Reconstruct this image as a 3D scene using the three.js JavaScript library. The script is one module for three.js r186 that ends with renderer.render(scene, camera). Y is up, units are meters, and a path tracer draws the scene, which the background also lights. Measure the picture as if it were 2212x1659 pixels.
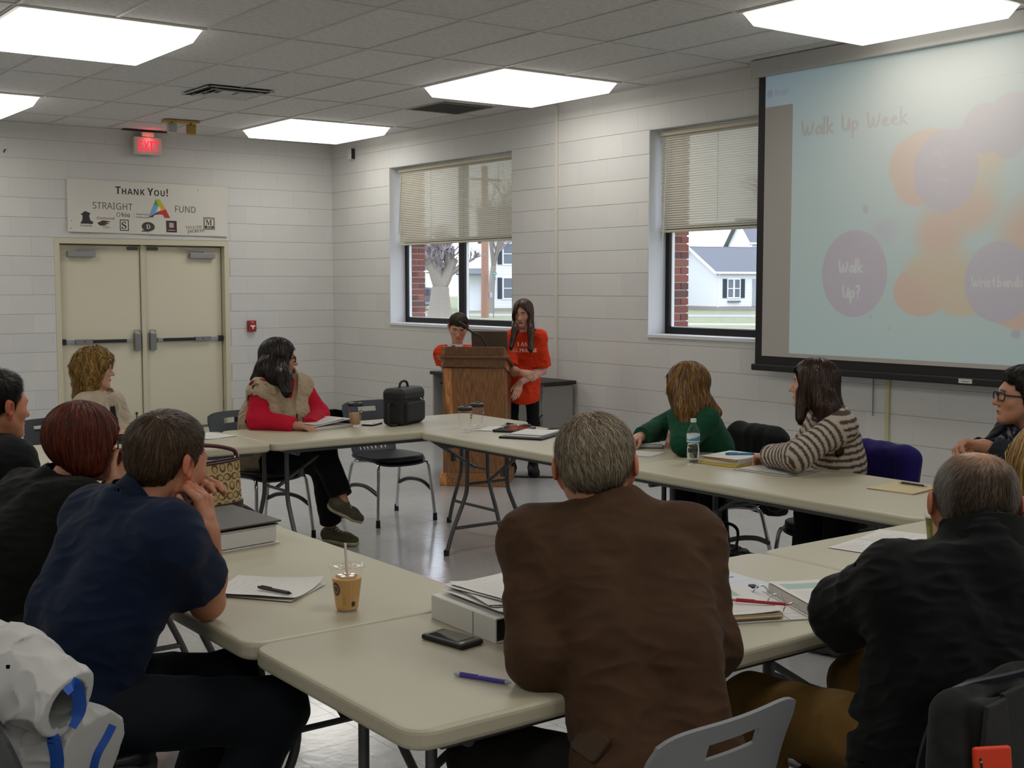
import * as THREE from 'three';
import { RoundedBoxGeometry } from 'three/addons/geometries/RoundedBoxGeometry.js';
import { mergeGeometries } from 'three/addons/utils/BufferGeometryUtils.js';
import { ImprovedNoise } from 'three/addons/math/ImprovedNoise.js';
import { RectAreaLightUniformsLib } from 'three/addons/lights/RectAreaLightUniformsLib.js';

// ---------------------------------------------------------------- camera, sky, lights, exposure
// Metres. wall_right (the window wall) is the plane x = 0, wall_back (the door wall) is z = 0, floor y = 0, ceiling y = 3.32.
const scene = new THREE.Scene();
const camera = new THREE.PerspectiveCamera(34.27, 2212 / 1659, 0.1, 300);
camera.position.set(-7.395, 1.625, 13.577);
camera.rotation.set(-0.07912, -0.64073, -0.0007, 'YXZ');
const renderer = new THREE.WebGLRenderer();
renderer.toneMapping = THREE.LinearToneMapping;
renderer.toneMappingExposure = 1.0;
renderer.shadowMap.enabled = true;
RectAreaLightUniformsLib.init();
scene.background = new THREE.Color().setRGB(2.3, 2.5, 2.9);      // even white overcast sky
const PANEL_LIGHT = 4.0, PANEL_GLOW = 2.2;                          // ceiling fixtures
const CEIL = 3.32, ROOM_W = 11.3, ROOM_D = 17.4;

// ---------------------------------------------------------------- helpers
const V = (x, y, z) => new THREE.Vector3(x, y, z);
function rng(seed) { let s = seed >>> 0; return () => { s = (s + 0x6d2b79f5) | 0; let t = Math.imul(s ^ (s >>> 15), 1 | s); t = (t + Math.imul(t ^ (t >>> 7), 61 | t)) ^ t; return ((t ^ (t >>> 14)) >>> 0) / 4294967296; }; }
const PN = new ImprovedNoise();
const noise = (x, y, z = 0) => PN.noise(x, y, z);
const clamp = (x, a, b) => Math.min(b, Math.max(a, x)), mix = (a, b, t) => a + (b - a) * t;
const sstep = (a, b, x) => { const t = clamp((x - a) / (b - a), 0, 1); return t * t * (3 - 2 * t); };
const taken = new Map();
function numbered(name) { const n = taken.get(name) ?? 0; taken.set(name, n + 1); return n ? `${name}_${String(n).padStart(3, '0')}` : name; }
function sh(o) { o.traverse((c) => { if (c.isMesh) { c.castShadow = true; c.receiveShadow = true; } }); return o; }
function tag(o, label, category, group, kind) { o.userData.label = label; if (category) o.userData.category = category; if (group) o.userData.group = group; if (kind) o.userData.kind = kind; return o; }
const plain = (g) => { let k = g.index ? g.toNonIndexed() : g; if (!k.attributes.normal) k.computeVertexNormals(); const o = new THREE.BufferGeometry(); o.setAttribute('position', k.attributes.position); o.setAttribute('normal', k.attributes.normal); o.setAttribute('uv', k.attributes.uv ?? new THREE.BufferAttribute(new Float32Array(k.attributes.position.count * 2), 2)); return o; };
const join = (gs) => (Array.isArray(gs) ? (gs.length === 1 ? gs[0] : mergeGeometries(gs.map(plain))) : gs);
function thing(name, label, category, [x, y, z] = [0, 0, 0], turn = 0, group) { const o = new THREE.Group(); o.name = numbered(name); o.position.set(x, y, z); o.rotation.y = turn; scene.add(o); return tag(o, label, category, group); }
function part(parent, name, geo, mat, label) { const m = new THREE.Mesh(join(geo), mat); m.name = name; parent.add(m); m.castShadow = m.receiveShadow = true; if (label) m.userData.label = label; return m; }
function one(name, label, category, geo, mat, pos, turn = 0, group) { const m = new THREE.Mesh(join(geo), mat); m.name = numbered(name); scene.add(m); if (pos) m.position.set(...pos); m.rotation.y = turn; m.castShadow = m.receiveShadow = true; return tag(m, label, category, group); }
function struct(name, geo, mat, label) { const m = geo ? new THREE.Mesh(join(geo), mat) : new THREE.Group(); m.name = name; scene.add(m); m.castShadow = m.receiveShadow = true; m.userData.kind = 'structure'; if (label) m.userData.label = label; return m; }
function copyOf(o, label, pos, turn) { const c = o.clone(); c.userData = { ...o.userData }; c.name = numbered(o.name.replace(/_\d{3}$/, '')); c.userData.label = label; c.position.set(...pos); if (turn !== undefined) c.rotation.y = turn; scene.add(c); return c; }
// geometry
const at = (g, x, y, z) => g.translate(x, y, z);
const box = (w, h, d, x = 0, y = 0, z = 0) => at(new THREE.BoxGeometry(w, h, d), x, y, z);
const bb = (x0, x1, y0, y1, z0, z1) => box(x1 - x0, y1 - y0, z1 - z0, (x0 + x1) / 2, (y0 + y1) / 2, (z0 + z1) / 2);
const rbox = (w, h, d, r, x = 0, y = 0, z = 0, s = 2) => at(new RoundedBoxGeometry(w, h, d, s, Math.min(r, w / 2.01, h / 2.01, d / 2.01)), x, y, z);
const cyl = (r0, r1, h, x = 0, y = 0, z = 0, n = 24, open = false) => at(new THREE.CylinderGeometry(r1, r0, h, n, 1, open), x, y, z);   // r0 at the bottom
const lathe = (pts, n = 32) => new THREE.LatheGeometry(pts.map(([r, y]) => new THREE.Vector2(r, y)), n);
const tube = (pts, r, n = 8, seg, closed = false, tension = 0.5) => new THREE.TubeGeometry(new THREE.CatmullRomCurve3(pts.map((p) => (p.isVector3 ? p : V(...p))), closed, 'catmullrom', tension), seg ?? pts.length * 6, r, n, closed);
function rod(a, b, r, n = 10) { const A = a.isVector3 ? a : V(...a), B = b.isVector3 ? b : V(...b), d = B.clone().sub(A), g = new THREE.CylinderGeometry(r, r, d.length(), n); g.applyQuaternion(new THREE.Quaternion().setFromUnitVectors(V(0, 1, 0), d.normalize())); return at(g, (A.x + B.x) / 2, (A.y + B.y) / 2, (A.z + B.z) / 2); }
function bar(a, b, w, t, up = V(0, 1, 0)) { const A = V(...a), B = V(...b), d = B.clone().sub(A), L = d.length(); d.normalize(); const s = new THREE.Vector3().crossVectors(d, up).normalize(), u = new THREE.Vector3().crossVectors(s, d); const g = new THREE.BoxGeometry(t, w, L); g.applyMatrix4(new THREE.Matrix4().makeBasis(s, u, d.clone().negate()).setPosition((A.x + B.x) / 2, (A.y + B.y) / 2, (A.z + B.z) / 2)); return g; }
function rr(w, h, r) { const s = new THREE.Shape(), x = -w / 2, y = -h / 2; s.moveTo(x + r, y); s.lineTo(x + w - r, y); s.quadraticCurveTo(x + w, y, x + w, y + r); s.lineTo(x + w, y + h - r); s.quadraticCurveTo(x + w, y + h, x + w - r, y + h); s.lineTo(x + r, y + h); s.quadraticCurveTo(x, y + h, x, y + h - r); s.lineTo(x, y + r); s.quadraticCurveTo(x, y, x + r, y); return s; }
const extr = (shape, depth, bevel = 0, seg = 2, curve = 6) => new THREE.ExtrudeGeometry(shape, { depth, bevelEnabled: bevel > 0, bevelSize: bevel, bevelThickness: bevel, bevelSegments: seg, curveSegments: curve });
const poly = (pts) => { const s = new THREE.Shape(); pts.forEach(([x, y], i) => (i ? s.lineTo(x, y) : s.moveTo(x, y))); s.closePath(); return s; };
const turned = (g, x, y, z) => { if (x) g.rotateX(x); if (y) g.rotateY(y); if (z) g.rotateZ(z); return g; };
// textures
function dataTex(w, h, f, srgb = true, rep) { const d = new Uint8Array(w * h * 4); for (let y = 0; y < h; y++) for (let x = 0; x < w; x++) { const c = f(x / w, y / h), o = (y * w + x) * 4; if (typeof c === 'number') d[o] = d[o + 1] = d[o + 2] = clamp(c * 255, 0, 255); else for (let k = 0; k < 3; k++) d[o + k] = clamp(c[k] * 255, 0, 255); d[o + 3] = 255; } const t = new THREE.DataTexture(d, w, h); t.wrapS = t.wrapT = THREE.RepeatWrapping; t.magFilter = THREE.LinearFilter; t.minFilter = THREE.LinearMipmapLinearFilter; t.generateMipmaps = true; if (srgb) t.colorSpace = THREE.SRGBColorSpace; if (rep) t.repeat.set(...rep); t.needsUpdate = true; return t; }
function canvasTex(w, h, draw) { const c = document.createElement('canvas'); c.width = w; c.height = h; draw(c.getContext('2d'), w, h); const t = new THREE.CanvasTexture(c); t.colorSpace = THREE.SRGBColorSpace; t.anisotropy = 8; return t; }
const mat = (color, roughness = 0.6, more = {}) => new THREE.MeshStandardMaterial({ color, roughness, ...more });
const phys = (color, roughness = 0.6, more = {}) => new THREE.MeshPhysicalMaterial({ color, roughness, ...more });
const tile = (f) => (u, v) => { const w = sstep(0.8, 1, u), k = sstep(0.8, 1, v); return mix(mix(f(u, v), f(u - 1, v), w), mix(f(u, v - 1), f(u - 1, v - 1), w), k); };   // seamless noise
const speckle = dataTex(256, 256, tile((u, v) => 0.5 + 0.35 * noise(u * 60, v * 60, 3) + 0.25 * noise(u * 130, v * 130, 9)), false);
const soft = dataTex(256, 256, tile((u, v) => 0.5 + 0.5 * noise(u * 9, v * 9, 1) + 0.25 * noise(u * 22, v * 22, 5)), false);
const withRep = (t, x, y) => { const c = t.clone(); c.repeat.set(x, y); c.needsUpdate = true; return c; };

// ---------------------------------------------------------------- the room
const wallPaint = (tint) => mat(tint, 0.62, { bumpMap: withRep(speckle, 2, 1), bumpScale: 0.0012 });
const BLOCK_TINTS = [0xc5c4c0, 0xc3c2bf, 0xc7c6c2, 0xc4c4c1].map(wallPaint);
const mortarMat = mat(0xb9b8b4, 0.75);
const blockCache = new Map();
function blockGeo(w, h) {           // face in the local xy plane, front towards +z, chamfered edges
  const key = w.toFixed(3) + '_' + h.toFixed(3);
  if (!blockCache.has(key)) {
    const c = 0.0011, d = 0.0045, p = [], X = w / 2 - 0.0002, Y = h / 2 - 0.0016, q = [[-X, -Y, 0], [X, -Y, 0], [X, Y, 0], [-X, Y, 0], [-X, -Y, d - c], [X, -Y, d - c], [X, Y, d - c], [-X, Y, d - c], [-X + 0.0003, -Y + c, d], [X - 0.0003, -Y + c, d], [X - 0.0003, Y - c, d], [-X + 0.0003, Y - c, d]];
    const uv = [], quad = (a, b, e, f) => { for (const k of [a, b, e, a, e, f]) { p.push(...q[k]); uv.push(q[k][0] / 0.4, q[k][1] / 0.4); } };
    quad(8, 9, 10, 11); for (let k = 0; k < 4; k++) { const n = (k + 1) % 4; quad(4 + k, 4 + n, 8 + n, 8 + k); quad(k, n, 4 + n, 4 + k); }
    const g = new THREE.BufferGeometry(); g.setAttribute('position', new THREE.Float32BufferAttribute(p, 3)); g.setAttribute('uv', new THREE.Float32BufferAttribute(uv, 2)); g.computeVertexNormals(); blockCache.set(key, g);
  }
  return blockCache.get(key);
}
// lays painted blocks over a wall's face: along s from s0 to s1, openings [s0,s1,y0,y1]; place(mesh, s, y) puts each one
function layBlocks(wall, s0, s1, openings, place, seed, shown) {
  const r = rng(seed), L = 0.4064, Hc = 0.2032, rest = [], joints = [0];
  for (let y = 0.105; y < CEIL - 0.01; y += Hc) joints.push(y); joints.push(CEIL);
  for (let k = 0; k + 1 < joints.length; k++) {
    const y0 = joints[k], y1 = joints[k + 1], off = k % 2 ? L / 2 : 0;
    for (let a = s0 - L + off; a < s1; a += L) {
      let cells = [[Math.max(a, s0), Math.min(a + L, s1), y0, y1]];
      for (const [o0, o1, p0, p1] of openings) cells = cells.flatMap(([c0, c1, d0, d1]) => {
        if (c1 <= o0 || c0 >= o1 || d1 <= p0 || d0 >= p1) return [[c0, c1, d0, d1]];
        const out = [];
        if (c0 < o0) out.push([c0, o0, d0, d1]); if (c1 > o1) out.push([o1, c1, d0, d1]);
        const m0 = Math.max(c0, o0), m1 = Math.min(c1, o1);
        if (d0 < p0) out.push([m0, m1, d0, p0]); if (d1 > p1) out.push([m0, m1, p1, d1]);
        return out;
      });
      for (const [c0, c1, d0, d1] of cells) {
        if (c1 - c0 < 0.02 || d1 - d0 < 0.015) continue;
        const g = blockGeo(c1 - c0, d1 - d0), m = new THREE.Mesh(g, BLOCK_TINTS[Math.floor(r() * 4)]);
        place(m, (c0 + c1) / 2, (d0 + d1) / 2); m.position.y = (d0 + d1) / 2;
        if (shown((c0 + c1) / 2)) { m.name = 'block'; m.castShadow = m.receiveShadow = true; wall.add(m); } else { m.updateMatrix(); rest.push(plain(g.clone()).applyMatrix4(m.matrix)); }
      }
    }
  }
  if (rest.length) { const m = part(wall, 'blocks', rest, BLOCK_TINTS[0]); m.userData.kind = 'stuff'; }
}
const DOOR = [-3.34, -1.36, 0, 2.13], WIN1 = [1.34, 3.66, 1.2, 2.95], WIN2 = [5.63, 7.95, 1.2, 2.95];
// back wall (door wall)
const D0 = -0.0045;
const wallBack = struct('wall_back', [bb(-ROOM_W - 0.3, DOOR[0], 0, CEIL + 0.15, -0.25, D0), bb(DOOR[1], 0.32, 0, CEIL + 0.15, -0.25, D0), bb(DOOR[0], DOOR[1], DOOR[3], CEIL + 0.15, -0.25, D0)], mortarMat, 'painted concrete block wall with the double doors');
layBlocks(wallBack, -ROOM_W, 0, [DOOR], (m, s) => m.position.set(s, 0, D0), 11, (s) => s > -6.7);
// window wall: openings, then blocks
const E0 = 0.0045, T = 0.21;
const wx = (z0, z1, y0, y1) => bb(E0, T, y0, y1, z0, z1);
const wallRight = struct('wall_right', [wx(-0.25, WIN1[0], 0, CEIL + 0.15), wx(WIN1[1], WIN2[0], 0, CEIL + 0.15), wx(WIN2[1], ROOM_D + 0.3, 0, CEIL + 0.15), ...[WIN1, WIN2].flatMap((w) => [wx(w[0], w[1], 0, w[2]), wx(w[0], w[1], w[3], CEIL + 0.15)])], mortarMat, 'painted concrete block wall with two windows');
layBlocks(wallRight, 0, ROOM_D, [WIN1, WIN2, [4.35, 4.368, 0, CEIL]], (m, s) => { m.position.set(E0, 0, s); m.rotation.y = -Math.PI / 2; }, 12, (s) => s < 8.9);
struct('wall_left', bb(-ROOM_W - 0.25, -ROOM_W, 0, CEIL + 0.15, -0.25, ROOM_D + 0.3), wallPaint(0xc4c3bf));
struct('wall_front', bb(-ROOM_W - 0.25, 0.3, 0, CEIL + 0.15, ROOM_D, ROOM_D + 0.25), wallPaint(0xc4c3bf));
// control joint with surface raceway on the window wall
const race = thing('cable_raceway', 'white surface raceway running down the wall right of the podium', 'raceway', [0, 0, 4.372]);
part(race, 'channel', rbox(0.022, 2.86, 0.034, 0.004, -0.011, 0.43 + 1.43, 0), mat(0xc6c2b8, 0.5));
const r2 = thing('cable_raceway', 'cream raceway below the projection screen', 'raceway', [0, 0, 8.125]);
part(r2, 'channel', rbox(0.02, 0.66, 0.03, 0.004, -0.01, 0.42 + 0.33, 0), mat(0xb9b588, 0.5));
function outlet(label, z, y, w, h, color) { const o = thing('power_outlet', label, 'outlet', [0, y, z]); part(o, 'box', rbox(0.045, h, w, 0.006, -0.022, 0, 0), mat(color, 0.45)); for (const s of [-1, 1]) part(o, 'socket', rbox(0.004, h * 0.13, w * 0.22, 0.002, -0.046, s * h * 0.17, 0), mat(0x2a2420, 0.5)); return o; }
outlet('cream surface outlet box under the screen raceway', 8.125, 0.36, 0.1, 0.12, 0xb9ad83);
outlet('white outlet box at the foot of the white raceway', 4.30, 0.385, 0.07, 0.12, 0xc9c6be);
part(race, 'junction_box', rbox(0.04, 0.12, 0.06, 0.005, -0.02, 0.385, 0.0), mat(0xc9c6be, 0.5));
one('black_cord', 'thin black cord plugged into the outlet behind the podium', 'cord', tube([[-0.05, 0.4, 4.3], [-0.1, 0.39, 4.27], [-0.12, 0.3, 4.22], [-0.13, 0.1, 4.18], [-0.18, 0.006, 4.15], [-0.6, 0.006, 4.3], [-0.95, 0.006, 4.75]], 0.006, 6), mat(0x101012, 0.5));
// floor: vinyl tiles
const floorTex = (k) => dataTex(128, 128, tile((u, v) => 0.5 + 0.32 * noise(u * 7 + k * 9, v * 14, k) + 0.25 * noise(u * 26, v * 40, k + 4) + 0.15 * noise(u * 60, v * 60, k)), false);
const FL = [[0.49, 0.49, 0.49], [0.48, 0.48, 0.48], [0.5, 0.5, 0.5]].map((c, k) => { const t = floorTex(k); const m = dataTex(128, 128, (u, v) => { const n = t.image.data[((Math.floor(v * 128) * 128) + Math.floor(u * 128)) * 4] / 255; return c.map((x) => Math.pow(x * (0.9 + 0.2 * n), 1 / 2.2)); }); return phys(0xffffff, 0.17, { map: m, bumpMap: withRep(soft, 0.6, 0.6), bumpScale: 0.0006, clearcoat: 0.35, clearcoatRoughness: 0.12 }); });
const floor = struct('floor', bb(-ROOM_W - 0.25, 0.3, -0.2, -0.003, -0.25, ROOM_D + 0.3), mat(0x6d6a63, 0.5), 'waxed pale grey vinyl tile floor');
{
  const S = 0.3048, g = blockFloor(), near = [], r = rng(5);
  function blockFloor() { const c = 0.0005, h = S / 2 - 0.00015, q = [[-h, 0, h], [h, 0, h], [h, 0, -h], [-h, 0, -h], [-h - 0 + c, 0, h - c], [h - c, 0, h - c], [h - c, 0, -h + c], [-h + c, 0, -h + c]]; for (let k = 0; k < 4; k++) q[k][1] = -0.003; const p = [], uv = [], quad = (a, b, e, f) => { for (const k of [a, b, e, a, e, f]) { p.push(...q[k]); uv.push(q[k][0] / S + 0.5, q[k][2] / S + 0.5); } }; quad(4, 5, 6, 7); for (let k = 0; k < 4; k++) quad(k, (k + 1) % 4, 4 + ((k + 1) % 4), 4 + k); const o = new THREE.BufferGeometry(); o.setAttribute('position', new THREE.Float32BufferAttribute(p, 3)); o.setAttribute('uv', new THREE.Float32BufferAttribute(uv, 2)); o.computeVertexNormals(); return o; }
  const cells = [];
  for (let i = 0; i < 38; i++) for (let j = 0; j < 58; j++) { const x = -S / 2 - i * S, z = S / 2 + j * S; if (x < -ROOM_W || z > ROOM_D) continue; const dx = x + 7.395, dz = z - 13.577, dep = dx * 0.598 - dz * 0.802, lat = dx * 0.802 + dz * 0.598; cells.push({ x, z, k: Math.floor(r() * 3), t: (i + j) % 2, key: dep > 2.5 && Math.abs(lat) < dep * 0.45 ? dep : 99 + dep }); }
  cells.sort((a, b) => a.key - b.key);
  cells.forEach((c, n) => { if (n < 300) { const m = new THREE.Mesh(g, FL[c.k]); m.name = 'floor_tile'; m.position.set(c.x, 0, c.z); m.rotation.y = c.t ? Math.PI / 2 : 0; m.receiveShadow = true; floor.add(m); } else near.push(c); });
  for (let k = 0; k < 3; k++) { const gs = near.filter((c) => c.k === k).map((c) => { const o = plain(g.clone()); if (c.t) o.rotateY(Math.PI / 2); return o.translate(c.x, 0, c.z); }); const m = part(floor, 'floor_tiles', gs, FL[k]); m.userData.kind = 'stuff'; }
}
// ceiling: lay-in tiles 2 x 4 ft, long side along the window wall; fixtures take two tiles each
const GX = (i) => i * 0.6096 - 5.2, GZ = (j) => 6.85 - 1.2192 * j;
const ceiling = struct('ceiling', bb(-ROOM_W - 0.25, 0.3, CEIL + 0.06, CEIL + 0.2, -0.25, ROOM_D + 0.3), mat(0x8f8d88, 0.9), 'suspended ceiling of speckled lay-in tiles');
const tileTex = dataTex(256, 256, tile((u, v) => { const n = noise(u * 70, v * 70, 2) * 0.6 + noise(u * 120, v * 120, 7) * 0.5; return 0.92 + 0.05 * noise(u * 12, v * 12, 4) + (n < -0.42 ? -0.22 : 0.03 * n); }), true);
const ceilMats = [0xdcdbd8, 0xd9d8d5, 0xdfdedb].map((c, k) => { const t = tileTex.clone(); t.offset.set(k * 0.31, k * 0.17); t.repeat.set(1.2, 2.4); t.needsUpdate = true; return mat(c, 0.95, { map: t, bumpMap: withRep(speckle, 3, 6), bumpScale: 0.001 }); });
const tbarMat = mat(0xb9b8b3, 0.5);
const lampCells = [];
for (const i of [0, 6, -6]) for (const j of [4, 1, -2, -5, -8]) if (GX(i) > -ROOM_W) lampCells.push([i, j]);
const inLamp = (i, j) => lampCells.some(([a, b]) => (i === a || i === a + 1) && j === b);
{
  const r = rng(8), bars = [];
  const tg = rbox(0.6096 - 0.014, 0.02, 1.2192 - 0.014, 0.002, 0, 0, 0, 1), xs = [], zs = [];
  for (let i = -10; i <= 9; i++) xs.push(clamp(GX(i), -ROOM_W, 0)); for (let j = 6; j >= -9; j--) zs.push(clamp(GZ(j), 0, ROOM_D));
  const X = [...new Set(xs)], Z = [...new Set(zs)];
  for (let i = -10; i < 9; i++) for (let j = 6; j > -9; j--) {
    const x0 = clamp(GX(i), -ROOM_W, 0), x1 = clamp(GX(i + 1), -ROOM_W, 0), z0 = clamp(GZ(j), 0, ROOM_D), z1 = clamp(GZ(j - 1), 0, ROOM_D);
    if (x1 - x0 < 0.05 || z1 - z0 < 0.05) continue;
    if (inLamp(i, j - 1)) continue;
    let za = z0, zb = z1; if (i === 7 && j === 3) { za = z0 + 0.61; }
    const full = x1 - x0 > 0.6 && zb - za > 1.2, m = new THREE.Mesh(full ? tg : rbox(x1 - x0 - 0.014, 0.02, zb - za - 0.014, 0.002, 0, 0, 0, 1), ceilMats[Math.floor(r() * 3)]);
    m.name = 'ceiling_tile'; m.position.set((x0 + x1) / 2 + (r() - 0.5) * 0.004, CEIL + 0.012 + r() * 0.002, (za + zb) / 2 + (r() - 0.5) * 0.004); m.rotation.set((r() - 0.5) * 0.003, 0, (r() - 0.5) * 0.004); m.castShadow = m.receiveShadow = true; ceiling.add(m);
  }
  for (const x of X) part(ceiling, 'tee_bar', box(0.024, 0.006, ROOM_D, x, CEIL, ROOM_D / 2), tbarMat);
  for (const z of Z) part(ceiling, 'tee_bar', box(ROOM_W, 0.006, 0.024, -ROOM_W / 2, CEIL + 0.0005, z), tbarMat);
  part(ceiling, 'edge_angle', [box(0.03, 0.006, ROOM_D, -0.015, CEIL - 0.001, ROOM_D / 2), box(ROOM_W, 0.006, 0.03, -ROOM_W / 2, CEIL - 0.001, 0.015)], tbarMat);
}
// fixtures: 4 x 4 ft panels with a deep acrylic lens
const lensMat = new THREE.MeshStandardMaterial({ color: 0xffffff, roughness: 0.5, emissive: new THREE.Color(1, 0.97, 0.9), emissiveIntensity: PANEL_GLOW });
const panWhite = mat(0xdcdbd6, 0.4);
const lampLabel = { '0,4': 'square ceiling light at the left edge above the door wall', '6,4': 'square ceiling light in the corner of the room above the doors and window', '0,1': 'large square ceiling light at the top left', '6,1': 'square ceiling light above the window wall, nearest the grey return grille', '6,-2': 'large square ceiling light just above the projection screen' };
function lensGeo() { const a = 0.585, b = 0.535, h = 0.085, q = [[-a, 0, -a], [a, 0, -a], [a, 0, a], [-a, 0, a], [-b, -h, -b], [b, -h, -b], [b, -h, b], [-b, -h, b]], p = [], quad = (i, j, k, l) => { for (const n of [i, j, k, i, k, l]) p.push(...q[n]); }; quad(4, 5, 6, 7); for (let k = 0; k < 4; k++) quad(k, (k + 1) % 4, 4 + ((k + 1) % 4), 4 + k); const g = new THREE.BufferGeometry(); g.setAttribute('position', new THREE.Float32BufferAttribute(p, 3)); g.computeVertexNormals(); return g; }
const lensG = lensGeo(), ringG = join([box(1.21, 0.012, 0.024, 0, 0, 0.595), box(1.21, 0.012, 0.024, 0, 0, -0.595), box(0.024, 0.012, 1.166, 0.595, 0, 0), box(0.024, 0.012, 1.166, -0.595, 0, 0)]);
let spare = 0;
for (const [i, j] of lampCells) {
  const x = GX(i) + 0.6096, z = GZ(j) - 0.6096, l = lampLabel[`${i},${j}`];
  const o = thing('ceiling_light', l ?? `square ceiling light outside the view, ${['first', 'second', 'third', 'fourth', 'fifth', 'sixth', 'seventh', 'eighth', 'ninth', 'tenth', 'eleventh'][spare++]} behind or left of the camera`, 'ceiling light', [x, CEIL - 0.004, z], 0, 'square ceiling lights');
  part(o, 'frame', ringG, panWhite); part(o, 'lens', lensG, lensMat); part(o, 'housing', bb(-0.59, 0.59, 0.012, 0.06, -0.59, 0.59), panWhite);
  const L = new THREE.RectAreaLight(new THREE.Color(1, 0.975, 0.925), PANEL_LIGHT, 1.06, 1.06); L.position.set(x, CEIL - 0.094, z); L.rotation.x = -Math.PI / 2; L.name = 'panel_light'; scene.add(L);
}
// supply diffuser and return grille
const dif = thing('ceiling_vent', 'square white supply diffuser with stepped vanes', 'vent', [GX(3) + 0.3048, CEIL, GZ(3) + 0.305 - 1.2192 + 0.61]);
dif.position.set(GX(4), CEIL - 0.012, GZ(3));
{ const m = mat(0xb9b8b2, 0.5), dk = mat(0x22211f, 0.9); part(dif, 'backing', box(0.56, 0.004, 0.56, 0, 0.0095, 0), dk);
  const ring = (s, w, y, tilt) => [[0, 1], [0, -1], [1, 0], [-1, 0]].map(([a, b]) => { const g = box(a ? w : s * 2, 0.005, a ? s * 2 : w); if (a) g.rotateZ(-a * tilt); else g.rotateX(b * tilt); return at(g, a * (s - w / 2), y, b * (s - w / 2)); });
  part(dif, 'outer_vane', ring(0.29, 0.05, 0.0, 0), dk); part(dif, 'middle_vane', ring(0.235, 0.055, -0.008, 0.35), m); part(dif, 'inner_vane', ring(0.155, 0.055, 0.0, 0.4), m); part(dif, 'core', rbox(0.13, 0.006, 0.13, 0.002, 0, 0.005, 0), m); part(dif, 'frame', ring(0.303, 0.016, -0.002, 0), m); }
const ret = thing('return_grille', 'flat grey return air grille in the ceiling by the window wall', 'vent', [-0.63, CEIL, 3.495]);
ret.position.x = (GX(7) + GX(8)) / 2;
{ const m = mat(0x73716b, 0.7); part(ret, 'frame', [box(0.6, 0.008, 0.03, 0, -0.002, 0.285), box(0.6, 0.008, 0.03, 0, -0.002, -0.285), box(0.03, 0.008, 0.54, 0.285, -0.002, 0), box(0.03, 0.008, 0.54, -0.285, -0.002, 0)], m); for (let k = 0; k < 22; k++) part(ret, 'slat', turned(box(0.56, 0.002, 0.022), 0.6).translate(0, 0.004, -0.265 + k * 0.0253), m); part(ret, 'backing', box(0.58, 0.004, 0.58, 0, 0.03, 0), mat(0x3a3935, 0.9)); }
// baseboards
const vinyl = mat(0x0c0c0d, 0.35);
const cove = (L) => { const g = extr(poly([[0, 0], [0.016, 0], [0.009, 0.012], [0.005, 0.1], [0, 0.102]]), L); return g; };
struct('baseboard_back', [cove(-DOOR[1] - 0.03).rotateY(-Math.PI / 2).translate(0, 0, 0.002), cove(ROOM_W + DOOR[0] - 0.03).rotateY(-Math.PI / 2).translate(DOOR[0] - 0.03, 0, 0.002)], vinyl);
struct('baseboard_right', cove(ROOM_D).scale(-1, 1, 1).translate(-0.0015, 0, 0), new THREE.MeshStandardMaterial({ color: 0x0c0c0d, roughness: 0.35, side: THREE.DoubleSide }));
// steel door frame, mullion and two leaves
const frameMat = mat(0xc2bba4, 0.45), leafMat = mat(0xcbc4ae, 0.42, { bumpMap: withRep(speckle, 3, 6), bumpScale: 0.0004 }), steel = mat(0x8f9091, 0.33, { metalness: 0.85 }), darkSteel = mat(0x16161a, 0.4);
const ZD = -0.115;
struct('trim_1', [bb(DOOR[0], DOOR[0] + 0.055, 0, 2.13, -0.16, 0.004), bb(DOOR[1] - 0.055, DOOR[1], 0, 2.13, -0.16, 0.004), bb(DOOR[0] + 0.055, DOOR[1] - 0.055, 2.075, 2.13, -0.16, 0.004), bb(DOOR[0] + 0.055, DOOR[0] + 0.07, 0, 2.075, -0.16, -0.13), bb(DOOR[1] - 0.07, DOOR[1] - 0.055, 0, 2.075, -0.16, -0.13), rbox(0.055, 2.075, 0.09, 0.004, -2.35, 1.0375, -0.115), bb(DOOR[0] + 0.05, DOOR[1] - 0.05, 2.02, 2.08, -0.16, -0.14)], frameMat, 'cream steel door frame with centre mullion');
struct('trim_2', bb(DOOR[0], DOOR[1], 0, 0.008, -0.2, -0.03), mat(0x77746c, 0.4, { metalness: 0.6 }));
struct('wall_vestibule', bb(DOOR[0] - 0.3, DOOR[1] + 0.3, 0, 2.4, -0.3, -0.26), mat(0x202020, 0.9));
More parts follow.
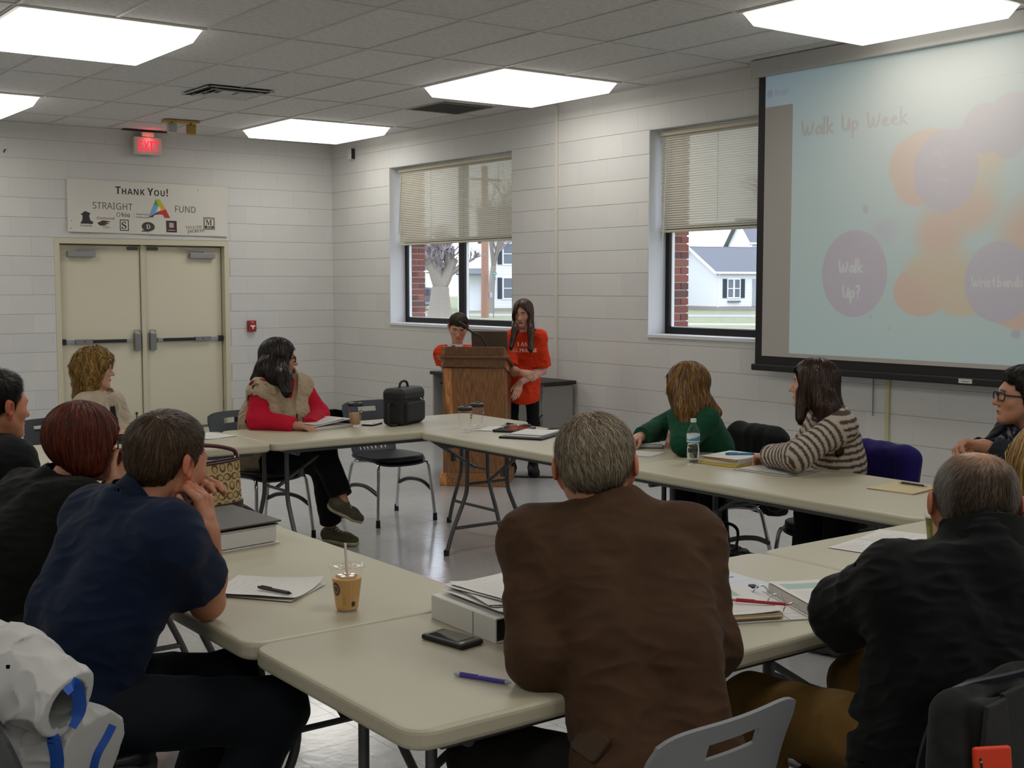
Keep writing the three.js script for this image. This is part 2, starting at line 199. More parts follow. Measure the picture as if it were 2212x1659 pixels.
function leaf(n, x0, x1, dir) {                   // dir: side of the latch
  const g = new THREE.Group(); g.name = `door_${n}`; scene.add(g); g.userData = { kind: 'structure', label: n === 1 ? 'left cream door leaf with panic bar and closer' : 'right cream door leaf with panic bar and closer' };
  g.position.set((x0 + x1) / 2, 0, ZD); const w = x1 - x0 - 0.014;
  part(g, 'panel', rbox(w, 2.05, 0.045, 0.003, 0, 1.036, 0), leafMat);
  const lx = dir * (w / 2 - 0.055), cl = part(g, 'closer', rbox(0.3, 0.062, 0.06, 0.006, -dir * (w / 2 - 0.24), 1.965, 0.055), mat(0x8b8c8c, 0.4, { metalness: 0.4 }));
  part(cl, 'closer_arm', [bar([-dir * (w / 2 - 0.22), 2.005, 0.06], [dir * 0.06, 2.045, 0.075], 0.006, 0.022), cyl(0.014, 0.014, 0.03, -dir * (w / 2 - 0.22), 2.0, 0.06)], steel);
  part(g, 'strike_plate', rbox(0.12, 0.035, 0.03, 0.003, dir * (w / 2 - 0.08), 2.035, 0.03), mat(0x4a4a44, 0.5));
  const pb = part(g, 'panic_bar', [rbox(w - 0.13, 0.042, 0.03, 0.004, -dir * 0.05, 1.015, 0.035)], mat(0x9c9d9b, 0.35, { metalness: 0.55 }));
  part(pb, 'end_cap', rbox(0.05, 0.062, 0.05, 0.004, -dir * (w / 2 - 0.03), 1.015, 0.045), darkSteel);
  part(pb, 'touch_bar', rbox(w * 0.42, 0.036, 0.03, 0.006, dir * 0.08, 1.015, 0.06), darkSteel);
  part(pb, 'cover', rbox(w * 0.22, 0.052, 0.034, 0.004, -dir * w * 0.22, 1.015, 0.052), steel); part(pb, 'screw', turned(cyl(0.007, 0.007, 0.004), Math.PI / 2).translate(-dir * w * 0.22, 1.015, 0.071), darkSteel);
  part(g, 'latch_case', rbox(0.075, 0.2, 0.06, 0.012, lx, 1.0, 0.05), steel); part(g, 'latch_pull', tube([[lx - 0.03, 1.1, 0.04], [lx - 0.03, 1.125, 0.05], [lx + 0.03, 1.125, 0.05], [lx + 0.03, 1.1, 0.04]], 0.005, 6), steel);
  const dh = part(g, 'kick_down_holder', [rod([lx - dir * 0.03, 0.07, 0.06], [lx - dir * 0.03, 0.19, 0.06], 0.008), rbox(0.035, 0.06, 0.02, 0.003, lx - dir * 0.03, 0.09, 0.03)], mat(0x6e6650, 0.35, { metalness: 0.7 })); part(dh, 'rubber_tip', cyl(0.013, 0.013, 0.025, lx - dir * 0.03, 0.2, 0.06, 12), darkSteel);
  for (const y of [0.25, 1.0, 1.8]) part(g, 'hinge', cyl(0.008, 0.008, 0.1, -dir * (w / 2 + 0.004), y, 0.026, 10), steel);
}
leaf(1, DOOR[0] + 0.055, -2.377, 1); leaf(2, -2.323, DOOR[1] - 0.055, -1);
// windows with dark aluminium frames in deep reveals
const alu = mat(0x0b0d14, 0.4, { metalness: 0.2 }), revealMat = mat(0xd2d3d6, 0.5, { bumpMap: withRep(speckle, 2, 6), bumpScale: 0.0006 }), glass = phys(0xffffff, 0.0, { transmission: 1, thickness: 0, ior: 1.5, specularIntensity: 0.6 }), sealMat = mat(0xe8eef0, 0.5), slatMat = phys(0xc4c0b2, 0.5, { transmission: 0.18, thickness: 0 }), railMat = mat(0xb7b09b, 0.5);
function makeWindow(n, [z0, z1, y0, y1]) {
  const g = new THREE.Group(); g.name = `window_${n}`; scene.add(g); g.userData = { kind: 'structure', label: n === 1 ? 'left dark framed window' : 'right dark framed window behind the screen' };
  const X = 0.2, f = 0.052, zm = z0 + (z1 - z0) * 0.495, ym = 2.09;
  part(g, 'sill', rbox(0.235, 0.03, z1 - z0 - 0.002, 0.004, 0.105, y0 - 0.012, (z0 + z1) / 2), revealMat);
  part(g, 'window_frame', [bb(X, X + 0.06, y0, y0 + 0.06, z0, z1), bb(X, X + 0.06, y1 - f, y1, z0, z1), bb(X, X + 0.06, y0 + 0.06, y1 - f, z0, z0 + f), bb(X, X + 0.06, y0 + 0.06, y1 - f, z1 - f, z1), bb(X, X + 0.06, y0 + 0.06, y1 - f, zm - 0.055, zm + 0.055), bb(X, X + 0.06, ym, ym + 0.05, z0 + f, z1 - f)], alu);
  for (const [a, b] of [[z0 + f, zm - 0.055], [zm + 0.055, z1 - f]]) for (const [c, d] of [[y0 + 0.06, ym], [ym + 0.05, y1 - f]]) { const p = part(g, 'pane', bb(X + 0.028, X + 0.034, c, d, a, b), glass); if (c < 1.5) part(p, 'glazing_bead', [bb(X + 0.02, X + 0.05, c, c + 0.008, a, b), bb(X + 0.02, X + 0.05, c, d, a, a + 0.012), bb(X + 0.02, X + 0.05, c, d, b - 0.008, b)], sealMat); }
  // blind
  const bl = thing('window_blind', n === 1 ? 'cream venetian blind half lowered over the left window' : 'cream venetian blind half lowered beside the projection screen', 'blind', [0.105, 0, 0]);
  const b0 = z0 + 0.045, b1 = z1 - 0.03, L = b1 - b0, zc = (b0 + b1) / 2, sg = (() => { const s = []; for (let k = 0; k <= 4; k++) { const t = (k / 4 - 0.5); s.push([t * 0.025, -0.0025 * (1 - 4 * t * t)]); } const p = []; for (let k = 0; k < 4; k++) { const [a, b] = s[k], [c, d] = s[k + 1]; const q = [[a, b, -L / 2], [c, d, -L / 2], [c, d, L / 2], [a, b, L / 2]]; for (const i of [0, 1, 2, 0, 2, 3]) p.push(...q[i]); } const o = new THREE.BufferGeometry(); o.setAttribute('position', new THREE.Float32BufferAttribute(p, 3)); o.computeVertexNormals(); return o; })();
  part(bl, 'head_rail', rbox(0.04, 0.04, L, 0.003, 0, y1 - 0.035, zc), railMat);
  const yb = 2.085, N = 40, top = y1 - 0.065, r = rng(31 + n);
  for (let k = 0; k < N; k++) { const m = part(bl, 'slat', sg, slatMat); m.position.set(0, top - (top - yb - 0.03) * (k / (N - 1)), zc); m.rotation.z = 1.18 - 0.22 * k / N + (r() - 0.5) * 0.06; }
  part(bl, 'bottom_rail', rbox(0.028, 0.022, L, 0.004, 0, yb, zc), railMat);
  for (const t of [0.02, 0.3, 0.58, 0.86]) part(bl, 'ladder_cord', [rod([-0.014, yb, b0 + t * L], [-0.014, y1 - 0.05, b0 + t * L], 0.0014, 4)], mat(0xb0a68e, 0.8));
  part(bl, 'tilt_wand', rod([-0.03, y1 - 0.07, b0 + 0.1], [-0.03, n === 2 ? 1.6 : 2.2, b0 + 0.03], 0.004, 6), n === 2 ? mat(0xd8d8d8, 0.3) : mat(0xa59b85, 0.4));
}
makeWindow(1, WIN1); makeWindow(2, WIN2);
struct('trim_3', [WIN1, WIN2].flatMap(([z0, z1, y0, y1]) => [bb(0.0, 0.2, y0, y1, z0 - 0.004, z0 + 0.002), bb(0.0, 0.2, y0, y1, z1 - 0.002, z1 + 0.004), bb(0.0, 0.2, y1 - 0.002, y1 + 0.004, z0, z1)]), revealMat, 'painted window reveals');
// brick veneer of the outside wall, seen edge-on through the glass
{
  const bw = struct('wall_exterior', [bb(T + 0.055, 0.44, -0.5, 4, -0.3, WIN1[0] + 0.02), bb(T + 0.055, 0.44, -0.5, 4, WIN1[1] - 0.02, WIN2[0] + 0.02), bb(T + 0.055, 0.44, -0.5, 4, WIN2[1] - 0.02, ROOM_D), bb(T + 0.055, 0.44, -0.5, WIN1[2] - 0.03, WIN1[0] + 0.02, WIN1[1] - 0.02), bb(T + 0.055, 0.44, WIN1[3], 4, WIN1[0] + 0.02, WIN1[1] - 0.02), bb(T + 0.055, 0.44, -0.5, WIN1[2] - 0.03, WIN2[0] + 0.02, WIN2[1] - 0.02), bb(T + 0.055, 0.44, WIN1[3], 4, WIN2[0] + 0.02, WIN2[1] - 0.02)], mat(0xb9aaa4, 0.9), 'red brick outer face of the building');
  const bm = [0x8a4a3e, 0x97554a, 0x7a4038, 0x94604f, 0x6d4440].map((c) => mat(c, 0.9, { bumpMap: speckle, bumpScale: 0.002 })), r = rng(77), gg = [0.19, 0.09].map((w) => rbox(w, 0.056, 0.012, 0.003, 0, 0, 0, 1));
  for (const z of [WIN1[0] + 0.024, WIN2[0] + 0.024]) for (let k = 0, y = 1.21; y < 2.95; y += 0.0677, k++) { const row = k % 2 ? [[0.36, 0]] : [[0.31, 1], [0.41, 1]]; for (const [x, v] of row) { const m = new THREE.Mesh(gg[v], bm[Math.floor(r() * 5)]); m.name = 'brick'; m.position.set(x, y, z); m.castShadow = m.receiveShadow = true; bw.add(m); } }
}
struct('roof', bb(-12, 0.9, CEIL + 0.22, CEIL + 0.5, -0.6, ROOM_D + 0.6), mat(0x555555, 0.9));

// ---------------------------------------------------------------- things on walls and ceiling
{ // exit sign
  const o = thing('exit_sign', 'lit red EXIT sign hanging above the double doors', 'sign', [-2.33, 3.15, 0.09]);
  part(o, 'housing', rbox(0.31, 0.19, 0.06, 0.008, 0, 0, 0), mat(0xc9c4b4, 0.5)); part(o, 'canopy', rbox(0.14, 0.05, 0.06, 0.006, 0, 0.125, 0), mat(0xc9c4b4, 0.5)); part(o, 'ceiling_plate', box(0.5, 0.006, 0.09, -0.02, 0.163, 0), mat(0x23211f, 0.8));
  const face = canvasTex(512, 320, (c, w, h) => { c.fillStyle = '#b9b0a8'; c.fillRect(0, 0, w, h); c.fillStyle = '#ff1030'; c.font = 'bold 270px sans-serif'; c.textAlign = 'center'; c.textBaseline = 'middle'; c.save(); c.translate(w / 2, h / 2 + 8); c.scale(0.72, 1.05); c.fillText('EXIT', 0, 0); c.restore(); });
  const glow = canvasTex(512, 320, (c, w, h) => { c.fillStyle = '#200405'; c.fillRect(0, 0, w, h); c.fillStyle = '#ff1a38'; c.font = 'bold 270px sans-serif'; c.textAlign = 'center'; c.textBaseline = 'middle'; c.save(); c.translate(w / 2, h / 2 + 8); c.scale(0.72, 1.05); c.fillText('EXIT', 0, 0); c.restore(); });
  part(o, 'face', at(new THREE.PlaneGeometry(0.29, 0.175), 0, 0, 0.0315), new THREE.MeshStandardMaterial({ map: face, emissiveMap: glow, emissive: 0xffffff, emissiveIntensity: 1.3, roughness: 0.4 }));
  const p = new THREE.PointLight(new THREE.Color(1, 0.1, 0.12), 0.05, 0); p.position.set(-2.33, 3.2, 0.16); p.shadow.radius = 3; p.name = 'exit_glow'; scene.add(p);
}
{ // emergency light
  const o = thing('emergency_light', 'yellowed emergency light with two lamp heads on the ceiling', 'emergency light', [-2.35, CEIL, 1.1]); o.rotation.y = -0.1;
  const y = mat(0xa8863a, 0.5); part(o, 'plate', rbox(0.36, 0.02, 0.16, 0.004, 0, -0.012, 0), y);
  for (const [s, c] of [[-1, 0xb8b5aa], [1, 0xa8863a]]) { const h = new THREE.Group(); const m = part(o, 'lamp_head', [rbox(0.105, 0.105, 0.05, 0.018, s * 0.1, -0.09, 0.03)], mat(c, 0.35)); part(m, 'lens', rbox(0.08, 0.08, 0.01, 0.012, s * 0.1, -0.09, 0.057), s < 0 ? mat(0xa7a9a6, 0.15, { metalness: 0.5 }) : mat(0x9b7d36, 0.4)); part(o, 'neck', cyl(0.012, 0.012, 0.03, s * 0.1, -0.03, 0.02), y); }
}
{ const o = thing('motion_sensor', 'small white wall sensor high up near the room corner', 'sensor', [-0.025, 3.17, 0.52]); part(o, 'body', rbox(0.05, 0.13, 0.09, 0.008), mat(0xc9c8c4, 0.4)); part(o, 'seam', box(0.046, 0.12, 0.004, 0, 0, 0.046), mat(0x1a1a1a, 0.6)); }
{ const o = thing('fire_alarm', 'red fire alarm pull station on the wall beside the doors', 'fire alarm', [-1.1, 1.15, 0.025]); part(o, 'body', rbox(0.1, 0.13, 0.05, 0.006), mat(0x8f1218, 0.4)); part(o, 'handle', [rbox(0.06, 0.018, 0.012, 0.003, 0, 0.0, 0.03), rbox(0.018, 0.03, 0.012, 0.003, 0, -0.018, 0.03)], mat(0xdcd8d2, 0.4));
  const t = canvasTex(128, 32, (c, w, h) => { c.fillStyle = '#8f1218'; c.fillRect(0, 0, w, h); c.fillStyle = '#e8dcd8'; c.font = 'bold 24px sans-serif'; c.textAlign = 'center'; c.fillText('FIRE', w / 2, 25); }); part(o, 'lettering', at(new THREE.PlaneGeometry(0.08, 0.02), 0, 0.045, 0.0256), mat(0xffffff, 0.4, { map: t })); }
one('wall_hook', 'tiny dark hook high on the back wall left of the doors', 'hook', [rod([0, 0, 0], [0, 0.02, 0.03], 0.006), rod([0, 0.02, 0.03], [0.015, 0.03, 0.03], 0.005)], mat(0x1a1816, 0.6), [-3.82, 3.0, 0.002]);
{ // banner
  const t = canvasTex(1536, 480, (c, w, h) => {
    c.fillStyle = '#c9c6bd'; c.fillRect(0, 0, w, h); c.textBaseline = 'alphabetic';
    const sc = (s, x, y, big, small, weight, col) => { c.fillStyle = col; for (const ch of s) { const up = ch !== ch.toLowerCase() || ch === '!'; c.font = `${weight} ${up ? big : small}px sans-serif`; c.fillText(ch.toUpperCase(), x, y); x += c.measureText(ch.toUpperCase()).width + 3; } };
    sc('Thank You!', 440, 118, 96, 76, 'bold', '#0c0b0b');
    c.fillStyle = '#4a4744'; c.font = '84px sans-serif'; c.fillText('STRAIGHT', 225, 262); c.fillText('FUND', 1000, 262);
    const P = (col, pts) => { c.fillStyle = col; c.beginPath(); pts.forEach(([x, y], i) => (i ? c.lineTo(x, y) : c.moveTo(x, y))); c.closePath(); c.fill(); };
    const ax = 800, ay = 150; P('#4f9430', [[ax + 22, ay], [ax + 62, ay], [ax + 46, ay + 60], [ax - 4, ay + 60]]); P('#a9b426', [[ax + 22, ay], [ax + 62, ay], [ax + 100, ay + 62], [ax + 50, ay + 70]]); P('#dc9a2c', [[ax + 98, ay + 56], [ax + 118, ay + 92], [ax + 46, ay + 130], [ax + 62, ay + 70]]); P('#6ba0c9', [[ax - 4, ay + 58], [ax + 46, ay + 58], [ax + 20, ay + 120], [ax + 66, ay + 108], [ax - 52, ay + 170]]); P('#53161e', [[ax - 52, ay + 170], [ax + 70, ay + 106], [ax + 40, ay + 140], [ax + 4, ay + 150], [ax - 8, ay + 172]]); P('#b5262c', [[ax + 60, ay + 112], [ax + 118, ay + 90], [ax + 160, ay + 172], [ax + 104, ay + 172], [ax + 88, ay + 142], [ax + 34, ay + 142]]); P('#e4e2da', [[ax + 40, ay + 108], [ax + 58, ay + 72], [ax + 70, ay + 100]]);
    c.fillStyle = '#4a4744'; c.font = '56px sans-serif'; c.fillText('O', 445, 328); c.font = 'bold 56px sans-serif'; c.fillText('hio', 492, 328); c.fillRect(612, 288, 2, 46); c.font = 'bold 21px sans-serif'; c.fillText('Department', 632, 304); c.fillText('of Education', 632, 332);
    // school emblems along the foot: letters and lettering only
    P('#161413', [[120, 318], [160, 288], [208, 306], [196, 330], [206, 372], [230, 384], [228, 404], [112, 404], [132, 372], [136, 330]]); c.fillStyle = '#161413'; c.font = 'bold 24px serif'; c.fillText('Generals', 112, 428);
    c.fillStyle = '#7d3a34'; c.font = 'italic bold 34px serif'; c.fillText('Eastwood', 262, 358); P('#2b2624', [[268, 392], [320, 366], [396, 374], [350, 388], [388, 396], [336, 404], [362, 414], [290, 416]]); c.fillStyle = '#7d3a34'; c.font = 'bold 22px serif'; c.fillText('Eagles', 316, 436);
    c.fillStyle = '#151312'; c.fillRect(478, 352, 84, 104); c.fillStyle = '#c9c6bd'; c.fillRect(486, 360, 68, 88); c.fillStyle = '#151312'; c.font = 'bold 92px serif'; c.fillText('S', 490, 438);
    c.fillStyle = '#2c2928'; c.beginPath(); c.ellipse(745, 410, 62, 44, 0, 0, 7); c.fill(); c.fillStyle = '#c9c6bd'; c.font = 'bold 56px serif'; c.fillText('D', 724, 430); c.fillStyle = '#2c2928'; c.fillRect(682, 446, 70, 12);
    c.fillStyle = '#2c1114'; c.fillRect(918, 346, 104, 110); c.fillStyle = '#b49a94'; c.fillRect(948, 366, 44, 46); c.fillRect(934, 432, 72, 8);
    c.save(); c.translate(1108, 420); c.rotate(-0.08); c.fillStyle = '#6d6420'; c.font = 'bold 38px serif'; c.fillText('YELLOW', 0, 0); c.fillStyle = '#1c1910'; c.fillText('JACKETS', 20, 36); c.restore();
    c.fillStyle = '#171514'; c.fillRect(1290, 300, 116, 118); c.strokeStyle = '#cfccc3'; c.lineWidth = 5; c.strokeRect(1298, 308, 100, 102); c.fillStyle = '#cfccc3'; c.fillRect(1306, 316, 84, 66); c.fillStyle = '#171514'; c.font = 'bold 74px serif'; c.fillText('M', 1310, 376); c.fillStyle = '#cfccc3'; c.font = 'bold 20px sans-serif'; c.fillText('MPCS', 1322, 402);
    c.fillStyle = '#33302e'; for (const [x, y] of [[36, 380], [1240, 46], [30, 450], [740, 468]]) { c.beginPath(); c.arc(x, y, 4, 0, 7); c.fill(); }
  });
  const W = 1.82, H = 0.565, g = new THREE.PlaneGeometry(W, H, 40, 12), p = g.attributes.position; for (let i = 0; i < p.count; i++) { const x = p.getX(i), y = p.getY(i); p.setZ(i, 0.006 + 0.006 * (1 + Math.sin(x * 5 + y * 4)) * 0.5 + 0.012 * sstep(0.1, 0.28, -y) * (0.5 + 0.5 * Math.sin(x * 7 + 1)) + 0.012 * sstep(0.75, 0.91, x) * sstep(0, 0.28, y)); } g.computeVertexNormals();
  const b = one('banner', 'white vinyl thank-you banner with school emblems above the doors', 'banner', g, mat(0xffffff, 0.35, { map: t, side: THREE.DoubleSide }), [-2.285, 2.475, 0.004]); b.rotation.z = -0.008;
}
// ---------------------------------------------------------------- projection screen
{
  const z0 = 7.0, z1 = 10.06, xs = -0.15, o = thing('projection_screen', 'pull-down projection screen with black border showing a purple and orange slide', 'projection screen', [xs, 0, 0]);
  const black = mat(0x060606, 0.65), W = z1 - z0, y0 = 1.0, y1 = 3.3;
  const Q = (w, h, x, y, z) => turned(new THREE.PlaneGeometry(w, h), 0, -Math.PI / 2).translate(x, y, z);
  part(o, 'border', bb(0, 0.004, y0, y1, z0, z1), black);
  part(o, 'bottom_bar', rbox(0.03, 0.05, W + 0.06, 0.01, 0, y0 - 0.005, (z0 + z1) / 2), black);
  const lb = part(o, 'maker_label', Q(0.1, 0.03, -0.0165, y0 - 0.002, z0 + 1.84), mat(0xb9b7b2, 0.5)); part(lb, 'label_text', Q(0.05, 0.004, -0.0167, y0 - 0.005, z0 + 1.84), mat(0x55534f, 0.5));
  part(o, 'case', rbox(0.14, 0.13, W + 0.1, 0.01, 0.02, CEIL - 0.066, (z0 + z1) / 2), mat(0xa9a8a3, 0.5));
  // slide as the projector throws it: px drawn on the whole matte area
  const mw = W - 0.14, mh = 2.16;
  const hand = {   // stroke lettering, unit boxes
    W: [[[0, 1], [0.1, 0.1], [0.25, 0], [0.38, 0.35], [0.42, 0.7], [0.42, 0.3], [0.55, 0], [0.78, 0.25], [0.85, 0.8]]], a: [[[0.5, 0.5], [0.25, 0.55], [0.05, 0.25], [0.2, 0], [0.42, 0.15], [0.52, 0.5], [0.5, 0.1], [0.6, 0]]], l: [[[0.1, 1.1], [0.08, 0]]], k: [[[0.1, 1.1], [0.08, 0]], [[0.45, 0.55], [0.1, 0.3], [0.5, 0]]], U: [[[0.05, 1], [0.05, 0.3], [0.25, 0], [0.5, 0.2], [0.58, 1], [0.58, 0.05]]], p: [[[0.08, 0.55], [0.1, -0.45]], [[0.1, 0.4], [0.3, 0.58], [0.5, 0.35], [0.35, 0.02], [0.1, 0.1]]], e: [[[0.05, 0.3], [0.45, 0.35], [0.3, 0.58], [0.08, 0.4], [0.1, 0.08], [0.5, 0.05]]], '?': [[[0.05, 0.9], [0.25, 1.05], [0.42, 0.85], [0.25, 0.5], [0.22, 0.3]], [[0.22, 0.05], [0.23, 0]]], r: [[[0.08, 0.55], [0.08, 0]], [[0.08, 0.35], [0.25, 0.55], [0.4, 0.48]]], i: [[[0.1, 0.55], [0.1, 0]], [[0.1, 0.8], [0.11, 0.83]]], s: [[[0.4, 0.5], [0.15, 0.55], [0.12, 0.35], [0.38, 0.22], [0.35, 0.02], [0.05, 0.04]]], t: [[[0.2, 0.95], [0.2, 0.05], [0.35, 0]], [[0.02, 0.6], [0.4, 0.62]]], b: [[[0.1, 1.05], [0.08, 0]], [[0.1, 0.4], [0.3, 0.55], [0.48, 0.3], [0.3, 0], [0.1, 0.1]]], n: [[[0.08, 0.55], [0.08, 0]], [[0.08, 0.35], [0.28, 0.55], [0.42, 0.4], [0.44, 0]]], d: [[[0.45, 1.05], [0.47, 0]], [[0.45, 0.45], [0.25, 0.55], [0.05, 0.25], [0.22, 0], [0.45, 0.15]]], h: [[[0.1, 1.05], [0.08, 0]], [[0.08, 0.35], [0.28, 0.55], [0.42, 0.4], [0.44, 0]]], y: [[[0.05, 0.55], [0.2, 0.05], [0.4, 0.1]], [[0.45, 0.55], [0.4, -0.3], [0.1, -0.4]]], o: [[[0.25, 0.55], [0.05, 0.3], [0.22, 0], [0.48, 0.25], [0.25, 0.55]]], N: [[[0.05, 0], [0.05, 0.95], [0.5, 0.05], [0.5, 1]]], D: [[[0.05, 1], [0.05, 0], [0.4, 0.1], [0.55, 0.5], [0.4, 0.9], [0.02, 1]]], u: [[[0.05, 0.55], [0.08, 0.1], [0.3, 0], [0.44, 0.2], [0.45, 0.55], [0.48, 0]]], Y: [[[0.02, 1], [0.28, 0.5]], [[0.55, 1], [0.28, 0.5], [0.28, 0]]] };
  const adv = { W: 1.0, i: 0.25, l: 0.25, U: 0.72, r: 0.48 };
  function write(c, s, x, y, size, width, col, sx = 1) { c.strokeStyle = col; c.lineWidth = width; c.lineCap = c.lineJoin = 'round'; for (const ch of s) { if (ch === ' ') { x += size * 0.55 * sx; continue; } for (const st of hand[ch]) { c.beginPath(); st.forEach(([a, b], i) => { const px = x + a * size * sx, py = y - b * size; if (!i) c.moveTo(px, py); else { const [pa, pb] = st[i - 1]; const qx = x + (pa + a) / 2 * size * sx, qy = y - (pb + b) / 2 * size; if (i === 1) c.lineTo(qx, qy); else c.quadraticCurveTo(x + pa * size * sx, y - pb * size, qx, qy); if (i === st.length - 1) c.lineTo(px, py); } }); c.stroke(); } x += (adv[ch] ?? 0.62) * size * sx; } }
  const R = 640, tw = Math.round(mw * R), th = Math.round(mh * R);
  const slide = canvasTex(tw, th, (c) => {
    c.fillStyle = '#000000'; c.fillRect(0, 0, tw, th);
    const Z = (m) => m * R, u = (m) => m * R;                                       // metres from the left edge / from the top edge
    c.fillStyle = '#a8e6ea'; c.fillRect(Z(0.268), u(0.0), tw, th - u(0.03)); c.fillRect(0, 0, Z(0.27), u(0.285));
    const g = c.createLinearGradient(0, 0, Z(1.0), u(0.75)); g.addColorStop(0, '#8cc6ea'); g.addColorStop(1, 'rgba(168,230,234,0)'); c.fillStyle = g; c.fillRect(0, 0, Z(1.0), u(0.285)); c.fillRect(Z(0.268), u(0.285), Z(0.732), u(0.5));
    const blob = (x, y, rx, ry, col, soft) => { c.save(); c.translate(Z(x), u(y)); c.scale(Z(rx), u(ry)); const q = c.createRadialGradient(0, 0, 0, 0, 0, 1); q.addColorStop(0, col); q.addColorStop(soft, col); q.addColorStop(1, col.replace(/[\d.]+\)$/, '0)')); c.fillStyle = q; c.beginPath(); c.arc(0, 0, 1, 0, 7); c.fill(); c.restore(); };
    const O = 'rgba(232,176,140,1)', Y = 'rgba(226,196,140,1)', Pu = 'rgba(176,176,212,1)';
    blob(1.45, 0.82, 0.33, 0.24, O, 0.95); blob(1.36, 0.92, 0.2, 0.18, O, 0.9); blob(1.72, 1.0, 0.34, 0.36, Y, 0.15); blob(1.54, 1.28, 0.24, 0.24, O, 0.45); blob(1.76, 1.13, 0.24, 0.18, O, 0.4); blob(1.4, 1.66, 0.22, 0.175, O, 0.95); blob(1.42, 1.5, 0.18, 0.12, Y, 0.4); blob(1.62, 1.56, 0.26, 0.24, Y, 0.4); blob(1.72, 1.75, 0.22, 0.09, Y, 0.6); blob(1.88, 0.76, 0.17, 0.17, Y, 0.5);
    blob(2.2, 1.3, 0.3, 0.3, O, 0.4); blob(2.16, 1.72, 0.3, 0.19, O, 0.92); blob(1.1, 1.25, 0.14, 0.12, 'rgba(168,196,226,1)', 0.2);
    blob(1.85, 0.62, 0.17, 0.17, Pu, 0.9); blob(2.04, 0.55, 0.17, 0.14, Pu, 0.9); blob(2.02, 0.68, 0.14, 0.16, Pu, 0.85); blob(1.72, 0.66, 0.14, 0.07, Pu, 0.8);
    blob(0.94, 1.09, 0.026, 0.035, 'rgba(150,170,200,1)', 0.85); blob(0.9, 0.8, 0.008, 0.01, 'rgba(150,170,200,1)', 0.7); blob(1.0, 1.84, 0.01, 0.014, 'rgba(130,160,170,1)', 0.7); blob(1.16, 1.92, 0.012, 0.011, 'rgba(130,160,170,1)', 0.7); blob(2.11, 1.93, 0.035, 0.03, 'rgba(150,170,205,1)', 0.85);
    blob(0.85, 1.54, 0.285, 0.31, 'rgba(172,166,206,1)', 0.985); blob(1.57, 0.87, 0.245, 0.27, 'rgba(178,172,210,1)', 0.985); blob(1.98, 1.6, 0.245, 0.26, 'rgba(176,172,210,1)', 0.985);
    write(c, 'Walk Up Week', Z(0.36), u(0.53), u(0.105), u(0.019), '#8e9ca6', 1.12);
    write(c, 'Walk', Z(0.72), u(1.53), u(0.085), u(0.016), '#dcf0f2', 1.0); write(c, 'Up?', Z(0.755), u(1.71), u(0.085), u(0.016), '#dcf0f2', 1.0);
    write(c, 'Why Do', Z(1.47), u(0.76), u(0.036), u(0.006), '#ccd6ea', 0.9); write(c, 'We', Z(1.54), u(0.85), u(0.036), u(0.006), '#ccd6ea', 0.9); write(c, 'Need', Z(1.5), u(0.94), u(0.04), u(0.006), '#ccd6ea', 0.9); write(c, 'You?', Z(1.5), u(1.03), u(0.04), u(0.006), '#ccd6ea', 0.9);
    write(c, 'Wristbands', Z(1.79), u(1.63), u(0.062), u(0.011), '#dcf0f2', 0.98);
    c.fillStyle = '#6c9cd4'; c.font = `bold ${u(0.055)}px sans-serif`; c.fillText('Prezi', Z(0.09), u(0.205)); c.beginPath(); c.arc(Z(0.045), u(0.185), u(0.03), 0, 7); c.fill();
    c.strokeStyle = '#86bcd8'; c.lineWidth = 3; c.beginPath(); c.moveTo(Z(1.75), u(0.31)); c.lineTo(Z(2.25), u(0.3)); c.stroke();
  });
  part(o, 'screen_surface', Q(mw, mh, -0.003, 3.245 - mh / 2, (z0 + z1) / 2), new THREE.MeshStandardMaterial({ color: 0xa8a39d, roughness: 0.8, emissive: 0xffffff, emissiveMap: slide, emissiveIntensity: 0.16 }), 'matte white screen with the projected slide');
}
one('hanging_cord', 'thin grey pull cord hanging below the projection screen', 'cord', tube([[-0.012, 1.0, 8.0], [-0.012, 0.8, 8.0], [-0.014, 0.73, 8.003], [-0.012, 0.69, 8.0]], 0.004, 5), mat(0x77756f, 0.7));
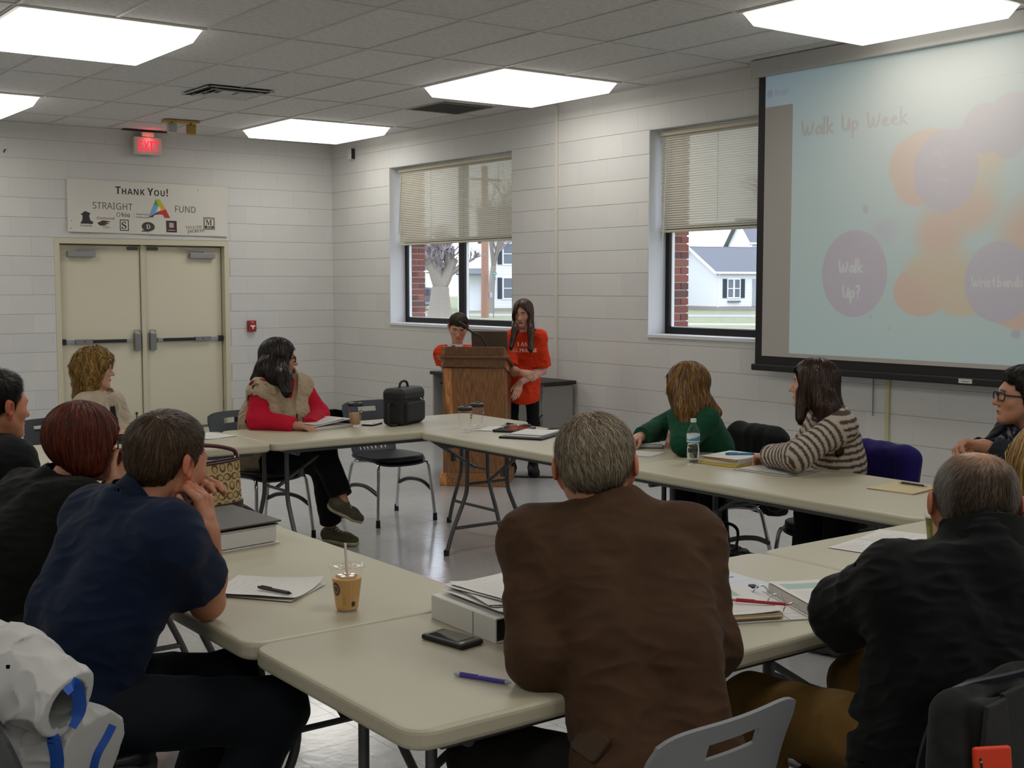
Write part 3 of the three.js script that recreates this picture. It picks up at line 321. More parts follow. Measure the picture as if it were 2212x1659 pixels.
// ---------------------------------------------------------------- tables
const tableTop = phys(0xb3ad97, 0.42, { bumpMap: withRep(speckle, 3, 3), bumpScale: 0.0005 }), legMat = mat(0x57585a, 0.42, { metalness: 0.35 }), footMat = mat(0x0f0f10, 0.6);
function makeTable(label, pos, turn) {
  const L = 1.825, W = 0.757, o = thing('folding_table', label, 'table', pos, turn, 'folding tables set in a square');
  const top = extr(rr(L - 0.024, W - 0.024, 0.055), 0.022, 0.012, 3, 8); top.rotateX(-Math.PI / 2); at(top, 0, 0.74 - 0.034, 0);
  const uv = top.attributes.uv, p = top.attributes.position; for (let i = 0; i < p.count; i++) uv.setXY(i, p.getX(i), p.getZ(i));
  part(o, 'table_top', top, tableTop);
  part(o, 'skirt', extr(rr(L - 0.02, W - 0.02, 0.055), 0.016, 0, 1, 8).rotateX(-Math.PI / 2).translate(0, 0.74 - 0.046, 0), tableTop);
  for (const t of [-1, 1]) part(o, 'rail', box(L - 0.2, 0.025, 0.02, 0, 0.683, t * (W / 2 - 0.06)), legMat);
  for (const s of [-1, 1]) {
    const x = s * (L / 2 - 0.19);
    for (const t of [-1, 1]) { const l = part(o, 'leg', tube([[x, 0.685, t * 0.15], [x, 0.5, t * 0.15], [x, 0.38, t * 0.155], [x, 0.3, t * 0.185], [x, 0.15, t * 0.255], [x, 0.02, t * 0.3]], 0.0135, 10, 24), legMat); part(l, 'foot_cap', cyl(0.017, 0.017, 0.035, x, 0.0175, t * 0.304, 12), footMat); }
    part(o, 'cross_bar', rod([x, 0.16, -0.25], [x, 0.16, 0.25], 0.011), legMat); part(o, 'pivot_bar', rod([x, 0.66, -0.3], [x, 0.66, 0.3], 0.013), legMat);
    part(o, 'brace', [rod([x, 0.42, 0], [s * 0.3, 0.675, 0], 0.011), rod([x, 0.42, -0.155], [x, 0.42, 0.155], 0.009), cyl(0.018, 0.018, 0.05, x - s * 0.17, 0.5, 0, 10)], legMat);
  }
  return o;
}
const T1 = makeTable('near grey folding table with white binder and phone, beside the man in brown', [-5.205, 0, 11.158], 0);
const tableAt = (label, pos, turn) => copyOf(T1, label, pos, turn);
tableAt('grey folding table with the open binder, in front of the man in black fleece', [-3.375, 0, 11.158], 0.002);
tableAt('grey folding table with iced coffee, under the elbow of the man in navy', [-5.742, 0, 9.862], Math.PI / 2);
tableAt('grey folding table on the left side, beside the man with short black hair', [-5.744, 0, 8.087], Math.PI / 2).scale.x = 0.94;
tableAt('grey folding table at the far left in front of the curly-haired woman', [-5.237, 0, 6.842], 0);
tableAt('grey folding table with the black bag, in front of the woman in the vest', [-3.405, 0, 6.838], 0);
tableAt('grey folding table with two clear tumblers and a tablet', [-2.985, 0, 8.11], Math.PI / 2).scale.x = 0.97;
tableAt('grey folding table with the yellow folder, in front of the woman in stripes', [-2.985, 0, 9.884], Math.PI / 2).scale.x = 0.97;
// ---------------------------------------------------------------- chairs
function shell(fn, us, vs, solid, th) {         // two skins and rims over a grid of cells
  const P = us.map((u) => vs.map((v) => fn(u, v))), nx = us.length, ny = vs.length, N = P.map((row, i) => row.map((p, j) => { const a = P[Math.min(i + 1, nx - 1)][j].clone().sub(P[Math.max(i - 1, 0)][j]), b = P[i][Math.min(j + 1, ny - 1)].clone().sub(P[i][Math.max(j - 1, 0)]); return a.cross(b).normalize(); }));
  const pos = [], nor = [], idx = [], on = (i, j) => i >= 0 && j >= 0 && i < nx - 1 && j < ny - 1 && solid((us[i] + us[i + 1]) / 2, (vs[j] + vs[j + 1]) / 2);
  for (const s of [0.5, -0.5]) for (let i = 0; i < nx; i++) for (let j = 0; j < ny; j++) { const q = P[i][j].clone().addScaledVector(N[i][j], s * th); pos.push(q.x, q.y, q.z); nor.push(N[i][j].x * Math.sign(s), N[i][j].y * Math.sign(s), N[i][j].z * Math.sign(s)); }
  const id = (s, i, j) => s * nx * ny + i * ny + j;
  const rim = (i0, j0, i1, j1) => { const a = P[i0][j0], b = P[i1][j1], n0 = N[i0][j0], n1 = N[i1][j1], q = [a.clone().addScaledVector(n0, th / 2), b.clone().addScaledVector(n1, th / 2), b.clone().addScaledVector(n1, -th / 2), a.clone().addScaledVector(n0, -th / 2)], nn = n0.clone().cross(b.clone().sub(a)).normalize(), k = pos.length / 3; for (const x of q) { pos.push(x.x, x.y, x.z); nor.push(nn.x, nn.y, nn.z); } idx.push(k, k + 1, k + 2, k, k + 2, k + 3); };
  for (let i = 0; i < nx - 1; i++) for (let j = 0; j < ny - 1; j++) { if (!on(i, j)) continue; idx.push(id(0, i, j), id(0, i + 1, j), id(0, i + 1, j + 1), id(0, i, j), id(0, i + 1, j + 1), id(0, i, j + 1)); idx.push(id(1, i, j), id(1, i + 1, j + 1), id(1, i + 1, j), id(1, i, j), id(1, i, j + 1), id(1, i + 1, j + 1)); if (!on(i - 1, j)) rim(i, j, i, j + 1); if (!on(i + 1, j)) rim(i + 1, j + 1, i + 1, j); if (!on(i, j - 1)) rim(i + 1, j, i, j); if (!on(i, j + 1)) rim(i, j + 1, i + 1, j + 1); }
  const g = new THREE.BufferGeometry(); g.setAttribute('position', new THREE.Float32BufferAttribute(pos, 3)); g.setAttribute('normal', new THREE.Float32BufferAttribute(nor, 3)); g.setAttribute('uv', new THREE.Float32BufferAttribute(new Float32Array(pos.length / 3 * 2), 2)); g.setIndex(idx); return g;
}
const lin = (a, b, n) => Array.from({ length: n + 1 }, (_, k) => a + (b - a) * k / n);
const backUs = [...lin(-0.215, -0.075, 7), ...lin(-0.06, 0.06, 6), ...lin(0.075, 0.215, 7)], backVs = [...lin(0.0, 0.1, 5), ...lin(0.115, 0.285, 6), 0.3, 0.307, 0.317, 0.327, 0.334, ...lin(0.345, 0.375, 3)];
const backFn = (u, v) => { const t = v / 0.375, w = mix(0.8, 1, sstep(0, 0.55, t)) * (1 - 0.05 * sstep(0.9, 1, t)), x = u * w; const drop = 0.02 * Math.pow(Math.abs(u) / 0.215, 6) * sstep(0.6, 1, t); return V(x, 0.435 + v - drop, -0.2 - 0.05 * t - 0.1 * t * t * 0.4 + 0.3 * x * x * 2.2 + 0.03 * (1 - sstep(0, 0.25, t))); };
const backSolid = (u, v) => !(v > 0.3 && v < 0.334 && Math.abs(u) < 0.068 + (v > 0.307 && v < 0.327 ? 0.007 : 0)) && !(v > 0.04 && v < 0.1 && Math.abs(u) < 0.16 && Math.round((u + 1) / 0.02) % 2 === 0);
const backGeo = shell(backFn, backUs, backVs, backSolid, 0.008), seatShellGeo = shell((u, v) => { const a = Math.abs(u) / 0.215, b = Math.abs(v) / 0.22, k = Math.pow(Math.pow(a, 4) + Math.pow(b, 4), 0.25) || 1e-6, m = Math.max(a, b) / k; return V(u * m, 0.44 - 0.014 * (1 - a * a) - 0.03 * sstep(0.5, 1, v / 0.22) * 0.8 + 0.012 * sstep(0.3, 1, -v / 0.22), 0.01 + v * m); }, lin(-0.215, 0.215, 12), lin(0.22, -0.22, 12), () => true, 0.012);
const padGeo = (() => { const g = extr(rr(0.385, 0.4, 0.14), 0.014, 0.012, 3, 8); g.rotateX(-Math.PI / 2); return at(g, 0, 0.437, 0.02); })();
const chrome = mat(0xcfd2d6, 0.12, { metalness: 1 }), chromeDull = mat(0x9a9ca0, 0.25, { metalness: 1 }), blackPlastic = mat(0x15161a, 0.4);
function makeChair(label, pos, turn, shellMat, pad = true) {     // the sitter faces local +z
  const o = thing('stacking_chair', label, 'chair', pos, turn, 'plastic stacking chairs');
  part(o, 'seat', seatShellGeo, shellMat); if (pad) part(o, 'seat_pad', padGeo, mat(0x0d0e12, 0.55));
  part(o, 'backrest', backGeo, shellMat);
  for (const s of [-1, 1]) {
    part(o, 'leg', tube([[s * 0.13, 0.415, 0.1], [s * 0.185, 0.412, 0.17], [s * 0.205, 0.38, 0.2], [s * 0.235, 0.02, 0.235]], 0.0115, 10, 22, false, 0.3), chrome);
    part(o, 'leg', tube([[s * 0.13, 0.415, -0.02], [s * 0.18, 0.41, -0.1], [s * 0.2, 0.38, -0.15], [s * 0.225, 0.02, -0.235]], 0.0115, 10, 22, false, 0.3), chrome);
    part(o, 'side_brace', tube([[s * 0.216, 0.215, -0.19], [s * 0.224, 0.25, -0.1], [s * 0.226, 0.262, 0.02], [s * 0.226, 0.25, 0.12], [s * 0.22, 0.215, 0.215]], 0.014, 8, 16).scale(1, 1, 1), blackPlastic);
    for (const z of [0.235, -0.235]) part(o, 'glide', cyl(0.016, 0.014, 0.05, s * (z > 0 ? 0.2335 : 0.224), 0.025, z, 12), footMat);
    part(o, 'back_post', tube([[s * 0.13, 0.415, -0.12], [s * 0.14, 0.42, -0.19], [s * 0.145, 0.5, -0.235], [s * 0.15, 0.62, -0.25]], 0.011, 8, 16), chromeDull);
  }
  part(o, 'under_frame', [rod([-0.13, 0.413, 0.1], [0.13, 0.413, 0.1], 0.01), rod([-0.13, 0.413, -0.02], [0.13, 0.413, -0.02], 0.01), rod([-0.13, 0.413, -0.12], [-0.13, 0.413, 0.1], 0.01), rod([0.13, 0.413, -0.12], [0.13, 0.413, 0.1], 0.01)], chromeDull);
  return o;
}
const navyShell = mat(0x1b2030, 0.4), greyShell = mat(0x7c7e82, 0.5, { bumpMap: withRep(speckle, 4, 4), bumpScale: 0.0004 }), charShell = mat(0x33373d, 0.45);
const az = (deg) => Math.PI - deg * Math.PI / 180;          // compass-like facing (0 = towards the door wall, 90 = towards the windows) to a turn about y
makeChair('empty navy padded chair with chrome legs behind the black bag', [-2.95, 0, 6.17], az(178), navyShell);

// ---------------------------------------------------------------- podium
const oakTex = (seed, s) => dataTex(256, 512, (u, v) => { const ring = noise(u * 5 + seed, v * 1.1, seed) * 3 + u * 6 + 0.6 * noise(u * 20, v * 2.5, 2 + seed), g = Math.abs((ring * 2.2) % 1 - 0.5) * 2, fine = noise(u * 110, v * 9, seed + 8), k = 0.72 + 0.22 * g + 0.13 * fine - 0.25 * sstep(0.35, 0.6, noise(u * 70, v * 4, seed + 3)); return [0.62 * k * s, 0.42 * k * s, 0.25 * k * s]; });
const oak = (seed, s = 1, rep = [1, 1]) => { const t = oakTex(seed, s); t.repeat.set(...rep); return phys(0xffffff, 0.38, { map: t, clearcoat: 0.25, clearcoatRoughness: 0.3 }); };
{
  const o = thing('podium', 'oak lectern standing near the left window', 'podium', [-1.515, 0, 5.215], -0.78);
  const w = 0.5, d = 0.42, A = oak(1), Bm = oak(5, 0.92), C = oak(9, 0.8, [1, 0.2]);
  part(o, 'front_panel', rbox(w, 0.86, 0.02, 0.003, 0, 0.53, d / 2 - 0.01), A);
  for (const s of [-1, 1]) { const p = part(o, 'side_panel', extr(poly([[-d / 2, 0.1], [d / 2 - 0.02, 0.1], [d / 2 - 0.02, 0.96], [-d / 2, 0.86]]), 0.02).rotateY(-Math.PI / 2).translate(s * (w / 2 - 0.01) + 0.01, 0, 0), Bm); p.geometry.attributes.uv.array.forEach((x, i, a) => { a[i] = x * 1.1; }); for (let k = 0; k < 4; k++) part(p, 'flute', rbox(0.006, 0.62, 0.014, 0.003, s * (w / 2 + 0.002), 0.44, d / 2 - 0.04 - k * 0.028), Bm); }
  part(o, 'plinth', [rbox(w + 0.05, 0.105, d + 0.04, 0.006, 0, 0.0525, 0)], oak(3, 1.1, [1, 0.25]));
  part(o, 'shelf', rbox(w - 0.04, 0.02, d - 0.06, 0.002, 0, 0.5, -0.01), C);
  const slope = Math.atan2(0.17, 0.5);
  // cap: slanted top between cheek boards, higher at the front
  part(o, 'front_board', rbox(w + 0.02, 0.075, 0.022, 0.003, 0, 1.005, d / 2 + 0.012), C); part(o, 'ledge', rbox(w + 0.075, 0.018, 0.06, 0.004, 0, 1.05, d / 2 + 0.012), C); part(o, 'top_board', rbox(w - 0.0, 0.075, 0.02, 0.003, 0, 1.095, d / 2 + 0.004), C);
  for (const s of [-1, 1]) { part(o, 'cheek', extr(poly([[-d / 2 - 0.06, 0.86], [d / 2, 0.965], [d / 2, 1.13], [-d / 2 - 0.06, 0.965]]), 0.02).rotateY(-Math.PI / 2).translate(s * (w / 2 + 0.002) + 0.01, 0, 0), Bm); part(o, 'cheek_ledge', bar([s * (w / 2 + 0.02), 1.055, d / 2 + 0.03], [s * (w / 2 + 0.02), 0.92, -d / 2 - 0.07], 0.018, 0.04), C); }
  part(o, 'reading_surface', turned(rbox(w - 0.02, 0.016, d + 0.06, 0.003), -slope * 0.95).translate(0, 1.0, -0.03), A);
  part(o, 'paper_stop', turned(rbox(w - 0.02, 0.03, 0.014, 0.003), 0).translate(0, 0.935, -d / 2 - 0.05), C);
  part(o, 'side_knob', [turned(rbox(0.05, 0.018, 0.03, 0.003), 0, 0, 0).translate(-w / 2 - 0.03, 1.04, 0.14), rbox(0.04, 0.022, 0.03, 0.003, -w / 2 - 0.02, 0.83, 0.1)], mat(0x14120f, 0.5));
  const mic = thing('microphone', 'black gooseneck microphone curving up from the podium', 'microphone', [-1.515, 0, 5.215], -0.78);
  part(mic, 'gooseneck', tube([[0.1, 1.085, 0.14], [0.095, 1.15, 0.15], [0.05, 1.215, 0.15], [-0.02, 1.25, 0.16], [-0.07, 1.29, 0.17]], 0.008, 8, 30), mat(0x0a0a0b, 0.5));
  part(mic, 'capsule', tube([[-0.06, 1.283, 0.168], [-0.1, 1.31, 0.175], [-0.125, 1.325, 0.18]], 0.019, 12, 10), mat(0x070708, 0.7)); part(mic, 'base', cyl(0.022, 0.015, 0.03, 0.1, 1.08, 0.14, 16), mat(0x0a0a0b, 0.5));
  const lp = thing('laptop', 'open laptop on the podium seen from behind its lid', 'laptop', [-1.515, 0, 5.215], -0.78);
  part(lp, 'lid', turned(rbox(0.3, 0.2, 0.01, 0.004), 0.25).translate(0.1, 1.155, -0.02), mat(0x5c5248, 0.4, { metalness: 0.3 })); part(lp, 'keyboard_base', turned(rbox(0.3, 0.014, 0.2, 0.004), -slope * 0.95).translate(0.1, 1.02, -0.1), mat(0x2c2a28, 0.5));
}
one('cable_cover', 'black cable cover lying on the floor beside the podium', 'cable cover', extr(poly([[-0.03, 0], [0.03, 0], [0.02, 0.012], [-0.02, 0.012]]), 1.5).rotateY(Math.PI / 4 + 0.02).translate(-1.11, 0, 5.19), mat(0x0d0d12, 0.5));
{ // narrow table against the window wall, behind the podium
  const o = thing('wall_table', 'narrow dark-topped table against the wall behind the standing girl', 'table', [-0.21, 0, 3.73]);
  part(o, 'table_top', rbox(0.38, 0.035, 1.92, 0.006, 0, 0.725, 0), mat(0x1c1714, 0.5));
  for (const s of [-1, 1]) part(o, 'end_panel', rbox(0.34, 0.7, 0.025, 0.003, 0, 0.353, s * 0.92), mat(0x8b8a88, 0.6)); part(o, 'back_panel', rbox(0.02, 0.45, 1.8, 0.003, 0.14, 0.48, 0), mat(0x8b8a88, 0.6));
}
// ---------------------------------------------------------------- things on the tables (table tops at y = 0.74)
const TY = 0.7405;
const paperMat = (seed, lines = 22, tint = '#d8d6d2', ink = '#8d8b8a') => { const t = canvasTex(256, 330, (c, w, h) => { c.fillStyle = tint; c.fillRect(0, 0, w, h); c.fillStyle = ink; const r = rng(seed); for (let k = 0; k < lines; k++) { let x = 26; const y = 30 + k * (h - 60) / lines; if (r() < 0.12) continue; const end = 90 + r() * 140; while (x < end) { const l = 5 + r() * 16; c.globalAlpha = 0.5 + 0.3 * r(); c.fillRect(x, y, l, 2.4); x += l + 4; } } c.globalAlpha = 1; }); return mat(0xffffff, 0.75, { map: t, side: THREE.DoubleSide }); };
const blank = mat(0xd6d4d0, 0.75, { side: THREE.DoubleSide });
const PAPER = [paperMat(1), paperMat(2, 14), paperMat(3, 26), paperMat(4, 9)];
function sheetGeo(w, d, lift = 0, curl = 0, seed = 1) {   // sheet lying in xz, uv upright, softly curled
  const g = new THREE.PlaneGeometry(w, d, 12, 12); g.rotateX(-Math.PI / 2); const p = g.attributes.position; for (let i = 0; i < p.count; i++) { const x = p.getX(i), z = p.getZ(i); p.setY(i, lift + 0.0006 + curl * (Math.pow(Math.abs(x) / w * 2, 3) * 0.6 + Math.pow(Math.max(0, x / w + z / d), 3)) + curl * 0.25 * (noise(x * 8 + seed, z * 8, seed) + 0.4)); } g.computeVertexNormals(); return g;
}
const slabGeo = (w, h, d, y = 0) => rbox(w, h, d, Math.min(0.002, h / 3), 0, y + h / 2, 0, 1);
function sheet(label, x, z, turn, w = 0.216, d = 0.279, m = PAPER[0], curl = 0.003, y = TY) { return one('sheet_of_paper', label, 'paper', sheetGeo(w, d, 0, curl, x), m, [x, y, z], turn); }
function pen(label, x, z, turn, color, y = TY, len = 0.14, tip = 0x222222, rr0 = 0.0048) { const o = thing('pen', label, 'pen', [x, y + rr0, z], turn); const lay = (g) => turned(g, 0, 0, Math.PI / 2); part(o, 'barrel', lay(cyl(rr0, rr0, len * 0.8, 0, 0, 0, 12)), mat(color, 0.35)); part(o, 'tip', lay(cyl(0.001, rr0, len * 0.1, 0, -len * 0.45, 0, 12)), mat(tip, 0.35)); part(o, 'end_cap', lay(cyl(rr0 * 1.02, rr0 * 0.7, len * 0.1, 0, len * 0.45, 0, 12)), mat(tip, 0.35)); part(o, 'clip', box(len * 0.3, 0.0015, 0.003, -len * 0.25, rr0 + 0.001, 0), mat(tip, 0.3)); return o; }
// near table: binder, phone, pen
{
  const o = thing('ring_binder', 'thick white ring binder heaped with loose papers, beside the man in brown', 'binder', [-5.478, TY, 10.985], -0.02), wb = mat(0xd3d2cb, 0.4), r = rng(3);
  part(o, 'back_cover', rbox(0.28, 0.004, 0.3, 0.001, 0, 0.002, 0), wb); part(o, 'spine', rbox(0.004, 0.062, 0.3, 0.001, -0.14, 0.031, 0), wb); part(o, 'front_cover', turned(rbox(0.28, 0.004, 0.3, 0.001), 0, 0, 0.02).translate(0, 0.064, 0), wb); part(o, 'spine_seam', box(0.001, 0.06, 0.002, -0.1425, 0.031, 0.05), mat(0x6f6a60, 0.6));
  part(o, 'page_block', rbox(0.235, 0.045, 0.279, 0.002, 0.015, 0.028, 0), mat(0xbcb8b2, 0.8)); part(o, 'ring_mechanism', rbox(0.03, 0.052, 0.292, 0.004, -0.12, 0.031, 0), mat(0x0e0e0f, 0.4));
  for (let k = 0; k < 6; k++) { const s = part(o, 'loose_sheet', sheetGeo(0.216, 0.279, 0, 0.006, k), PAPER[k % 4]); s.position.set(0.01 + (r() - 0.5) * 0.05, 0.068 + k * 0.003, (r() - 0.5) * 0.05 - 0.01); s.rotation.y = (r() - 0.5) * 0.5; }
}
{
  const o = thing('smartphone', 'black smartphone in a bulky case on the near table', 'phone', [-5.697, TY, 11.05], 0.17 + Math.PI / 2 * 0 );
  part(o, 'case', rbox(0.078, 0.014, 0.148, 0.0065, 0, 0.007, 0, 3), mat(0x101112, 0.45)); part(o, 'screen', rbox(0.06, 0.0012, 0.1, 0.0005, 0, 0.0143, -0.004), phys(0x1b1d1c, 0.06, { clearcoat: 1 })); part(o, 'bezel', [rbox(0.064, 0.001, 0.012, 0.0004, 0, 0.0142, 0.06), rbox(0.064, 0.001, 0.01, 0.0004, 0, 0.0142, -0.063)], mat(0x6f6d64, 0.25, { metalness: 0.6 }));
}
pen('purple retractable pen with silver ends on the near table', -5.813, 11.345, -1.12, 0x4a3c9c, TY, 0.145, 0xa9a9ad, 0.0055);
// left table: paper, pen, iced coffee, binders, handbag
{ const o = thing('stapled_pages', 'handwritten white pages with curled corners on the left table', 'paper', [-5.838, TY, 10.285], 0.62); part(o, 'sheet', sheetGeo(0.22, 0.285, 0.0, 0.004, 4), blank); part(o, 'sheet', sheetGeo(0.216, 0.279, 0.003, 0.012, 7), paperMat(8, 9, '#d9d7d2', '#a9a6a2')).rotation.y = 0.07; }
pen('black pen lying on the handwritten pages', -5.842, 10.358, -1.25 + Math.PI / 2 * 0, 0x2b2828, TY + 0.009, 0.135, 0x1a1818, 0.0055);
{
  const o = thing('iced_coffee', 'plastic cup of iced coffee with a striped straw on the left table', 'cup', [-5.757, TY, 10.626]);
  const clear = phys(0xffffff, 0.05, { transmission: 1, thickness: 0, ior: 1.45, specularIntensity: 0.7 });
  part(o, 'cup', lathe([[0, 0.001], [0.03, 0.001], [0.0315, 0.006], [0.0455, 0.118], [0.0475, 0.119], [0.0478, 0.122]]), clear);
  const cof = canvasTex(256, 256, (c, w, h) => { c.fillStyle = '#c99a5c'; c.fillRect(0, 0, w, h); const r = rng(2); for (let k = 0; k < 40; k++) { c.fillStyle = r() < 0.5 ? 'rgba(214,172,116,0.5)' : 'rgba(176,124,66,0.4)'; c.fillRect(r() * w, h * 0.0 + r() * h * 0.55, 4 + r() * 14, 10 + r() * 26); } });
  part(o, 'coffee', lathe([[0, 0.004], [0.0285, 0.004], [0.0305, 0.008], [0.0408, 0.09], [0.04, 0.092], [0, 0.091]]), mat(0xffffff, 0.35, { map: cof }));
  part(o, 'lid', lathe([[0.049, 0.118], [0.0495, 0.126], [0.045, 0.128], [0.043, 0.122], [0.018, 0.1235], [0.016, 0.128], [0.003, 0.128]]), clear);
  const st = canvasTex(64, 8, (c, w, h) => { c.fillStyle = '#d9d4cc'; c.fillRect(0, 0, w, h); c.fillStyle = '#a8362e'; c.fillRect(8, 0, 9, h); c.fillRect(40, 0, 9, h); }); part(o, 'straw', rod([0.006, 0.02, 0], [-0.004, 0.185, 0.0], 0.0036, 12), mat(0xffffff, 0.4, { map: st }));
  for (let k = 0; k < 5; k++) part(o, 'ice_cube', rbox(0.02, 0.02, 0.02, 0.004, 0.018 * Math.cos(k * 1.3), 0.088, 0.018 * Math.sin(k * 1.3)), phys(0xf0dcc0, 0.1, { transmission: 0.6, thickness: 0.02 }));
  const lg = canvasTex(64, 64, (c, w, h) => { c.fillStyle = '#3a2c1c'; c.beginPath(); c.ellipse(w / 2, h / 2, 30, 30, 0, 0, 7); c.fill(); c.strokeStyle = '#c99a5c'; c.lineWidth = 4; c.beginPath(); c.arc(w / 2, h / 2, 16, 0, 7); c.stroke(); });
  const decal = (a0, a1, y0, y1, m, nm) => { const g = new THREE.CylinderGeometry(0.0305 + y1 * 0.123, 0.0305 + y0 * 0.123, y1 - y0, 10, 1, true, a0, a1 - a0); part(o, nm, at(g, 0, (y0 + y1) / 2, 0), m); };
  decal(-1.75, -1.0, 0.045, 0.085, mat(0xffffff, 0.4, { map: lg, transparent: true }), 'emblem'); decal(-0.12, 0.2, 0.017, 0.03, mat(0x241a12, 0.4), 'dark_label');
}
{
  const o = thing('stacked_binders', 'black binder lying on a thick white page stack next to the handbag', 'binder', [-5.662, TY, 9.575], 0.15);
  part(o, 'lower_cover', slabGeo(0.28, 0.004, 0.3), mat(0xcfcdc6, 0.5)); part(o, 'page_block', rbox(0.25, 0.055, 0.28, 0.002, 0.005, 0.034, 0), mat(0xc9c7c4, 0.8)); part(o, 'divider', rbox(0.27, 0.002, 0.285, 0.0005, 0.01, 0.064, 0.004), mat(0xd6d3cc, 0.7)); part(o, 'black_cover', turned(rbox(0.285, 0.006, 0.305, 0.001), 0.05).translate(0.0, 0.085, 0), mat(0x4a4642, 0.45)); part(o, 'inner_cover', turned(rbox(0.27, 0.004, 0.29, 0.001), 0.02).translate(0.0, 0.07, 0), mat(0x171412, 0.5));
}
{ // handbag with a printed canvas body
  const pat = canvasTex(512, 512, (c, w, h) => { c.fillStyle = '#b39a6a'; c.fillRect(0, 0, w, h); for (let i = 0; i < 7; i++) for (let j = 0; j < 7; j++) { const x = (i + 0.5 + (j % 2) * 0.5) * 76, y = (j + 0.5) * 76, a = ((i * 2 + j) % 4) * Math.PI / 2; c.save(); c.translate(x, y); c.rotate(a); c.fillStyle = '#5b431c'; c.beginPath(); c.ellipse(0, 0, 38, 30, 0, 0, 7); c.fill(); c.fillStyle = '#b7a071'; c.beginPath(); c.ellipse(8, 0, 24, 20, 0, 0, 7); c.fill(); c.fillStyle = '#6b5226'; c.beginPath(); c.ellipse(8, 0, 16, 13, 0, 0, 7); c.fill(); c.fillStyle = '#b39a6a'; c.beginPath(); c.ellipse(9, 0, 13, 11, 0, 0, 7); c.fill(); c.restore(); } });
  pat.wrapS = pat.wrapT = THREE.RepeatWrapping;
  const o = thing('handbag', 'tan and brown patterned handbag with a burgundy strap on the left table', 'handbag', [-5.53, TY, 9.1], 0.18), Wb = 0.34, Hb = 0.21;
  const side = (s) => shell((u, v) => V(u * (1 - 0.06 * v / Hb), v - 0.012 * Math.cos(u * 9) * v / Hb * 0.6, s * (0.055 * (1 - 0.75 * v / Hb) * (1 - Math.pow(Math.abs(u) / (Wb / 2), 4)) + 0.012)), s > 0 ? lin(-Wb / 2, Wb / 2, 18) : lin(Wb / 2, -Wb / 2, 18), lin(0, Hb, 10), () => true, 0.004);
  for (const s of [1, -1]) { const g = side(s), p = g.attributes.position, uv = g.attributes.uv; for (let i = 0; i < p.count; i++) uv.setXY(i, p.getX(i) / 0.24, p.getY(i) / 0.24); const m = part(o, 'canvas_side', g, mat(0xffffff, 0.7, { map: pat })); const lo = shell((u, v) => V(u * 1.01, v, s * (0.058 * (1 - Math.pow(Math.abs(u) / (Wb / 2), 4)) + 0.015)), s > 0 ? lin(-Wb / 2, Wb / 2, 18) : lin(Wb / 2, -Wb / 2, 18), lin(0, 0.055, 3), () => true, 0.005); part(m, 'leather_base', lo, mat(0x2b1d14, 0.45)); part(m, 'top_trim', tube(lin(-1, 1, 10).map((t) => [t * Wb / 2 * 0.94, Hb - 0.012 * Math.cos(t * Wb / 2 * 9) * 0.6 + 0.002, s * (0.055 * 0.25 * (1 - Math.pow(Math.abs(t), 4)) + 0.013)]), 0.005, 6), mat(0x3a1218, 0.5)); }
  part(o, 'lining', shell((u, v) => V(u, Hb - 0.02, v), lin(-0.15, 0.15, 4), lin(-0.02, 0.02, 2), () => true, 0.003), mat(0x7c2a35, 0.7)); part(o, 'bottom', rbox(Wb * 0.98, 0.008, 0.1, 0.003, 0, 0.004, 0), mat(0x2b1d14, 0.45));
  part(o, 'strap', tube([[0.155, 0.2, 0], [0.15, 0.24, 0], [0.11, 0.258, 0.0], [0.03, 0.275, 0.005], [-0.08, 0.285, 0.0], [-0.14, 0.25, 0], [-0.155, 0.2, 0]], 0.008, 8, 50).scale(1, 1, 1.2), mat(0x4d1820, 0.5)); part(o, 'buckle', turned(new THREE.TorusGeometry(0.012, 0.003, 6, 16), 0, 0.3).translate(0.158, 0.215, 0), chrome);
}
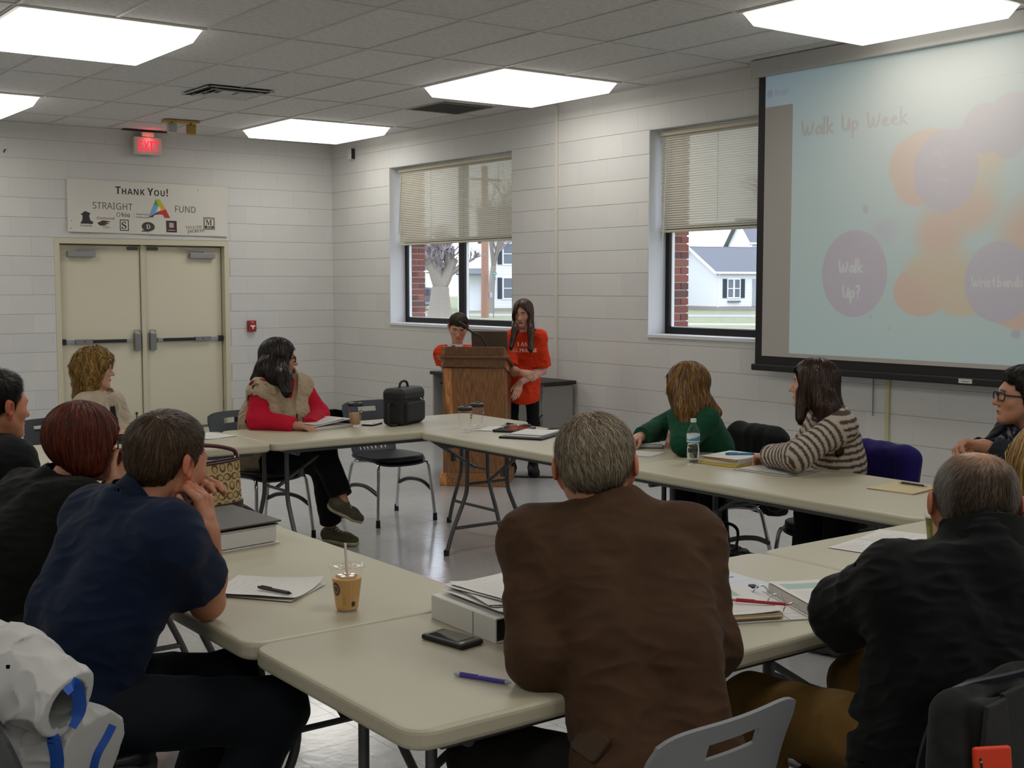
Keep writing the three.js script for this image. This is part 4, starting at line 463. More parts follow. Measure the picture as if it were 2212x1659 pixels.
// far tables
const cupClear = phys(0xffffff, 0.03, { transmission: 1, thickness: 0, ior: 1.4, specularIntensity: 0.6 });
function emblemTex() { return canvasTex(128, 128, (c, w, h) => { c.fillStyle = '#17130c'; for (let k = 0; k < 6; k++) { c.save(); c.translate(64, 64); c.rotate(k * Math.PI / 3); c.fillRect(-12, -58, 24, 24); c.restore(); } c.beginPath(); c.arc(64, 64, 42, 0, 7); c.fill(); c.fillStyle = '#d8c98c'; c.beginPath(); c.arc(64, 64, 30, 0, 7); c.fill(); }); }
const emb = emblemTex();
function tumbler(label, x, z, liquid) {
  const o = thing('travel_tumbler', label, 'tumbler', [x, TY, z]);
  part(o, 'outer_wall', lathe([[0, 0.002], [0.035, 0.002], [0.036, 0.008], [0.0445, 0.14], [0.043, 0.143]]), cupClear); const inn = part(o, 'inner_wall', lathe([[0, 0.02], [0.027, 0.02], [0.032, 0.026], [0.0405, 0.138]]), cupClear);
  if (liquid) part(inn, 'coffee', lathe([[0, 0.022], [0.026, 0.022], [0.0305, 0.028], [0.0365, 0.092], [0, 0.092]]), mat(0x9d7c50, 0.3)); else for (let k = 0; k < 3; k++) part(inn, 'crackle_ring', lathe([[0.034 + k * 0.0022, 0.035 + k * 0.035], [0.036 + k * 0.0022, 0.045 + k * 0.035], [0.0345 + k * 0.0024, 0.055 + k * 0.035]], 14), cupClear);
  part(o, 'lid', lathe([[0.0455, 0.136], [0.047, 0.14], [0.046, 0.152], [0.04, 0.158], [0.012, 0.16], [0, 0.158]]), mat(0x101010, 0.4)); part(o, 'slider', rbox(0.03, 0.006, 0.014, 0.002, 0.008, 0.162, 0), mat(0x0a0a0a, 0.4));
  const g = new THREE.CylinderGeometry(0.0445, 0.0427, 0.034, 8, 1, true, Math.PI * 1.0 - 0.05, 0.82); part(o, 'emblem', at(g, 0, 0.1, 0).rotateY(Math.PI + 0.15), mat(0xffffff, 0.5, { map: emb, transparent: true, side: THREE.DoubleSide }));
  return o;
}
tumbler('travel tumbler of milky coffee with a black lid beside the black bag', -3.563, 6.804, true);
tumbler('front clear tumbler with black lid near the podium', -3.169, 7.438, false); tumbler('rear clear tumbler with black lid, behind the front one', -2.985, 7.3, false);
{ // black laptop bag
  const o = thing('messenger_bag', 'black nylon laptop bag with top handle standing on the far table', 'bag', [-3.2, TY, 6.79], 0.5), nylon = mat(0x0b0b0c, 0.65, { bumpMap: withRep(speckle, 6, 6), bumpScale: 0.0008 });
  part(o, 'body', rbox(0.3, 0.225, 0.15, 0.03, 0, 0.113, 0, 4), nylon); part(o, 'flap', [rbox(0.306, 0.09, 0.158, 0.035, 0, 0.19, 0.002, 4)], mat(0x121212, 0.6)); part(o, 'pocket', rbox(0.24, 0.13, 0.04, 0.015, 0, 0.085, 0.075, 3), nylon); part(o, 'side_pocket', rbox(0.03, 0.13, 0.11, 0.012, 0.155, 0.1, 0), nylon);
  part(o, 'handle', tube([[-0.055, 0.225, 0], [-0.045, 0.258, 0], [-0.02, 0.272, 0], [0.02, 0.272, 0], [0.045, 0.258, 0], [0.055, 0.225, 0]], 0.008, 8, 30), nylon); part(o, 'strap', tube([[-0.15, 0.14, 0], [-0.19, 0.13, 0.0], [-0.205, 0.06, 0.01], [-0.2, 0.012, 0.01], [-0.16, 0.008, 0.04]], 0.009, 8, 24), nylon); part(o, 'zip_pull', rod([0.06, 0.165, 0.085], [0.085, 0.15, 0.09], 0.003, 6), chrome);
}
{ const o = thing('file_folder', 'white folder of papers in front of the woman in the vest', 'folder', [-3.72, TY, 6.62], 0.2); part(o, 'lower_pages', slabGeo(0.3, 0.018, 0.3), mat(0xc4c0ba, 0.7)); part(o, 'cover', turned(rbox(0.31, 0.003, 0.3, 0.001), 0, 0, 0.09).translate(-0.01, 0.036, 0), mat(0xd0cdc6, 0.6)); part(o, 'top_sheet', sheetGeo(0.25, 0.27, 0, 0.003, 2), PAPER[0]).position.set(-0.01, 0.04, 0); o.children[2].rotation.z = 0.09; part(o, 'spine', rbox(0.012, 0.03, 0.3, 0.003, 0.15, 0.02, 0), mat(0x3c3a38, 0.5)); }
pen('dark blue pen at the edge of the far table', -3.95, 6.6, -1.0, 0x1f1d4a, TY, 0.14, 0xb5b3c0);
{ const o = thing('smartphone', 'white phone lying against the foot of the black bag', 'phone', [-3.4, TY, 6.73], 0.6); part(o, 'body', rbox(0.15, 0.01, 0.078, 0.004, 0, 0.005, 0), mat(0x151515, 0.4)); part(o, 'back_plate', rbox(0.14, 0.001, 0.07, 0.0004, 0, 0.0105, 0), mat(0xc6c4be, 0.3)); part(o, 'camera', turned(cyl(0.007, 0.007, 0.002, 0.0, 0.0115, 0.012, 12)), mat(0x111111, 0.3)); }
sheet('white sheet near the right end of the far left table', -4.47, 6.66, 0.25, 0.216, 0.279, PAPER[1]);
{ const o = thing('folded_papers', 'crumpled white papers in front of the curly-haired woman', 'paper', [-4.93, TY, 6.62], 0.3); for (let k = 0; k < 4; k++) { const s = part(o, 'sheet', sheetGeo(0.216, 0.26, 0.002 + k * 0.012, 0.014, k + 3), PAPER[(k + 1) % 4]); s.rotation.y = k * 0.3; s.position.set(k * 0.015, 0, -k * 0.01); } }
function waterBottle(label, x, z, capColor = 0xd8d8d6) {
  const o = thing('water_bottle', label, 'bottle', [x, TY, z]), pet = phys(0xffffff, 0.02, { transmission: 1, thickness: 0, ior: 1.35, specularIntensity: 0.8 });
  part(o, 'bottle', lathe([[0, 0.006], [0.02, 0.001], [0.03, 0.004], [0.0325, 0.014], [0.031, 0.03], [0.0325, 0.042], [0.0305, 0.052], [0.0325, 0.064], [0.031, 0.078], [0.029, 0.09], [0.0325, 0.104], [0.0325, 0.15], [0.029, 0.165], [0.018, 0.186], [0.0125, 0.196], [0.0125, 0.206]], 28), pet);
  part(o, 'water', lathe([[0, 0.007], [0.03, 0.006], [0.031, 0.014], [0.0295, 0.03], [0.031, 0.042], [0.029, 0.052], [0.031, 0.064], [0.0295, 0.078], [0.0275, 0.09], [0.0305, 0.1], [0, 0.1]], 28), phys(0xffffff, 0, { transmission: 1, thickness: 0.05, ior: 1.33 }));
  const t = canvasTex(512, 96, (c, w, h) => { c.fillStyle = '#d5dcdf'; c.fillRect(0, 0, w, h); c.fillStyle = '#3c94b4'; c.beginPath(); c.moveTo(0, 30); c.quadraticCurveTo(w * 0.3, 5, w * 0.55, 40); c.quadraticCurveTo(w * 0.8, 70, w, 30); c.lineTo(w, 82); c.lineTo(0, 82); c.fill(); c.fillStyle = '#e6eef0'; c.font = 'bold 34px sans-serif'; c.fillText('PURE', 60, 62); c.fillText('WATER', 300, 66); c.fillStyle = '#8c3550'; c.fillRect(230, 40, 34, 14); });
  part(o, 'label_band', lathe([[0.0329, 0.107], [0.0329, 0.147]], 32), mat(0xffffff, 0.4, { map: t, side: THREE.DoubleSide })); part(o, 'cap', cyl(0.0145, 0.0142, 0.018, 0, 0.213, 0, 24), mat(capColor, 0.4)); return o;
}
waterBottle('half-full water bottle on the right-hand table, in front of the woman in green', -2.983, 9.172); waterBottle('water bottle at the far left, behind the red-haired woman', -5.6, 6.85);
// right-hand tables
{ const o = thing('key_ring', 'bunch of keys with a white tag on the right-hand table', 'keys', [-2.77, TY, 7.33], 0.4), r = rng(9); for (let k = 0; k < 6; k++) { const a = r() * 6.3; part(o, 'key', [turned(rbox(0.055, 0.003, 0.008, 0.001, 0.03, 0, 0), 0, a, 0).translate(0, 0.003 + k * 0.004, 0), turned(cyl(0.011, 0.011, 0.003, 0.0, 0, 0, 12), 0, a).translate(0, 0.003 + k * 0.004, 0)], mat(k % 2 ? 0x1c1a18 : 0x5b5952, 0.35, { metalness: 0.7 })); } part(o, 'tag', turned(rbox(0.035, 0.002, 0.05, 0.0008), 0.7, 0.5).translate(0.02, 0.03, -0.03), mat(0xcfccc4, 0.5)); part(o, 'ring', turned(new THREE.TorusGeometry(0.014, 0.0015, 6, 18), Math.PI / 2).translate(0, 0.012, 0), chrome); }
one('car_key', 'small black car key fob lying beside the keys', 'key fob', [rbox(0.035, 0.012, 0.055, 0.006, 0, 0.006, 0), turned(new THREE.TorusGeometry(0.009, 0.0018, 6, 14), Math.PI / 2).translate(0, 0.006, -0.036)], mat(0x111112, 0.4), [-2.66, TY, 7.38], 0.9);
{ const o = thing('tablet', 'black tablet in a thick case on the right-hand table', 'tablet', [-2.86, TY, 7.52], 0.55); part(o, 'case', rbox(0.26, 0.016, 0.19, 0.008, 0, 0.008, 0, 3), mat(0x0e0e0f, 0.45)); const scr = canvasTex(256, 180, (c, w, h) => { c.fillStyle = '#3c3836'; c.fillRect(0, 0, w, h); c.fillStyle = '#a8655c'; c.fillRect(120, 30, 100, 110); c.fillStyle = '#c9b0a6'; for (let k = 0; k < 4; k++) c.fillRect(130 + k * 22, 40, 8, 90); c.fillStyle = '#6c6a62'; c.fillRect(20, 20, 80, 130); }); part(o, 'screen', turned(new THREE.PlaneGeometry(0.225, 0.155), -Math.PI / 2).translate(0, 0.0166, 0), phys(0xffffff, 0.08, { map: scr, clearcoat: 1 })); }
{ const o = thing('document_folder', 'dark folder holding white pages on the right-hand table', 'folder', [-2.96, TY, 7.82], 0.5); part(o, 'cover', slabGeo(0.33, 0.012, 0.27), mat(0x14121d, 0.45)); part(o, 'pages', slabGeo(0.27, 0.006, 0.22, 0.012), mat(0xcac7c6, 0.7)); const s = part(o, 'top_sheet', sheetGeo(0.27, 0.22, 0.019, 0.004, 4), PAPER[3]); s.position.x = 0.03; }
pen('slim black pen lying beyond the tablet', -2.62, 7.62, 0.2, 0x3b3937, TY, 0.15);
sheet('white sheet under the keys on the right-hand table', -2.93, 7.36, 0.6, 0.25, 0.1, blank);
{ const o = thing('planner', 'open grey planner with printed pages by the woman in green', 'planner', [-2.72, TY, 8.5], 0.9); part(o, 'cover', slabGeo(0.32, 0.006, 0.23), mat(0x4d4b4c, 0.5)); part(o, 'page_block', slabGeo(0.3, 0.016, 0.215, 0.006), mat(0xb8b4b0, 0.8)); part(o, 'top_page', sheetGeo(0.3, 0.21, 0.0225, 0.003, 3), PAPER[2]); part(o, 'band', rbox(0.02, 0.004, 0.22, 0.001, 0.09, 0.025, 0), mat(0x232220, 0.5)); }
sheet('blank white half-sheet behind the gray-haired man\'s ear', -2.96, 8.76, 0.4, 0.19, 0.2, blank, 0.001);
{ const o = thing('yellow_folder', 'yellow folder stacked with a thick pad of white pages', 'folder', [-2.81, TY, 9.28], 0.12); part(o, 'folder', slabGeo(0.3, 0.008, 0.25), mat(0xc0a23a, 0.5)); part(o, 'page_block', turned(rbox(0.28, 0.026, 0.235, 0.003), 0, 0.05).translate(0.015, 0.021, -0.005), mat(0xc7c3c0, 0.8)); const s = part(o, 'top_sheet', sheetGeo(0.27, 0.22, 0.035, 0.002, 2), PAPER[3]); s.rotation.y = 0.05; part(o, 'spiral', rbox(0.008, 0.012, 0.23, 0.003, -0.125, 0.03, 0), mat(0xa4874a, 0.5)); }
pen('bright blue pen on top of the yellow folder', -2.78, 9.3, -0.65, 0x1f83b4, TY + 0.037, 0.15, 0x14496c, 0.006);
{ const o = thing('clipboard', 'white board with a printed sheet in front of the woman in stripes', 'clipboard', [-2.85, TY, 9.6], 0.1); part(o, 'board', slabGeo(0.27, 0.005, 0.31), mat(0xb0aca6, 0.5)); part(o, 'sheet', sheetGeo(0.24, 0.28, 0.006, 0.001, 5), paperMat(13, 24, '#bdbab6', '#9a9794')); part(o, 'card', slabGeo(0.05, 0.004, 0.09, 0.007).translate(0.03, 0, -0.02), mat(0xd4d2cd, 0.6)); }
{ const o = thing('manila_folder', 'manila folder on the far end of the right-hand table', 'folder', [-2.81, TY, 10.29], 0.1); part(o, 'back', slabGeo(0.25, 0.003, 0.22), mat(0xc2b183, 0.65)); part(o, 'front', turned(rbox(0.25, 0.002, 0.22, 0.0006), 0, 0.03, 0.01).translate(0, 0.0055, 0), mat(0xcbbb8f, 0.65)); }
pen('black and white pen on the manila folder', -2.75, 10.29, -1.5, 0x26221e, TY + 0.009, 0.14, 0xbfb9a8);
sheet('white printed sheet beside the paper coffee cup', -3.93, 11.005, 0.2, 0.216, 0.279, PAPER[2], 0.002); sheet('second white sheet behind the paper coffee cup', -3.72, 10.96, 0.3, 0.216, 0.279, PAPER[0], 0.002);
{ const o = thing('paper_coffee_cup', 'paper coffee cup with white lid and green and brown sleeve', 'cup', [-3.85, TY, 11.17]); const t = canvasTex(512, 128, (c, w, h) => { c.fillStyle = '#5c5f24'; c.fillRect(0, 0, w, h); c.fillStyle = '#a98f62'; for (let k = 0; k < 4; k++) c.fillRect(k * 128 + 10, 26, 60, 76); c.fillStyle = '#7c7a38'; for (let k = 0; k < 4; k++) c.fillRect(k * 128 + 78, 40, 40, 50); }); part(o, 'cup', lathe([[0, 0.002], [0.028, 0.002], [0.03, 0.006], [0.0425, 0.125], [0.044, 0.127]]), mat(0xffffff, 0.5, { map: t })); part(o, 'lid', lathe([[0.0455, 0.124], [0.046, 0.131], [0.042, 0.136], [0.04, 0.145], [0.036, 0.146], [0.034, 0.14], [0, 0.14]]), mat(0xcfcbc4, 0.4)); }
{ // open binder
  const o = thing('open_binder', 'open white binder with charts between the two men in front', 'binder', [-4.79, TY, 11.3], -0.42), wb = mat(0xd0cec8, 0.45), chart = (seed) => { const t = canvasTex(256, 330, (c, w, h) => { c.fillStyle = '#d4d1cd'; c.fillRect(0, 0, w, h); c.fillStyle = '#a3c0b2'; c.fillRect(20, 40, 190, 70); c.strokeStyle = '#8a9a96'; c.lineWidth = 1.5; for (let k = 0; k < 9; k++) { c.strokeRect(20, 40 + k * 8, 190, 8); } c.fillStyle = '#a9a5a2'; const r = rng(seed); for (let k = 0; k < 16; k++) c.fillRect(20, 140 + k * 11, 60 + r() * 120, 2); }); return mat(0xffffff, 0.75, { map: t, side: THREE.DoubleSide }); };
  part(o, 'cover', [slabGeo(0.29, 0.004, 0.3).translate(-0.17, 0, 0), slabGeo(0.29, 0.004, 0.3).translate(0.17, 0, 0), slabGeo(0.06, 0.004, 0.3)], wb); part(o, 'left_pages', slabGeo(0.25, 0.016, 0.275, 0.004).translate(-0.165, 0, 0), mat(0xc6bfae, 0.8)); part(o, 'right_pages', slabGeo(0.25, 0.026, 0.275, 0.004).translate(0.165, 0, 0), mat(0xc8c4be, 0.8)); part(o, 'left_sheet', sheetGeo(0.25, 0.279, 0.021, 0.004, 1), chart(2)).position.x = -0.165; part(o, 'right_sheet', sheetGeo(0.25, 0.279, 0.031, 0.004, 3), chart(5)).position.x = 0.165; part(o, 'manila_insert', slabGeo(0.26, 0.002, 0.285, 0.012).translate(-0.175, 0, 0.006), mat(0xc2a877, 0.7));
  for (const z of [-0.1, 0, 0.1]) part(o, 'ring', turned(new THREE.TorusGeometry(0.022, 0.0022, 6, 18, Math.PI)).translate(0, 0.012, z), chrome);
  part(o, 'lever', rbox(0.02, 0.006, 0.03, 0.002, 0, 0.02, -0.15), footMat);
}
pen('red pencil on the open binder', -4.882, 11.33, -0.96, 0xa8262c, TY + 0.027, 0.165, 0xc86a6a, 0.0045);
{ const t = canvasTex(256, 330, (c, w, h) => { c.fillStyle = '#ccd0d6'; c.fillRect(0, 0, w, h); c.fillStyle = '#2c3858'; c.font = 'bold 44px sans-serif'; c.fillText('VB3', 120, 70); c.fillRect(110, 88, 110, 8); c.fillStyle = '#b4bccb'; c.fillRect(0, 150, w, 4); }); one('flyer', 'pale flyer with dark blue lettering beside the man in brown', 'paper', sheetGeo(0.24, 0.3, 0, 0.002, 3), mat(0xffffff, 0.7, { map: t, side: THREE.DoubleSide }), [-4.72, TY, 11.05], -0.1); }
const POSE = {
  brown: {pel: [-5.6, 0.56, 11.7], chest: [-5.482, 1.031, 11.408], head: [-5.468, 1.184, 11.328], hy: 44, hp: 8, hr: -4, sy: 36, sw: 0.185, py: 20, L: [[-5.736, 0.8, 11.451], [-5.5, 0.79, 11.24]], R: [[-5.36, 0.8, 11.6], [-5.3, 0.79, 11.18]], legL: [[-5.78, 0.55, 11.3], [-5.8, 0.09, 11.4]], legR: [[-5.38, 0.55, 11.28], [-5.36, 0.09, 11.25]]},
  fleece: {pel: [-4.93, 0.56, 11.9], chest: [-4.864, 0.949, 11.977], head: [-4.8, 1.103, 11.91], hy: 48, hp: 6, hr: 2, sy: 34, sw: 0.19, py: 5, L: [[-4.986, 0.837, 11.697], [-4.66, 0.81, 11.58]], R: [[-4.6, 0.84, 11.8], [-4.825, 0.933, 11.708]], legL: [[-4.987, 0.52, 11.4], [-4.98, 0.09, 11.45]], legR: [[-4.66, 0.55, 11.5], [-4.66, 0.09, 11.52]]},
  navy: {pel: [-6.43, 0.55, 10.4], chest: [-6.301, 1.016, 10.486], head: [-6.204, 1.166, 10.506], hy: 72, hp: 6, hr: 0, sy: 80, sw: 0.18, py: 100, L: [[-6.12, 0.8, 10.27], [-6.136, 1.007, 10.497]], R: [[-6.105, 0.79, 10.495], [-6.154, 1.005, 10.634]], legL: [[-6.0, 0.54, 10.42], [-6.12, 0.09, 10.3]], legR: [[-5.99, 0.52, 10.66], [-6.14, 0.09, 10.52]]},
  red: {pel: [-6.56, 0.55, 9.62], chest: [-6.182, 0.914, 9.422], head: [-6.097, 1.106, 9.491], hy: 98, hp: 4, hr: 0, sy: 78, sw: 0.175, py: 85, L: [[-6.05, 0.79, 9.35], [-5.999, 0.962, 9.453]], R: [[-6.02, 0.79, 9.72], [-6.033, 0.976, 9.576]], legL: [[-6.1, 0.54, 9.5], [-6.2, 0.09, 9.45]], legR: [[-6.1, 0.54, 9.75], [-6.2, 0.09, 9.78]]},
  blackhair: {pel: [-6.6, 0.55, 8.8], chest: [-6.212, 0.995, 8.74], head: [-6.169, 1.175, 8.754], hy: 74, hp: 2, hr: 0, sy: 78, sw: 0.18, py: 85, L: [[-6.1, 0.79, 8.5], [-5.92, 0.78, 8.6]], R: [[-6.12, 0.79, 9.0], [-5.95, 0.79, 8.8]], legL: [[-6.12, 0.54, 8.65], [-6.2, 0.09, 8.65]], legR: [[-6.12, 0.54, 8.9], [-6.2, 0.09, 8.9]]},
  curly: {pel: [-5.05, 0.55, 6.02], chest: [-4.928, 0.916, 6.102], head: [-4.94, 1.123, 6.097], hy: 118, hp: 0, hr: 0, sy: 135, sw: 0.155, py: 160, L: [[-4.721, 0.715, 6.0], [-4.744, 0.699, 6.261]], R: [[-4.977, 0.74, 6.358], [-4.943, 0.78, 6.605]], legL: [[-4.95, 0.54, 6.45], [-4.95, 0.09, 6.42]], legR: [[-5.15, 0.54, 6.48], [-5.15, 0.09, 6.45]]},
  vest: {pel: [-3.95, 0.55, 6.3], chest: [-3.897, 0.983, 6.463], head: [-3.891, 1.165, 6.425], hy: 112, hp: 2, hr: 0, sy: 165, sw: 0.155, py: 165, L: [[-3.634, 0.8, 6.452], [-3.801, 0.748, 6.646]], R: [[-4.088, 0.796, 6.514], [-3.934, 0.77, 6.732]], legL: [[-3.78, 0.6, 6.78], [-3.735, 0.317, 6.951]], legR: [[-3.76, 0.54, 6.74], [-3.66, 0.09, 6.66]]},
  boy: {pel: [-1.26, 0.78, 4.72], chest: [-1.431, 1.04, 4.793], head: [-1.422, 1.265, 4.802], hy: 214, hp: 22, hr: -4, sy: 222, sw: 0.13, py: 222, L: [[-1.2, 0.95, 5.0], [-1.38, 1.0, 5.1]], R: [[-1.5, 0.95, 4.72], [-1.52, 1.0, 4.95]], legL: [[-1.17, 0.43, 4.75], [-1.17, 0.08, 4.74]], legR: [[-1.3, 0.43, 4.66], [-1.3, 0.08, 4.65]]},
  girl: {pel: [-0.99, 0.83, 5.12], chest: [-1.056, 1.192, 5.27], head: [-1.083, 1.387, 5.268], hy: 236, hp: 8, hr: 0, sy: 226, sw: 0.118, py: 226, L: [[-0.895, 0.907, 5.293], [-1.201, 0.824, 5.386]], R: [[-1.235, 0.92, 5.277], [-1.24, 0.908, 5.474]], legL: [[-0.92, 0.45, 5.2], [-0.9, 0.09, 5.17]], legR: [[-1.04, 0.45, 5.06], [-1.05, 0.09, 5.04]]},
  green: {pel: [-2.417, 0.528, 8.763], chest: [-2.6, 0.923, 8.813], head: [-2.681, 1.085, 8.812], hy: 328, hp: 4, hr: 6, sy: 300, sw: 0.16, py: 280, L: [[-2.851, 0.808, 8.975], [-2.754, 0.965, 8.819]], R: [[-2.564, 0.824, 8.499], [-2.819, 0.796, 8.587]], legL: [[-2.75, 0.54, 9.08], [-2.7, 0.09, 9.1]], legR: [[-2.75, 0.54, 8.88], [-2.7, 0.09, 8.85]]},
  stripe: {pel: [-2.511, 0.55, 9.667], chest: [-2.58, 0.964, 9.699], head: [-2.656, 1.144, 9.65], hy: 326, hp: -4, hr: 0, sy: 305, sw: 0.16, py: 282, L: [[-2.906, 0.834, 9.77], [-2.83, 0.802, 9.529]], R: [[-2.515, 0.793, 9.477], [-2.638, 0.777, 9.449]], legL: [[-2.8, 0.54, 9.95], [-2.85, 0.09, 9.9]], legR: [[-2.78, 0.54, 9.75], [-2.8, 0.09, 9.72]]},
  glasses: {pel: [-2.164, 0.639, 10.63], chest: [-2.389, 0.978, 10.641], head: [-2.448, 1.139, 10.606], hy: 312, hp: -6, hr: 0, sy: 300, sw: 0.165, py: 280, L: [[-2.617, 0.884, 10.706], [-2.684, 0.951, 10.587]], R: [[-2.421, 0.872, 10.478], [-2.566, 0.926, 10.49]], legL: [[-2.75, 0.54, 10.85], [-2.75, 0.09, 10.85]], legR: [[-2.75, 0.54, 10.65], [-2.75, 0.09, 10.65]]},
  edge: {pel: [-3.88, 0.56, 11.98], chest: [-4.112, 0.973, 11.81], head: [-4.112, 1.113, 11.696], hy: 12, hp: 0, hr: 0, sy: 15, sw: 0.16, py: 5, L: [[-4.1, 0.79, 11.62], [-3.98, 0.79, 11.42]], R: [[-3.62, 0.79, 11.62], [-3.75, 0.79, 11.42]], legL: [[-3.98, 0.54, 11.5], [-3.98, 0.09, 11.52]], legR: [[-3.76, 0.54, 11.5], [-3.76, 0.09, 11.52]]},
};
const LOCKS = {stripe: [[[0.023, -0.002, -0.028], [0.092, -0.094, -0.079], 0.075, 0.06], [[0.092, -0.094, -0.079], [0.118, -0.177, -0.122], 0.06, 0.045], [[0.118, -0.177, -0.122], [0.118, -0.29, -0.157], 0.045, 0.028], [[0.048, -0.029, 0.034], [0.117, -0.159, 0.037], 0.04, 0.022], [[-0.023, -0.035, -0.08], [0.023, -0.151, -0.138], 0.05, 0.04]], green: [[[0.072, -0.002, 0.014], [0.145, -0.13, -0.01], 0.06, 0.04], [[0.145, -0.13, -0.01], [0.174, -0.238, -0.036], 0.04, 0.026], [[0.023, -0.015, -0.052], [0.052, -0.099, -0.107], 0.06, 0.05], [[0.052, -0.099, -0.107], [0.035, -0.152, -0.172], 0.05, 0.03], [[0.074, -0.029, -0.032], [0.11, -0.144, -0.068], 0.055, 0.04], [[0.025, -0.012, 0.064], [0.055, -0.115, 0.042], 0.04, 0.03]], vest: [[[-0.029, 0.01, -0.045], [-0.085, -0.07, -0.094], 0.075, 0.06], [[-0.085, -0.07, -0.094], [-0.116, -0.126, -0.149], 0.06, 0.035], [[-0.083, -0.025, -0.008], [-0.199, -0.104, 0.013], 0.055, 0.05], [[-0.199, -0.104, 0.013], [-0.315, -0.189, 0.028], 0.05, 0.03], [[-0.092, -0.039, -0.057], [-0.163, -0.108, -0.047], 0.06, 0.05]], girl: [[[-0.031, 0.025, 0.075], [-0.014, -0.111, 0.193], 0.026, 0.03], [[-0.014, -0.111, 0.193], [-0.031, -0.253, 0.279], 0.03, 0.022], [[0.069, 0.012, -0.004], [0.108, -0.122, 0.118], 0.028, 0.03], [[0.108, -0.122, 0.118], [0.133, -0.281, 0.227], 0.03, 0.024], [[-0.007, -0.023, -0.085], [0.0, -0.238, -0.097], 0.06, 0.05]]};

// ---------------------------------------------------------------- people: bodies and clothes meshed from joints and radii
const smin = (a, b, k) => { const h = Math.max(k - Math.abs(a - b), 0) / k; return Math.min(a, b) - h * h * k * 0.25; };
const smax = (a, b, k) => -smin(-a, -b, k);
const lerp3 = (a, b, t) => [mix(a[0], b[0], t), mix(a[1], b[1], t), mix(a[2], b[2], t)], add3 = (a, b, s = 1) => [a[0] + b[0] * s, a[1] + b[1] * s, a[2] + b[2] * s], sub3 = (a, b) => [a[0] - b[0], a[1] - b[1], a[2] - b[2]], dot3 = (a, b) => a[0] * b[0] + a[1] * b[1] + a[2] * b[2], len3 = (a) => Math.hypot(...a), nrm3 = (a) => { const l = len3(a) || 1; return [a[0] / l, a[1] / l, a[2] / l]; }, cross3 = (a, b) => [a[1] * b[2] - a[2] * b[1], a[2] * b[0] - a[0] * b[2], a[0] * b[1] - a[1] * b[0]];
const grow = (box, p, r) => { for (let i = 0; i < 3; i++) { box[0][i] = Math.min(box[0][i], p[i] - r); box[1][i] = Math.max(box[1][i], p[i] + r); } return box; };
const newBox = () => [[1e9, 1e9, 1e9], [-1e9, -1e9, -1e9]];
function cone(a, b, r1, r2, flat) {                  // tapered capsule; flat = [axis, factor] thins it along an axis
  const bx = b[0] - a[0], by = b[1] - a[1], bz = b[2] - a[2], bb2 = bx * bx + by * by + bz * bz + 1e-12;
  const F = flat ? flat[1] - 1 : 0, n = flat ? nrm3(flat[0]) : [0, 0, 0], ks = flat ? 1 / Math.max(1, flat[1] * 0.8) : 1;
  const f = (x, y, z) => {
    let px = x - a[0], py = y - a[1], pz = z - a[2]; const h = clamp((px * bx + py * by + pz * bz) / bb2, 0, 1); px -= bx * h; py -= by * h; pz -= bz * h;
    if (F) { const s = (px * n[0] + py * n[1] + pz * n[2]) * F; px += n[0] * s; py += n[1] * s; pz += n[2] * s; }
    return (Math.sqrt(px * px + py * py + pz * pz) - (r1 + (r2 - r1) * h)) * ks;
  };
  f.box = grow(grow(newBox(), a, r1 + 0.02), b, r2 + 0.02); return f;
}
function ell(c, r) { const f = (x, y, z) => { const px = x - c[0], py = y - c[1], pz = z - c[2], k0 = Math.hypot(px / r[0], py / r[1], pz / r[2]), k1 = Math.hypot(px / (r[0] * r[0]), py / (r[1] * r[1]), pz / (r[2] * r[2])); return k1 < 1e-9 ? -Math.min(...r) : k0 * (k0 - 1) / k1; }; f.box = grow(newBox(), c, Math.max(...r) + 0.02); return f; }
function uni(list, k) {                               // smooth union; pieces too far away to matter are skipped by their bounding spheres
  const n = list.length, B = new Float64Array(n * 4); list.forEach((g, i) => { const b = g.box ?? newBox(); for (let a = 0; a < 3; a++) B[i * 4 + a] = (b[0][a] + b[1][a]) / 2; B[i * 4 + 3] = g.box ? Math.hypot(b[1][0] - b[0][0], b[1][1] - b[0][1], b[1][2] - b[0][2]) / 2 : 1e6; });
  const f = (x, y, z) => { let d = 1e3; for (let i = 0, o = 0; i < n; i++, o += 4) { const a = x - B[o], b = y - B[o + 1], c = z - B[o + 2], m = d + k + B[o + 3]; if (d < 1e2 && m > 0 && a * a + b * b + c * c > m * m) continue; d = smin(d, list[i](x, y, z), k); } return d; }; f.box = boxOf(list); return f;
}
const boxOf = (list) => { const b = newBox(); for (const f of list) for (let i = 0; i < 3; i++) { b[0][i] = Math.min(b[0][i], f.box[0][i]); b[1][i] = Math.max(b[1][i], f.box[1][i]); } return b; };
const cut = (f, p, n, k = 0.004) => { const N = nrm3(n), g = (x, y, z) => smax(f(x, y, z), (x - p[0]) * N[0] + (y - p[1]) * N[1] + (z - p[2]) * N[2], k); g.box = f.box; return g; };   // keeps the side away from n
const moved = (f, fn) => { const g = (x, y, z) => f(x, y, z) + fn(x, y, z); g.box = f.box; return g; };
